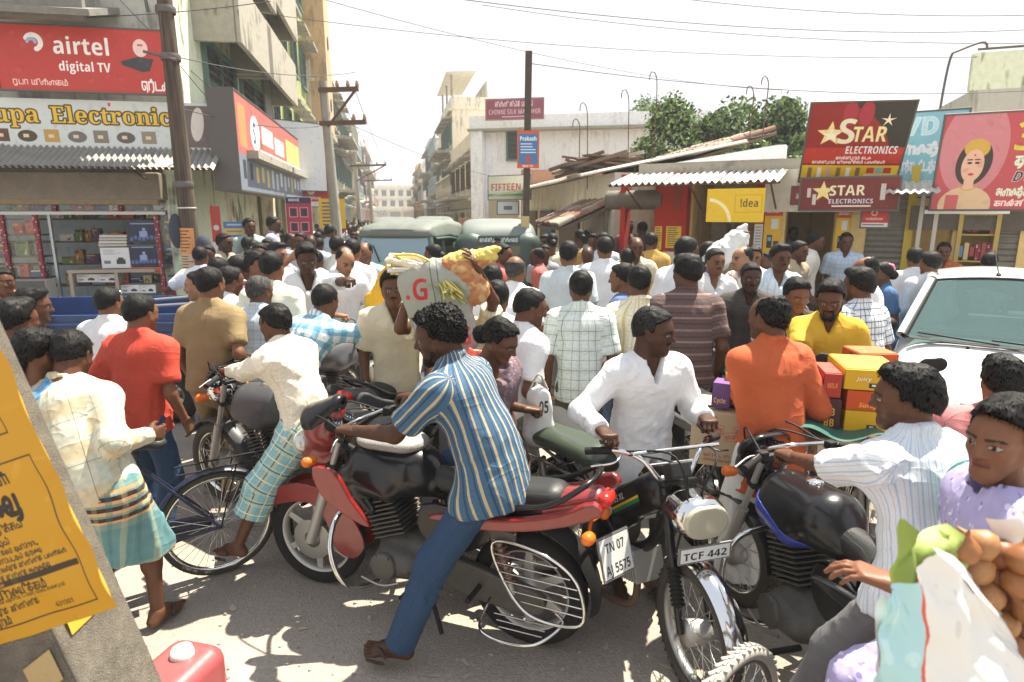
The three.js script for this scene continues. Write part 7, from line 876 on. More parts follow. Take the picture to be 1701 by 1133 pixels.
{// blue flatbed truck on the left
const bl=mat([0.015,0.06,0.21],0.5,{map:rep(grimeMap,1.3)}),G=thing('flatbed_truck','blue flatbed truck with ribbed metal sides parked before the electronics shop','truck',[-4.05,0,-6.15],0.1);mesh('bed_floor',box(2.5,0.08,1.3,[0,0.82,0]),bl,G);G.scale.y=0.84;
for(const z of[0.66,-0.66]){mesh('side_board',box(2.5,0.42,0.04,[0,1.07,z]),bl,G);for(const y of[0.94,1.06,1.18])mesh('side_rib',box(2.46,0.035,0.03,[0,y,z+0.032*Math.sign(z)],[0,0,0],0.01),bl,G);for(const x of[-1.1,-0.3,0.5,1.15])mesh('side_stake',box(0.06,0.46,0.05,[x,1.07,z+0.05*Math.sign(z)],[0,0,0],0.01),bl,G);}for(const x of[1.25,-1.25])mesh('end_board',box(0.04,0.42,1.3,[x,1.07,0]),bl,G);for(const[x,y,z,r]of[[0.7,1.31,0.3,0.1],[0.5,1.33,0.1,-0.12]])mesh('loose_rod',rod([x-0.6,y-0.03,z],[x+0.5,y+0.05,z+r],0.02),steel,G);
mesh('cab',box(1.1,1.1,1.35,[-1.85,1.0,0],[0,0,0],0.12),bl,G);mesh('cab_window',box(0.5,0.4,1.36,[-1.95,1.3,0],[0,0,0],0.05),paneM,G);mesh('chassis',box(3.4,0.14,0.7,[-0.5,0.62,0]),blackM,G);for(const x of[0.7,-1.8])for(const s of[-1,1]){const w=wheel(G,'wheel',x,0.33,0.33,0.09,{rim:steel,hubR:0.1,alloy:true});w.position.z=s*0.56;}mesh('mirror',blob([P3([0.35,1.5,0.75],[0.45,1.52,0.75],0.05,0.05,{ax:Zx,s:2})],0.012),chrome,G);mesh('mirror_stalk',rod([0.4,1.28,0.7],[0.4,1.48,0.75],0.008),blackM,G);
}

{// red scooter tail beside the concrete post
const G=thing('scooter','red scooter with a white fuel cap beside the leaning concrete post','scooter',[-1.06,0,-1.66],Math.atan2(-1,-0.25)),rp=mat([0.36,0.07,0.07],0.4,{clearcoat:0.4});
mesh('body',box(0.7,0.2,0.2,[0.24,0.535,-0.03],[0,0,0],0.05),rp,G);mesh('fuel_cap',lathe([[0,0.028],[0.03,0.026],[0.036,0.0],[0.03,-0.02]],18,[-0.02,0.632,-0.03]),mat([0.6,0.6,0.56],0.4),G);mesh('rubber_trim',tube([[-0.09,0.57,0.08],[0.1,0.57,0.085],[0.4,0.57,0.085]],0.012,30),rubber,G);mesh('seat',box(0.6,0.1,0.28,[0.55,0.7,0],[0,0,0],0.045),seatM,G);
wheel(G,'rear_wheel',0.15,0.22,0.22,0.045,{rim:steel,hubR:0.06});wheel(G,'front_wheel',1.2,0.22,0.22,0.045,{rim:steel,hubR:0.06});mesh('leg_shield',box(0.06,0.7,0.42,[1.02,0.6,0],[0,0,0.25],0.03),rp,G);mesh('handlebar',tube([[0.88,1.0,-0.32],[0.94,1.03,0],[0.88,1.0,0.32]],0.02,16),blackM,G);mesh('floorboard',box(0.5,0.04,0.34,[0.8,0.28,0],[0,0,0],0.015),rp,G);
}
{// handcart whose ribbed wheel reaches into the picture
const c=atHeight(1215,1092,0.66),G=thing('handcart','handcart with a ribbed grey spoked wheel beside the moped','handcart',[c.x,0,c.z],Math.atan2(0.66,0.75));wheel(G,'wheel',0,0.33,0.33,0.022,{rim:chrome,tyre:mat([0.33,0.31,0.27],0.9),knob:true,hubR:0.03,spokes:36});const w2=wheel(G,'wheel',0,0.33,0.33,0.022,{rim:chrome,tyre:dustyRubber,hubR:0.03,spokes:36});w2.position.z=0.95;mesh('axle',rod([0,0.33,-0.05],[0,0.33,1.0],0.015),steel,G);mesh('bed',box(0.6,0.05,0.7,[0,0.46,0.5],[0,0,0],0.01),woodFr,G);mesh('shaft',[rod([0,0.48,0.2],[-0.9,0.62,0.3],0.02),rod([0,0.48,0.8],[-0.9,0.62,0.7],0.02),rod([-0.9,0.62,0.3],[-0.9,0.62,0.7],0.02)],woodFr,G);
}
// ---------------------------------------------------------------- the people in the photograph
const cl=(r,g,b)=>fabric('plain',[[r,g,b]]),white=cl(0.8,0.81,0.82),offw=cl(0.74,0.72,0.64),cream=cl(0.66,0.6,0.44),paleBlue=cl(0.5,0.58,0.66),navy=cl(0.02,0.025,0.06),khaki=cl(0.27,0.19,0.085),greyT=cl(0.16,0.155,0.16),darkT=cl(0.025,0.024,0.025),brownT=cl(0.09,0.07,0.05),denim=fabric('lines',['#1d3a58'],0.05,{bars:Array.from({length:9},(_,i)=>[i/9,0.05,i%2?'#2c4f74':'#16304c',0,0.5])}),orangeC=cl(0.52,0.1,0.025),redC=cl(0.56,0.055,0.025),maroon=fabric('lines',['#57433f'],0.16,{bars:[[0,0.1,'#7a6660',1],[0.3,0.05,'#3c2e2c',1],[0.5,0.08,'#86716a',1],[0.75,0.05,'#3c2e2c',1]]});
const plaid=(base,a,b,T=0.16,t=0.03)=>fabric('lines',[base],T,{bars:[[0.0,0.3,a,0,0.35],[0.0,0.3,a,1,0.35],[0.12,t,b,0,0.85],[0.55,t,b,0,0.6],[0.12,t,b,1,0.85],[0.6,t,b,1,0.6]]});
const lungiTeal=fabric('lines',['#5c868a'],0.42,{px:512,bars:[[0.02,0.5,'#d8c090',1,0.2],[0.06,0.04,'#c8a070',1],[0.12,0.05,'#3c2c28',1],[0.17,0.04,'#d0a878',1],[0.24,0.05,'#3c2c28',1],[0.29,0.04,'#d0a878',1],[0.36,0.05,'#3c2c28',1],[0.41,0.03,'#c8a070',1],...Array.from({length:8},(_,i)=>[i/8,0.05,i%2?'#3f6f70':'#c8b888',0,0.35])]});
const lungiPlaid=fabric('lines',['#7fb0b8'],0.12,{bars:[[0,0.3,'#c8b88a',0,0.6],[0.1,0.06,'#4a6a78',0],[0,0.3,'#b8c8b0',1,0.6],[0.15,0.06,'#4a6a78',1],[0.6,0.05,'#e0d8b8',1],[0.65,0.05,'#e0d8b8',0]]});
const blueCheck=fabric('lines',['#dfe6e6'],0.085,{bars:[[0,0.45,'#3f87a8',0,0.55],[0,0.45,'#3f87a8',1,0.55]]}),rowStripe=fabric('lines',['#3a5c78'],0.085,{bars:[[0.0,0.09,'#22415e',0],[0.3,0.12,'#b0a27e',0],[0.5,0.06,'#22415e',0],[0.8,0.09,'#b0a27e',0]]}),fineStripe=fabric('lines',['#d7dde2'],0.03,{bars:[[0.3,0.16,'#a9b8c8',0,0.8],[0.75,0.08,'#c0b0a8',0,0.7]]}),creamStripe=fabric('lines',['#ddd6be'],0.11,{bars:[[0.1,0.16,'#c4ae78',0,0.8],[0.55,0.1,'#c8bc98',0],[0,0.05,'#cfc4a0',1,0.6]]});
const saree1=fabric('print',['#6e5a64','#8c7a84','#503c48','#a89098'],0.22,{n:130}),saree2=fabric('print',['#a8a0c8','#c8c2e0','#7a70a8','#d8d4ea'],0.26,{n:70}),saree3=cl(0.08,0.14,0.3);
const gripOf=(b,s,l)=>{const F=b.children.find((c)=>c.name==='front_end');F.updateMatrixWorld(true);return F.localToWorld(V(l[0],l[1],s*l[2])).toArray();},MG=[-0.4,1.03,0.295],PG=[-0.39,0.975,0.285],BG=[-0.36,1.0,0.275];
const bars=(b,g,o={})=>({handL:{w:gripOf(b,-1,g),pose:'grip',...o},handR:{w:gripOf(b,1,g),pose:'grip',...o}}),heading=(b)=>{const d=V(1,0,0).applyQuaternion(b.quaternion);return Math.atan2(d.x,d.z)*180/Math.PI;};
const peg=(b,s)=>({w:spot(b,0.5,0.36,s*0.22),hint:[s*-0.5,0.2,1]});
const T=(m,o={})=>({m,...o});
const moto=person({label:'heavy bearded person in blue and cream striped shirt and jeans astride the red motorcycle',head:[715,531,2.66],S:1.64,yaw:heading(redBike),sit:0.83,lean:12,slouch:16,pitch:14,turn:24,girth:1.1,lod:0,face:'b',hair:'curly',beard:true,skin:'k',toes:true,top:T(rowStripe,{hem:0.07,fold:0.007}),bot:T(denim,{fold:0.008,loose:0.02}),...bars(redBike,MG),footL:{w:[-0.52,0.075,-2.36],hint:[0.1,0.1,1],fy:12},footR:peg(redBike,1)});
person({label:'moustached person in a long white kurta pushing the moped with the green tank stripe',head:[1095,513,2.86],yaw:14,lean:4,slouch:6,turn:46,pitch:8,lod:0,hair:'short',hairTone:'salt',stache:true,skin:'k',top:T(white,{sleeve:'full',hem:0.21,collar:'band',name:'kurta',fold:0.008,open:0.12}),bot:T(brownT),...bars(moped1,PG)});
person({label:'person in a pale plaid shirt and teal banded lungi stooping over the dark blue bicycle',head:[126,549,2.82],yaw:174,lean:8,slouch:13,roll:23,pitch:26,turn:12,lod:0,skin:'d',girth:1.2,top:T(fabric('lines',['#c4c3ae'],0.2,{bars:[[0,0.4,'#a8b4a8',0,0.5],[0.1,0.35,'#c8ae80',1,0.5],[0.5,0.016,'#6a6250',0,0.6],[0.55,0.016,'#6a6250',1,0.6],[0.05,0.014,'#7a7260',0,0.6],[0.02,0.2,'#b8a888',0,0.35]]}),{sleeve:'full',hem:0.02,fold:0.006,loose:0.01}),bot:T(lungiTeal,{kind:'lungi',hemY:0.38,flare:0.172,hemTilt:0.12}),handR:{l:[-0.2,1.0,0.22],pose:'relaxed'},handL:{l:[0.34,0.98,0.3],pose:'grip'},footL:{l:[0.07,0.075,-0.04]},footR:{l:[-0.13,0.075,0.13]}});
person({label:'person in a pale finely striped shirt and grey trousers riding the black motorcycle',head:[1502,609,1.86],yaw:heading(blackBike)+ 10,sit:0.85,lean:6,slouch:12,turn:40,pitch:6,lod:0,hair:'full',skin:'d',girth:1.06,top:T(fineStripe,{hem:0.06,fold:0.009,sleeveLen:0.95}),bot:T(greyT,{fold:0.008,loose:0.02}),...bars(blackBike,MG),footL:{w:[0.98,0.07,-1.95],hint:[0.4,0.2,1]},footR:peg(blackBike,1)});
person({label:'person in a lavender printed saree and teal blouse sitting sideways behind the rider',head:[1672,664,1.42],yaw:-104,drapeArm:true,sit:0.86,lean:4,slouch:4,turn:36,pitch:4,lod:0,face:'f',hair:'bun',skin:'m',top:T(cl(0.02,0.17,0.16),{kind:'blouse',name:'blouse'}),bot:T(saree2,{kind:'saree',drop:0.3}),drape:saree2,handL:{w:atDepth(1450,985,1.22).toArray(),pose:'relaxed',palm:[0,-1,0]},footL:{w:[0.84,0.4,-1.2]},footR:{w:[0.84,0.4,-1.36]}});
person({label:'dark haired person in a pink top reaching for the handlebar beside the white car',head:[1668,593,2.2],yaw:heading(rightBike),sit:0.84,lean:6,turn:10,lod:0,face:'f',hair:'full',skin:'m',top:T(cl(0.6,0.22,0.22)),bot:T(cl(0.3,0.25,0.3)),...bars(rightBike,MG)});
person({label:'person in a bright red shirt and jeans behind the stooping lungi wearer',head:[236,489,3.55],yaw:172,turn:-10,pitch:8,lod:0,skin:'m',top:T(redC,{hem:0.05,fold:0.008}),bot:T(denim),handL:{l:[0.3,0.95,0.25],pose:'relaxed'}});
person({label:'person in a cream long sleeved shirt and pale plaid lungi riding the grey motorcycle',head:[448,506,3.28],yaw:heading(greyBike)+ 8,sit:0.84,lean:10,slouch:10,pitch:12,lod:0,skin:'d',top:T(fabric('lines',['#ddd5c2'],0.1,{bars:[[0.1,0.08,'#d0b8a0',0,0.5],[0.5,0.05,'#d8c0a8',1,0.4]]}),{sleeve:'full',hem:0.04,fold:0.009}),bot:T(lungiPlaid,{kind:'lungi',drop:0.16}),...bars(greyBike,MG),footL:{w:[-1.55,0.08,-2.95],hint:[0.6,0.2,1]},footR:peg(greyBike,1)});
person({label:'person in a blue and white checked shirt and white dhoti leaning forward on a motorcycle',head:[545,473,4.2],yaw:heading(dhotiBike)+ 6,sit:0.86,lean:26,slouch:14,pitch:18,turn:10,lod:0,skin:'d',top:T(blueCheck,{hem:0.03,fold:0.009}),bot:T(white,{kind:'dhoti',drop:0.15}),...bars(dhotiBike,MG)});
person({label:'person in khaki shirt and trousers with back turned before the blue truck',head:[350,444,4.2],yaw:174,pitch:4,turn:-6,lod:0,skin:'m',top:T(khaki,{hem:0.03,fold:0.008}),bot:T(khaki),handR:{l:[-0.24,0.9,0.16]}});
person({label:'young person in a cream shirt facing out of the crowd beside the raised load',head:[652,450,4.0],yaw:8,turn:4,pitch:6,lod:0,skin:'d',hair:'full',smooth:true,stache:true,top:T(cream,{hem:0.04,fold:0.008}),bot:T(greyT)});
const carrier=person({label:'person in a pale checked shirt holding the printed sack with both arms up',head:[765,478,3.72],yaw:4,lod:0,skin:'d',top:T(plaid('#d8d0b4','#c0b48c','#9a8a60',0.09,0.03),{hem:0.05}),bot:T(greyT),handR:{w:atDepth(672,470,3.55).toArray(),hint:[-0.8,-0.4,0.5],up:true,palm:[0.6,0.2,-0.7]},handL:{w:atDepth(792,432,3.5).toArray(),hint:[1,-0.3,0.3],up:true,palm:[-0.3,-0.8,-0.4]}});
person({label:'person in a mauve printed saree looking down beside the green moped seat',head:[846,534,3.0],yaw:52,lean:6,slouch:8,pitch:26,turn:14,lod:0,face:'f',hair:'bun',skin:'d',top:T(cl(0.16,0.1,0.11),{kind:'blouse',name:'blouse'}),bot:T(saree1,{kind:'saree',hemY:0.1}),drape:saree1,handR:{w:atDepth(884,693,3.2).toArray(),pose:'grip'}});
person({label:'person in a white short sleeved shirt in profile behind the mauve saree',head:[890,481,3.62],yaw:118,turn:-14,pitch:14,lod:0,skin:'d',top:T(white),bot:T(offw),handR:{l:[-0.2,0.78,0.12]}});
person({label:'short haired person in white with back turned beside the raised load',head:[826,466,3.95],yaw:178,skin:'d',top:T(white),bot:T(greyT)});
person({label:'dark head in white shirt behind the short haired person in white',head:[818,440,4.6],yaw:175,skin:'d',top:T(white),bot:T(darkT)});
person({label:'bald headed person in a white shirt leaning before the right auto rickshaw',head:[858,425,5.0],yaw:160,lean:12,hair:'fringe',hairTone:'grey',skin:'m',top:T(white),bot:T(offw),handL:{l:[0.35,0.95,0.4]}});
person({label:'person in a windowpane checked shirt and brown trousers with back turned',head:[965,450,4.15],yaw:178,pitch:6,lod:0,skin:'d',top:T(plaid('#cdd6d0','#b4c0b8','#4a5450',0.13,0.025),{hem:0.06,sleeveLen:0.9,fold:0.007}),bot:T(brownT)});
person({label:'person in a blue saree in profile between the checked and striped shirts',head:[1030,439,5.0],yaw:-118,face:'f',hair:'bun',skin:'m',top:T(saree3,{kind:'blouse',name:'blouse'}),bot:T(saree3,{kind:'saree',hemY:0.1}),drape:saree3});
person({label:'person in a cream and yellow striped shirt with back turned',head:[1062,441,4.3],yaw:176,lod:0,skin:'d',top:T(creamStripe,{hem:0.07,sleeveLen:0.95,fold:0.007}),bot:T(darkT),handL:{l:[0.34,0.88,0.2]}});
person({label:'person in a very pale blue shirt walking away beyond the windowpane check',head:[945,401,5.7],yaw:172,skin:'m',top:T(cl(0.6,0.66,0.68)),bot:T(greyT)});
person({label:'person in white shirt and white dhoti walking away up the street',head:[1005,394,6.6],yaw:178,skin:'m',top:T(white,{hem:0.08}),bot:T(white,{kind:'dhoti',hemY:0.12})});
person({label:'grey haired person in a cream shirt cycling toward the crowd before the red pillar',head:[1058,394,7.2],yaw:2,hair:'receding',hairTone:'salt',skin:'d',top:T(cream),bot:T(offw),handL:{l:[0.3,0.98,0.4],pose:'grip'},handR:{l:[-0.3,0.98,0.4],pose:'grip'}});
person({label:'broad person in a maroon striped shirt with back turned on a motorcycle',head:[1140,424,4.25],yaw:176,turn:24,lod:0,skin:'d',girth:1.14,hair:'full',top:T(maroon,{hem:0.04,fold:0.007}),bot:T(cl(0.4,0.38,0.33))});
person({label:'person in loose white leaning toward the dark shop opening',head:[1145,394,5.6],yaw:120,lean:16,skin:'d',top:T(white,{hem:0.1}),bot:T(white,{kind:'dhoti',hemY:0.12})});
person({label:'person in an open white shirt on a scooter facing the crowd by the yellow banner',head:[1191,414,5.7],yaw:12,skin:'m',stache:true,top:T(white,{open:0.16}),bot:T(greyT),handL:{l:[0.28,1.02,0.4],pose:'grip'}});
person({label:'person in a white vest shirt with folded raised hands by the dark shop',head:[1232,409,6.1],yaw:-70,hair:'receding',skin:'l',top:T(white),bot:T(white,{kind:'dhoti',hemY:0.15}),handL:{l:[0.1,1.25,0.32]},handR:{l:[-0.05,1.22,0.32]}});
person({label:'person in white glancing out beside the yellow phone panel',head:[1254,410,6.6],yaw:-20,skin:'m',top:T(offw),bot:T(greyT)});
person({label:'dark haired person in brown beside the yellow phone panel',head:[1277,418,7.0],yaw:-100,skin:'d',top:T(cl(0.16,0.1,0.07)),bot:T(darkT)});
const porter=person({label:'person in navy carrying a white sack on the shoulder by the dark shop',head:[1183,402,6.7],yaw:100,skin:'k',top:T(navy),bot:T(darkT),handL:{l:[0.15,1.55,0.1],up:true}});
person({label:'balding person in a long orange shirt and white dhoti with back turned',head:[1276,489,3.0],yaw:-164,turn:16,pitch:4,lod:0,hair:'receding',skin:'d',top:T(orangeC,{hem:0.13,sleeve:'full',fold:0.008}),bot:T(white,{kind:'dhoti',hemY:0.1}),handL:{w:atDepth(1222,660,3.2).toArray()},handR:{l:[-0.22,0.95,0.25]}});
person({label:'capped person in a dark patterned shirt riding toward the crowd',head:[1250,438,4.75],yaw:heading(facingBike),sit:0.86,turn:10,lod:1,skin:'k',stache:true,top:T(plaid('#3a3532','#524a44','#241f1e',0.1)),bot:T(darkT),...bars(facingBike,MG)});
person({label:'moustached person in a pale blue shirt standing above the motorcycles',head:[1300,407,5.7],yaw:4,lod:1,hair:'full',skin:'d',stache:true,top:T(fabric('lines',['#cfdde6'],0.06,{bars:[[0.2,0.2,'#b4c8d6',0]]}),{open:0.16}),bot:T(greyT)});
person({label:'person in a yellow polo shirt with dark collar behind the stacked cartons',head:[1382,468,3.75],yaw:-18,turn:-14,pitch:18,lod:0,hair:'full',skin:'d',beard:true,top:T(cl(0.66,0.4,0.02),{open:0.1,fold:0.007}),bot:T(denim),handR:{w:atDepth(1352,640,3.35).toArray()},handL:{l:[0.28,0.95,0.25]}});
person({label:'young person in a dark and white collared shirt behind the yellow polo',head:[1330,465,4.15],yaw:-12,turn:14,pitch:16,lod:0,hair:'full',smooth:true,skin:'m',top:T(fabric('lines',['#3c2c2a'],0.2,{bars:[[0.2,0.12,'#c8c0b8',1],[0.7,0.08,'#c8c0b8',1]]})),bot:T(darkT)});
person({label:'person in a navy and white small check shirt beside the white car',head:[1425,446,4.25],yaw:-158,turn:10,lod:0,hair:'full',skin:'d',top:T(plaid('#d4dade','#aab4c0','#28303e',0.085,0.07),{fold:0.007}),bot:T(darkT),handL:{l:[0.26,0.85,0.2]}});
person({label:'balding person in white in profile behind the small check shirt',head:[1436,426,5.4],yaw:-110,turn:10,hair:'receding',skin:'m',stache:true,top:T(white),bot:T(greyT)});
person({label:'person in white with long hair walking to the closed shutter',head:[1521,413,6.9],yaw:165,hair:'full',skin:'m',top:T(white,{sleeve:'full',hem:0.08}),bot:T(white)});
person({label:'person in a white shirt beside the long haired walker near the car roof',head:[1545,420,6.3],yaw:172,turn:20,hair:'full',skin:'m',top:T(white,{sleeve:'full',hem:0.08}),bot:T(white)});
person({label:'child in a blue frock with a pink flower in dark hair',head:[1464,437,6.2],yaw:-100,face:'c',hair:'bun',skin:'d',top:T(cl(0.05,0.14,0.3)),bot:T(cl(0.05,0.14,0.3),{kind:'skirt',hemY:0.5})});
person({label:'person in an orange shirt standing at the shop doorway by the glass cabinet',head:[1570,403,7.9],yaw:-30,skin:'d',top:T(cl(0.42,0.11,0.03)),bot:T(darkT)});
person({label:'person in a white shirt seen from behind over the car roof',head:[1645,421,7.0],yaw:150,hair:'full',skin:'m',top:T(white),bot:T(greyT)});
person({label:'person in a white shirt in profile at the yellow phone panels',head:[1360,386,8.4],yaw:62,skin:'d',stache:true,top:T(offw),bot:T(darkT)});
person({label:'person in a pale blue patterned shirt standing against the yellow phone panel',head:[1408,387,8.5],yaw:-14,skin:'d',top:T(plaid('#b8c8d8','#98acc4','#7a90ac',0.06)),bot:T(greyT)});
person({label:'person in a beige shirt facing the crowd before the phone shop',head:[1332,401,7.4],yaw:34,skin:'d',stache:true,top:T(cl(0.45,0.36,0.24)),bot:T(brownT)});
person({label:'shopkeeper in the dark phone shop doorway',head:[1320,377,10.2],base:0.28,yaw:0,lod:2,skin:'d',top:T(cl(0.3,0.3,0.3)),bot:T(darkT)});
person({label:'dark clad person in the shade left of the red pillar',head:[1045,365,11.0],base:0.2,yaw:30,lod:2,skin:'k',top:T(cl(0.16,0.06,0.07)),bot:T(darkT)});person({label:'person with a dark head against the red pillar edge',head:[1066,369,10.8],base:0.2,yaw:200,lod:2,skin:'k',top:T(cl(0.08,0.05,0.06)),bot:T(darkT)});
// left side
person({label:'dark haired person in a white shirt bending before the blue truck',head:[56,481,4.0],yaw:120,lean:24,slouch:10,lod:1,hair:'full',skin:'d',top:T(white),bot:T(greyT)});
person({label:'dark wavy head in a grey shirt beside the concrete post',head:[28,497,3.15],yaw:160,lod:1,hair:'full',skin:'d',top:T(cl(0.2,0.24,0.3)),bot:T(darkT)});
person({label:'person with an oiled braid and blue blouse beside the concrete post',head:[64,546,2.75],yaw:168,turn:-8,pitch:6,lod:0,face:'f',hair:'braid',skin:'m',top:T(fabric('print',['#5f93bc','#7aa9cc','#4a7aa4'],0.1,{n:60}),{kind:'blouse',name:'blouse'}),bot:T(cl(0.1,0.2,0.34),{kind:'saree',hemY:0.1}),drape:cl(0.13,0.25,0.42)});
person({label:'person in a plain white shirt facing the blue truck',head:[182,478,4.25],yaw:176,turn:-10,lod:1,skin:'m',top:T(white),bot:T(greyT)});
person({label:'person in an orange top looking out past the showcase',head:[4,446,5.2],yaw:40,lod:1,skin:'d',top:T(cl(0.45,0.16,0.03)),bot:T(darkT)});
person({label:'person in a white shirt in profile beside the khaki shirt',head:[324,450,4.65],yaw:-74,lod:1,skin:'l',stache:true,top:T(cl(0.6,0.64,0.72)),bot:T(greyT),handR:{l:[-0.12,0.98,0.4]}});
person({label:'dark head in white behind the khaki shirt',head:[364,428,5.3],yaw:178,skin:'d',top:T(white),bot:T(darkT)});person({label:'dark head in a light shirt nearest the shop pillar',head:[400,425,5.6],yaw:150,turn:-20,skin:'d',top:T(paleBlue),bot:T(darkT)});person({label:'person in white stooping between the khaki and grey haired heads',head:[385,443,4.9],yaw:140,lean:14,skin:'d',top:T(white),bot:T(darkT)});
person({label:'person in a pink saree in profile among the left crowd',head:[428,419,5.4],yaw:70,face:'f',hair:'bun',skin:'m',top:T(cl(0.45,0.18,0.22),{kind:'blouse',name:'blouse'}),bot:T(cl(0.45,0.18,0.22),{kind:'saree',hemY:0.1}),drape:cl(0.5,0.2,0.25)});
person({label:'grey haired person in a pale blue shirt with back turned',head:[433,459,4.45],yaw:165,turn:-12,lod:0,hairTone:'grey',skin:'d',top:T(plaid('#c8d6e2','#a8bccc','#8aa4bc',0.06)),bot:T(greyT)});
person({label:'broad person in a pale cream shirt with back turned in the left crowd',head:[452,418,4.75],yaw:174,lod:0,girth:1.06,skin:'m',top:T(cl(0.68,0.67,0.56),{hem:0.1}),bot:T(greyT)});
person({label:'person in an open white shirt reaching to a handlebar, facing the crowd',head:[509,406,5.2],yaw:24,lean:8,pitch:18,lod:0,hair:'full',skin:'k',top:T(white,{open:0.18}),bot:T(cl(0.1,0.16,0.26)),handL:{w:atDepth(595,468,4.7).toArray(),pose:'grip'}});
person({label:'person in a white shirt looking down over a bicycle beside the left auto rickshaw',head:[577,412,5.7],yaw:40,pitch:28,lod:1,hair:'receding',skin:'l',top:T(white),bot:T(greyT),handL:{l:[0.25,1.0,0.4],pose:'grip'},handR:{l:[-0.2,1.0,0.4],pose:'grip'}});
person({label:'person in white seen from behind near the left auto rickshaw',head:[586,398,6.5],yaw:176,skin:'m',top:T(white),bot:T(greyT)});person({label:'person in a cream kurta seen from behind left of the auto rickshaw',head:[560,392,7.3],yaw:178,skin:'m',top:T(offw,{sleeve:'full'}),bot:T(white,{kind:'dhoti',hemY:0.12})});
person({label:'person with one arm pointing across the left crowd',head:[462,404,6.4],yaw:70,lod:1,hair:'full',skin:'l',top:T(offw),bot:T(darkT),handR:{w:atDepth(500,418,5.9).toArray(),pose:'point',hint:[-0.5,-0.2,0.3]}});
person({label:'dark person in a beige shirt in profile by the corner pillar',head:[374,388,8.3],yaw:80,skin:'k',top:T(cl(0.4,0.34,0.26)),bot:T(darkT)});person({label:'person in a pale green shirt leaning in the left shop front',head:[414,363,9.6],base:0.15,yaw:44,skin:'d',stache:true,top:T(cl(0.36,0.46,0.44)),bot:T(greyT)});person({label:'person in a lilac shirt inside the left shop front',head:[456,360,10.4],base:0.15,yaw:100,lod:2,skin:'d',top:T(cl(0.42,0.4,0.5)),bot:T(darkT)});person({label:'person in a pale blue shirt before the crimson poster board',head:[497,386,8.9],yaw:-10,skin:'d',top:T(paleBlue),bot:T(darkT)});person({label:'person in pale blue with a black strap across the back',head:[548,373,11.2],yaw:176,lod:2,skin:'d',top:T(cl(0.42,0.52,0.6)),bot:T(darkT)});
// ---------------------------------------------------------------- the crowd farther down the street
{
const shirts=[white,white,white,offw,cream,paleBlue,cl(0.45,0.5,0.42),cl(0.5,0.12,0.1),cl(0.5,0.3,0.06),cl(0.3,0.3,0.34),white,cl(0.2,0.3,0.2)],names=['white','white','white','off-white','cream','pale blue','sage green','red','mustard','grey','white','dark green'];
const tmpl=[];const mk=(o)=>{const p=person({lod:2,S:1.62,...o});tmpl.push(p);return p;};
const spots=[];const taken=[];
const free=(x,z)=>!(z>-12.5&&x>-3.0&&x<0.5&&Math.abs(x-z*0.1+1.0)<1.5&&z<-7)&&!taken.some(([a,b])=>Math.hypot(a-x,b-z)<0.55)&&!(Math.abs(x+1.75)<1.1&&z<-9.6&&z>-13)&&!(Math.abs(x+0.3)<1.0&&z<-10.6&&z>-14)&&!(Math.abs(x+2.9)<1.3&&z<-15.4&&z>-22);
for(let i=0;i<9000&&spots.length<120;i++){const near=i<2500&&spots.length<46,D=near?rr(6.8,13):13+40*rnd()*rnd()+ rnd()*4,c=-0.192*D,x=near?rr(-4.2,2.0)+(D>9?-0.4:0):c+rr(-2.2,2.6)-(D>20?0.8:0);if(!free(x,-D))continue;taken.push([x,-D]);spots.push([x,-D]);}
spots.forEach(([x,z],i)=>{
const k=i%shirts.length,lab=`person in ${names[k] === 'off-white' ? 'an' : 'a'} ${names[k]} ${['shirt', 'shirt', 'top'][i % 3]} among the crowd far down the street`,yaw=rad(pick([180,175,185,165,0,10,-15,90,-80,200])),sc=rr(0.95,1.06);
let p;if(i<14){p=mk({pos:[x,0,z],label:lab,yaw:0,face:i===4||i===7||i===11?'f':'m',hair:i===4||i===7||i===11?'bun':pick(['short','full','short','receding']),skin:pick(['d','m','k','d']),top:i===4||i===7||i===11?T(shirts[k],{kind:'blouse',name:'blouse'}):T(shirts[k]),bot:i===4||i===7||i===11?T(pick([saree3,saree1,cl(0.4,0.12,0.1)]),{kind:'saree',hemY:0.1}):i%3===2?T(white,{kind:'dhoti',hemY:0.12}):T(pick([darkT,greyT,brownT])),drape:i===4?saree3:i===7?cl(0.4,0.12,0.1):i===11?cl(0.1,0.25,0.12):undefined,stride:rr(-0.16,0.16),turn:rr(-25,25),lean:rr(0,9),girth:rr(0.92,1.12),...(i%5===3?{handL:{l:[0.25,1.25,0.3]}}:i%5===1?{handR:{l:[-0.2,1.0,0.35]}}:{})});}
else{p=copyOf(tmpl[i%14],[x,0,z],0,lab);p.traverse((m)=>{if(m.name==='shirt'||m.name==='blouse')m.material=shirts[k];});}
p.userData.group='crowd far down the street';p.rotation.y=yaw;p.scale.setScalar(sc);
});
}
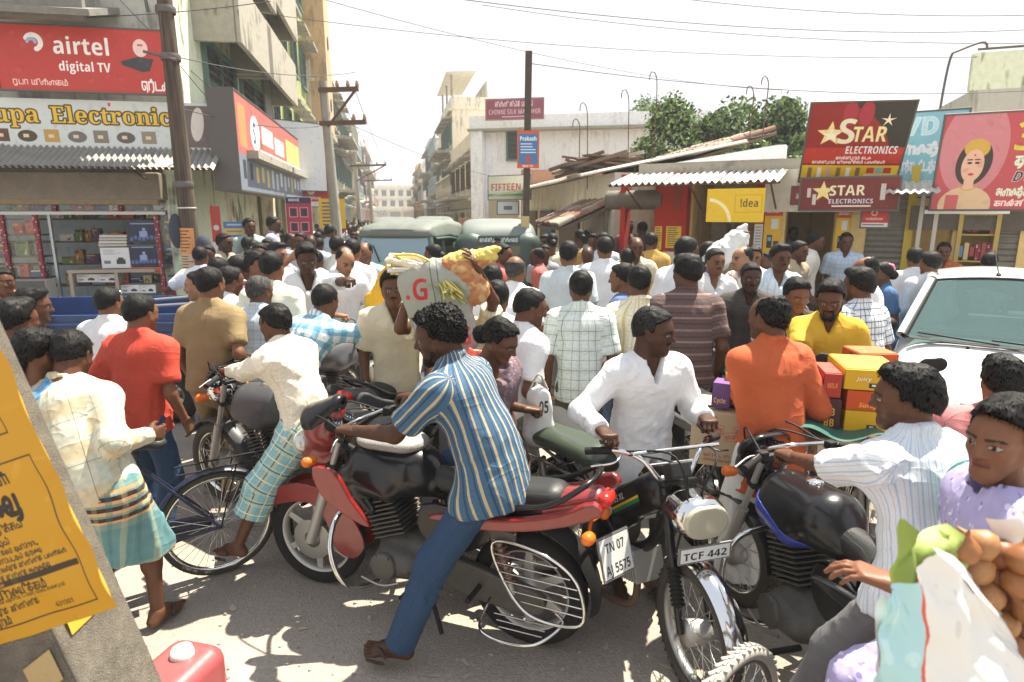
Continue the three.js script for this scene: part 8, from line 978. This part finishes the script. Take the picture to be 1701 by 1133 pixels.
// ---------------------------------------------------------------- things that are carried, loaded or pasted up
const pr=(g,w,h,draw)=>ink(g,w,h,(x,W2,H2)=>{draw(x,W2,H2);wear(x,W2,H2,60,0.12);});
function planarUV(g,ax='x',ay='y'){g.computeBoundingBox();const b=g.boundingBox,p=g.attributes.position,uv=new Float32Array(p.count*2);const get={x:(i)=>p.getX(i),y:(i)=>p.getY(i),z:(i)=>p.getZ(i)};for(let i=0;i<p.count;i++){uv[2*i]=(get[ax](i)- b.min[ax])/(b.max[ax]- b.min[ax]);uv[2*i+1]=(get[ay](i)- b.min[ay])/(b.max[ay]- b.min[ay]);}g.setAttribute('uv',new THREE.BufferAttribute(uv,2));return g;}
{// sack, plastic bundle and reeds on the carrier's head
const at=(px,py,D=3.55)=>atDepth(px,py,D),c=at(745,500),P=(px,py,d=0)=>at(px,py,3.55+d).sub(c);
const sk=thing('printed_sack','grey woven sack with red lettering hanging from the load on the head','sack',c.toArray());const wob=(a,k)=>(d,p)=>d+a*n3(p.x*k,p.y*k,p.z*k);
const g1=sdf([cone(P(688,470),P(712,548),0.1,0.085,{ax:V(0,0,1),s:2,k:0.08}),cone(P(735,462),P(770,560),0.11,0.1,{ax:V(0,0,1),s:2,k:0.08}),cone(P(720,455),P(780,480),0.07,0.06,{k:0.06})],0.008,{post:(d,p)=>d+0.006*n3(p.x*22,p.y*9,p.z*22)});
mesh('sack_cloth',...pr(planarUV(g1),512,512,(x,w,h)=>{x.fillStyle='#94968a';x.fillRect(0,0,w,h);x.strokeStyle='#4c6a58';x.lineWidth=7;for(const q of[0.4,0.48]){x.beginPath();x.moveTo(w*q,0);x.lineTo(w*(q+0.16),h);x.stroke();}fit(x,'.G',w*0.1,h*0.42,w*0.3,h*0.3,'bold','#b3262a');fit(x,'TRADE',w*0.2,h*0.66,w*0.3,h*0.13,'bold','#b8504c');fit(x,'G',w*0.72,h*0.88,w*0.2,h*0.26,'bold','#c04a44');x.fillStyle='#c4884a';x.beginPath();x.ellipse(w*0.66,h*0.55,26,14,0,0,7);x.fill();}),sk);
const bn=thing('plastic_bundle','yellow and orange plastic wrapped bundle on top of the carried load','bundle',c.toArray());const g2=sdf([cone(P(770,445),P(788,482),0.085,0.09,{ax:V(0,0,1),s:1.5,k:0.06}),cone(P(748,440),P(812,425),0.06,0.05,{k:0.05})],0.008,{post:(d,p)=>d+0.007*n3(p.x*26,p.y*26,p.z*26)+ 0.004*n3(p.x*60,p.y*30,p.z*60)});mesh('bundle_wrap',...pr(planarUV(g2),256,256,(x,w,h)=>{x.fillStyle='#b07c4c';x.fillRect(0,0,w,h);for(let i=0;i<70;i++){x.globalAlpha=0.6;x.fillStyle=pick(['#c8a468','#a8623a','#cdb982','#9c5634']);x.beginPath();x.ellipse(rnd()*w,rnd()*h,rr(4,26),rr(4,18),rnd()*3,0,7);x.fill();}x.globalAlpha=1;x.fillStyle='#cbb55a';x.fillRect(0,0,w,h*0.22);}),bn);
const yb=thing('yellow_bag','bright yellow cloth bag hanging behind the young face','bag',c.toArray());const g3=sdf([cone(P(655,448,0.75),P(632,500,0.75),0.07,0.1,{ax:V(0,0,1),s:2}),cone(P(632,500,0.75),P(640,560,0.75),0.1,0.08,{ax:V(0,0,1),s:2})],0.012,{post:wob(0.012,12)});mesh('bag_cloth',boxUV(g3),fabric('plain',[[0.75,0.42,0.02]]),yb);
const rd=thing('reed_bundle','bundle of pale rolled reeds and yellow plastic strips laid across the load','bundle',c.toArray());const tones=[mat([0.66,0.6,0.42],0.7),mat([0.68,0.52,0.1],0.6),mat([0.72,0.7,0.62],0.6),mat([0.5,0.42,0.12],0.7)];
for(let i=0;i<26;i++){const a=P(650+rr(-8,22),436+rr(-14,20),rr(-0.05,0.12)),b=P(726+rr(-12,12),446+rr(-14,16),rr(-0.05,0.12)),m=a.clone().lerp(b,0.5).add(V(0,rr(-0.01,0.03),0));mesh('reed',tube([a.toArray(),m.toArray(),b.toArray()],rr(0.006,0.014),8,6),pick(tones),rd);}
for(let i=0;i<22;i++){const a=P(700+rr(-10,20),448+rr(-6,10),0.02),b=P(745+rr(-8,30),492+rr(-10,14),-0.12);mesh('reed',tube([a.toArray(),a.clone().lerp(b,0.5).add(V(0.02,0.01,-0.0)).toArray(),b.toArray()],rr(0.003,0.007),8,5),pick([tones[1],tones[3],mat([0.16,0.24,0.05],0.7)]),rd);}
for(const[a,b,t]of[[[648,432],[700,446],0],[[735,438],[822,414],1],[[690,440],[742,462],2]]){const A=P(...a),B=P(...b),g=sdf([cone(A,B,0.03,0.035,{ax:V(0,1,0),s:1.6})],0.006,{post:wob(0.006,30)});mesh('plastic_roll',boxUV(g),tones[t],rd);}
}
{const h=atDepth(1210,400,6.55),g=sdf([cone(V(-0.1,-0.08,0),V(0.1,0.12,0),0.13,0.1,{k:0.1}),cone(V(0.1,0.12,0),V(0.16,0.24,0),0.08,0.03,{k:0.05})],0.012,{fold:0.012,seed:3,post:(d,p)=>d+0.014*n3(p.x*12,p.y*9,p.z*12)}),s=thing('white_sack','full white sack on a shoulder beside the yellow banner','sack',[h.x,h.y-0.1,h.z]);mesh('sack_cloth',boxUV(g),fabric('plain',[[0.72,0.72,0.7]]),s);mesh('tie_cord',lathe([[0.07,-0.01],[0.08,0],[0.07,0.01]],14,[0.14,0.19,0]),woodFr,s);}
// cartons on the loaded motorcycle and bicycle
function carton(name,label,c,w,h,d,yaw,body,faces,group){const G=thing(name,label,'box',c,yaw,group);mesh('carton',box(w,h,d,[0,h/2,0],[0,0,0],0.004),body,G);mesh('lid_flap',box(w*0.96,0.003,d*0.47,[0,h+0.0025,d*0.24]),body,G);mesh('lid_flap',box(w*0.96,0.003,d*0.47,[0,h+0.0025,-d*0.24]),body,G);if(faces){const m=cell(192,Math.max(64,Math.round(192*h/w)),faces);mesh('printed_side',...onCell(new THREE.PlaneGeometry(w*0.99,h*0.98).translate(0,h/2,d/2+0.002),m),G);mesh('printed_side',...onCell(new THREE.PlaneGeometry(d*0.99,h*0.98).rotateY(-Math.PI/2).translate(-w/2-0.002,h/2,0),m),G);}return G;}
const yellowFace=(word)=>(x,w,h)=>{x.fillStyle='#d2a414';x.fillRect(0,0,w,h);fit(x,word,w*0.2,h*0.55,w*0.6,h*0.28,'bold italic','#f0e8c0','left',['#a87810',3]);x.fillStyle='#2c3424';x.fillRect(w*0.42,h*0.64,w*0.18,h*0.24);x.fillStyle='#e8e0c8';x.fillRect(w*0.47,h*0.7,w*0.08,h*0.1);};
const orangeFace=(x,w,h)=>{x.fillStyle='#c24a14';x.fillRect(0,0,w,h);x.fillStyle='#3a3a24';x.fillRect(w*0.44,h*0.1,w*0.18,h*0.34);fit(x,'Suraj',w*0.22,h*0.86,w*0.62,h*0.34,'bold italic','#e8b030');};
{
const D=3.02,base=atDepth(1430,702,D),yw=rad(-14),st=atDepth(1425,700,D);const yel=mat([0.6,0.36,0.02],0.6),ora=mat([0.5,0.12,0.02],0.6),redb=mat([0.42,0.05,0.03],0.6),brn=mat([0.09,0.03,0.02],0.6),whi=mat([0.56,0.5,0.4],0.75,{map:rep(grimeMap,2)});
carton('yellow_carton','yellow carton at the bottom of the stack behind the rider',[base.x,base.y,base.z],0.24,0.105,0.3,yw,yel,yellowFace('முருகா'));carton('orange_carton','orange carton with yellow script in the middle of the stack',[base.x,base.y+0.112,base.z],0.24,0.095,0.3,yw,ora,orangeFace);carton('large_yellow_carton','larger yellow carton with pale lettering on top of the stack',[base.x-0.005,base.y+0.214,base.z-0.02],0.26,0.1,0.34,yw,yel,yellowFace('Juicy'));carton('tilted_orange_carton','orange carton with crumpled wrap on the far end of the stack',[base.x+0.17,base.y+0.19,base.z-0.28],0.2,0.13,0.2,yw+0.2,ora,orangeFace);
carton('red_carton','narrow red carton standing beside the large yellow one',[base.x-0.19,base.y+0.165,base.z-0.02],0.08,0.12,0.24,yw,redb,(x,w,h)=>{x.fillStyle='#a83020';x.fillRect(0,0,w,h);fit(x,'MILK',w*0.2,h*0.6,w*0.6,h*0.3,'bold','#d88a40');});carton('brown_carton','dark brown carton with gold letters beside the stack',[base.x-0.2,base.y+0.0,base.z],0.1,0.155,0.24,yw,brn,(x,w,h)=>{x.fillStyle='#3a1c18';x.fillRect(0,0,w,h);fit(x,'BB',w*0.24,h*0.5,w*0.5,h*0.36,'bold','#c89a30');fit(x,'BB',w*0.24,h*0.86,w*0.5,h*0.36,'bold','#c89a30');});
const b2=atDepth(1395,752,2.95);carton('cream_carton','large cream carton with a red stamp under the stacked yellow cartons',[b2.x,b2.y,b2.z],0.33,base.y-b2.y-0.012,0.34,rad(-10),whi,(x,w,h)=>{x.fillStyle='#c4b498';x.fillRect(0,0,w,h);x.strokeStyle='#b8604a';x.lineWidth=4;x.beginPath();x.arc(w*0.8,h*0.4,22,0,7);x.stroke();});
const tp=thing('green_tarpaulin','folded green tarpaulin between the cream carton and the stack','tarpaulin',[b2.x-0.08,base.y+0.0,b2.z+0.06],rad(-10));const tg=sheet((u,v)=>{const x=lerp(-0.2,0.2,u),z=lerp(-0.13,0.13,v);return[x,0.012+0.022*Math.sin(u*7+1.2*v)*(0.4+v)+ 0.02*Math.max(0,Math.sin(u*3.3+0.6)),z];},30,12);mesh('tarp_sheet',tg,doubled(mat([0.03,0.12,0.095],0.45)),tp);
// load on the bicycle in front of the orange shirt
const s=atDepth(1205,752,3.25);const sk=thing('printed_carton','pale brown carton with red printing strapped on the bicycle','box',[s.x,s.y-0.02,s.z],rad(-22));mesh('carton',box(0.36,0.3,0.34,[0,0.15,0],[0,0,0],0.012),mat([0.42,0.34,0.23],0.8),sk);const pm=cell(384,320,(x,w,h)=>{x.fillStyle='#a8957a';x.fillRect(0,0,w,h);x.strokeStyle='#a04840';x.lineWidth=3;for(let i=0;i<5;i++){x.save();x.translate(w*rr(0.15,0.75),h*rr(0.1,0.55));x.rotate(rr(-0.4,0.2));x.strokeRect(0,0,w*0.18,h*0.16);tamil(x,pick(TAWORDS),6,h*0.11,h*0.07,'#a04040',2,w*0.15);x.restore();}x.fillStyle='#a03a34';x.beginPath();x.arc(w*0.1,h*0.66,15,0,7);x.fill();rows(x,w*0.2,h*0.82,w*0.7,2,h*0.05,'#8a4a40',2);});mesh('printed_side',...onCell(new THREE.PlaneGeometry(0.355,0.295).translate(0,0.15,0.172),pm),sk);mesh('strap',tube([[-0.18,0.305,0.1],[0,0.318,0.1],[0.18,0.305,0.1]],0.006,10,5),rubber,sk);
carton('purple_carton','small purple carton with gold lettering on the loaded bicycle',[s.x-0.06,s.y+0.3,s.z+0.06],0.09,0.13,0.12,rad(-28),mat([0.14,0.05,0.2],0.6),(x,w,h)=>{x.fillStyle='#4c2a66';x.fillRect(0,0,w,h);fit(x,'Cycle',w*0.1,h*0.8,w*0.7,h*0.3,'bold','#c8a040');});carton('gold_carton','golden orange carton between the purple box and the orange shirt',[s.x+0.05,s.y+0.3,s.z+0.0],0.13,0.17,0.16,rad(-28),mat([0.6,0.32,0.05],0.6),(x,w,h)=>{x.fillStyle='#c8842a';x.fillRect(0,0,w,h);x.fillStyle='#e8c060';x.fillRect(w*0.2,h*0.3,w*0.5,h*0.3);});
const pk=thing('foil_packets','loose glossy orange packets held against the orange shirt','packets',[s.x+0.15,s.y+0.28,s.z+0.12]);for(let i=0;i<7;i++)mesh('packet',box(0.07,0.09,0.012,[rr(-0.06,0.06),rr(-0.05,0.1),rr(-0.03,0.06)],[rr(-0.7,0.7),rr(-0.8,0.8),rr(-0.7,0.7)],0.005),pick([mat([0.62,0.24,0.02],0.2),mat([0.68,0.42,0.03],0.2),mat([0.4,0.3,0.12],0.2)]),pk);
}
{// shopping close to the lens at the right edge: bag, leaves, fingers of the carrier
const D=0.78,P=(px,py,d=0)=>atDepth(px,py,D+d),c=P(1560,1050),L=(px,py,d=0)=>P(px,py,d).sub(c);
const bg=thing('plastic_bag','white plastic shopping bag with a red line and pale blue print','bag',c.toArray());const sk=(a,b,bulge,back)=>(u,v)=>{const A=a(v),B=b(v),q=L(lerp(A[0],B[0],u),lerp(A[1],B[1],u),back?lerp(A[2]??0,B[2]??0,u):0),n=0.01*n3(u*3+bulge*50,v*3,1)+ 0.0018*n3(u*9,v*7,bulge*90);q.z +=bulge*Math.sin(Math.PI*Math.min(1,u))*(0.4+v)+ n;q.x +=n*0.6;return q.toArray();};const le=(v)=>[1463-8*Math.sin(v*5),988+330*v,0],ri=(v)=>[1550+230*v+9*Math.sin(v*9),908+300*v,0],rb=(v)=>[1600+230*v,930+300*v,0.09],lb=(v)=>[1500,1000+320*v,0.09];
mesh('bag_film',...pr(sheet(sk(le,ri,0.03),26,26),512,512,(x,w,h)=>{x.fillStyle='#d6d7d3';x.fillRect(0,0,w,h);x.fillStyle='#9fc9cf';x.beginPath();x.moveTo(0,h*0.04);x.lineTo(w*0.16,h*0.07);x.lineTo(w*0.5,h);x.lineTo(0,h);x.fill();for(let i=0;i<16;i++){x.globalAlpha=0.5;x.fillStyle=pick(['#c4dde0','#86b8c4','#b4d4c8']);x.beginPath();x.ellipse(rnd()*w*0.3,h*(0.15+rnd()*0.8),rr(8,40),rr(8,40),0,0,7);x.fill();}x.globalAlpha=1;x.fillStyle='#8c9060';x.beginPath();x.ellipse(w*0.2,h*0.4,56,40,0,0,7);x.fill();x.strokeStyle='#c45148';x.lineWidth=14;x.beginPath();x.moveTo(0,h*0.04);x.lineTo(w*0.16,h*0.06);x.lineTo(w*0.52,h);x.stroke();}),bg);mesh('bag_side',[sheet(sk(ri,rb,0.01,true),8,20),sheet(sk(lb,le,0.01,true),8,20),sheet(sk(lb,rb,-0.02,true),12,20)],doubled(mat([0.66,0.66,0.63],0.4)),bg);
const b2=thing('paper_parcel','white paper parcel beside the plastic bag','parcel',c.toArray());const pl=(v)=>[1640+80*v,862+220*v,0.1],prr=(v)=>[1780+60*v,830+200*v,0.1],pb=(v)=>[1800,900+200*v,0.18];mesh('paper',[sheet(sk(pl,prr,0.02,true),16,14),sheet(sk(pl,pb,-0.01,true),10,14)],doubled(mat([0.7,0.68,0.62],0.8)),b2);
const lf=thing('green_leaves','pale green banana leaves folded in the shopping','leaves',c.toArray());const lm=new THREE.MeshPhysicalMaterial({color:lin(0.33,0.42,0.08),roughness:0.55,transmission:0.3,thickness:0,side:THREE.DoubleSide});for(const[a,b,w,t]of[[[1508,990],[1575,870],0.055,0.4],[[1530,1000],[1590,880],0.05,-0.3],[[1490,985],[1500,862],0.014,0.2],[[1545,990],[1560,875],0.05,0.9]]){const A=L(a[0],a[1],0.05),B=L(b[0],b[1],0.07),d=B.clone().sub(A),n=V(-d.y,d.x,0.02).normalize();mesh('leaf',sheet((u,v)=>{const q=A.clone().addScaledVector(d,u).addScaledVector(n,(v-0.5)*2*w*Math.sin(Math.min(3,u*2.6+0.45))*(1-0.12*u));q.z +=0.03*Math.cos((v-0.5)*3)+ 0.008*Math.sin(u*9+t*5+v*8);return q.toArray();},18,8),lm,lf);}
const on=thing('onion_bunch','brown skinned onions heaped in the shopping beside the bag','onions',c.toArray());const om=[[0.4,0.16,0.05],[0.5,0.24,0.09],[0.3,0.11,0.04]].map((q)=>mat(q,0.5,{map:rep(grimeMap,6)}));[[1598,912],[1632,905],[1664,922],[1700,930],[1622,945],[1655,958],[1692,968],[1640,990],[1676,1002],[1708,1010],[1664,1036],[1698,1050],[1688,1082],[1716,1096]].forEach(([x,y],i)=>{const p=L(x,y,0.05 +(i%3)*0.015),q=lathe([[0,-0.024],[0.014,-0.022],[0.025,-0.008],[0.024,0.008],[0.012,0.022],[0.004,0.03],[0.002,0.042]].map(([a,b])=>[a*0.95,b*0.9]),16,p.toArray(),[rr(-1.5,1.5),rr(0,3),rr(-1.5,1.5)]);mesh('onion',q,om[i%3],on);});
}
{// leaning concrete post with bills
const a=atDepth(275,1133,1.27),b=atDepth(0,520,1.27),dir=b.clone().sub(a).normalize(),ang=Math.atan2(dir.x,dir.y),y0=-a.y/dir.y,len=3.2,G=thing('concrete_post','leaning grey concrete post plastered with yellow bills','post',[a.x+dir.x*y0,0,a.z]);G.rotation.z=-ang;const w=0.5,d=0.2;
const cm=mat([0.34,0.32,0.28],0.95,{map:dataTex(256,256,(u,v)=>{const k=0.72+0.2*tn(u,v,60,3)+ 0.12*fbm(u,v,6,8,3)- Math.max(0,tn(u,v,40,12)- 0.4)*0.6;return[k,k*0.97,k*0.92];},{repeat:[4,4]}),bumpMap:rep(fineBump,9),bumpScale:0.008});mesh('post_shaft',box(w,len,d,[-w/2,len/2-0.1,0.1],[0,0,0],0.012),cm,G);
const loc=(px,py,D)=>G.worldToLocal(atDepth(px,py,D));G.updateMatrixWorld(true);const fz=0.2,fD=1.27-0.2;// front face depth
const br=loc(196,1008,fD),W0=0.34,top=loc(-20,520,fD).y+0.25;const hh=top-br.y;const bill=mesh('yellow_bill',...pr(sheet((u,v)=>[br.x-W0+W0*u-0.004*Math.sin(v*30)*(u>0.97?1:0),br.y+0.05*(u-1)*0.4+hh*v,fz+0.004+0.002*Math.sin(u*17+v*23)+ 0.003*Math.sin(v*41+u*5)*u],20,60),1024,2048,(x,w2,h2)=>{
x.fillStyle='#b68606';x.fillRect(0,0,w2,h2);const Y=(q)=>h2*q;x.strokeStyle='#1c160c';x.lineWidth=7;
const blockTop=0.6;x.strokeRect(-20,Y(blockTop),w2*0.93,Y(0.965-blockTop));tamil(x,'பெண்கள்',w2*0.42,Y(blockTop+0.045),Y(0.026),'#1c160c',2,w2*0.46);tamil(x,'குறைவு',w2*0.3,Y(blockTop+0.115),Y(0.05),'#0e0a06',2.6,w2*0.58);tamil(x,'நீர் எரிச்சல்',w2*0.4,Y(blockTop+0.148),Y(0.018),'#1c160c',1.9,w2*0.48);tamil(x,'வெளிப்படுதல்',w2*0.3,Y(blockTop+0.176),Y(0.016),'#1c160c',1.8,w2*0.58);rows(x,w2*0.08,Y(blockTop+0.197),w2*0.8,4,Y(0.011),'#1c160c',2);x.fillStyle='#2a2010';x.fillRect(0,Y(blockTop+0.256),w2*0.9,Y(0.015));tamil(x,'மதுராந்தோட்டத்தெரு விற்பனை',w2*0.1,Y(blockTop+0.268),Y(0.009),'#cf8f12',1.5,w2*0.76);
tamil(x,'விரைவீக்கம்',w2*0.36,Y(blockTop+0.296),Y(0.02),'#1c160c',1.9,w2*0.5);rows(x,w2*0.1,Y(blockTop+0.306),w2*0.78,1,Y(0.0075),'#2a2010',1.8);tamil(x,'ஆயுர்வேதிக் கிளினிக்',w2*0.18,Y(blockTop+0.331),Y(0.014),'#1c160c',2,w2*0.7);tamil(x,'காஞ்சிபுரம்',w2*0.12,Y(blockTop+0.357),Y(0.018),'#1c160c',2,w2*0.5);x.font='bold 36px sans-serif';x.fillStyle='#1c160c';x.fillText('-631501',w2*0.66,Y(blockTop+0.354));
x.strokeRect(-20,Y(0.24),w2*0.86,Y(0.3));x.font='bold 44px sans-serif';x.fillText('631501',w2*0.58,Y(0.53));rows(x,w2*0.04,Y(0.27),w2*0.76,8,Y(0.017),'#2c2210',1.7);rows(x,w2*0.04,Y(0.05),w2*0.8,5,Y(0.02),'#2c2210',1.8);
}),G);bill.castShadow=true;
const sb=loc(195,985,1.24),sT=top;mesh('side_bill',...pr(sheet((u,v)=>[0.004+0.002*Math.sin(v*37),lerp(sb.y,sT,v),lerp(0.17,0.045,u)],4,40),160,1600,(x,w2,h2)=>{x.fillStyle='#c09a34';x.fillRect(0,0,w2,h2);x.save();for(let i=0;i<13;i++)tamil(x,['அ','ம','ப','ன','த','க'][i%6],w2*0.3,h2*(0.1+i*0.072),i%4===1?70:34,'#2a2010',1.8);x.restore();}),G);mesh('torn_scrap',...pr(sheet((u,v)=>[lerp(-0.09,-0.02,u),lerp(-0.05,0.02,v)+ br.y-0.1+0.03*u,fz+0.004],4,3),64,64,(x)=>{x.fillStyle='#a89468';x.fillRect(0,0,64,64);}),G);
}
{const p=atDepth(895,662,3.25),G=thing('cloth_bag','white cloth bag with dark number print beside the white shirted person','bag',p.toArray());mesh('bag_cloth',...pr(planarUV(sdf([cone(V(0,0.0,0),V(0,-0.2,0),0.07,0.09,{ax:V(0,0,1),s:2})],0.008,{post:(d,q)=>d+0.006*n3(q.x*18,q.y*12,q.z*18)})),128,128,(x,w,h)=>{x.fillStyle='#d4d4d0';x.fillRect(0,0,w,h);fit(x,'05',w*0.5,h*0.4,40,34,'bold','#222');}),G);mesh('handle',tube([[-0.05,0.05,0],[0,0.14,0],[0.05,0.05,0]],0.006,12,5),offw,G);}
{const p=atDepth(795,590,3.4),G=thing('red_packet','red and white wrapped packet behind the striped shirt shoulder','packet',p.toArray(),0.3);mesh('wrap',boxUV(sdf([cone(V(-0.05,0,0),V(0.05,-0.03,0),0.045,0.05,{ax:V(0,0,1),s:1.6})],0.007,{post:(d,q)=>d+0.006*n3(q.x*30,q.y*30,q.z*30)})),mat([0.55,0.07,0.04],0.35),G);}
{const h=atDepth(1478,447,6.15),G=thing('pink_flower','pink flower worn in the hair of the child in blue','flower',h.toArray());for(let i=0;i<7;i++)mesh('petal',sph(0.03,[Math.cos(i*0.9)*0.03,Math.sin(i*0.9)*0.03,0],[1,1,0.5],8,6),mat([0.7,0.25,0.35],0.7),G);}
shade(scene);
renderer.render(scene,camera);
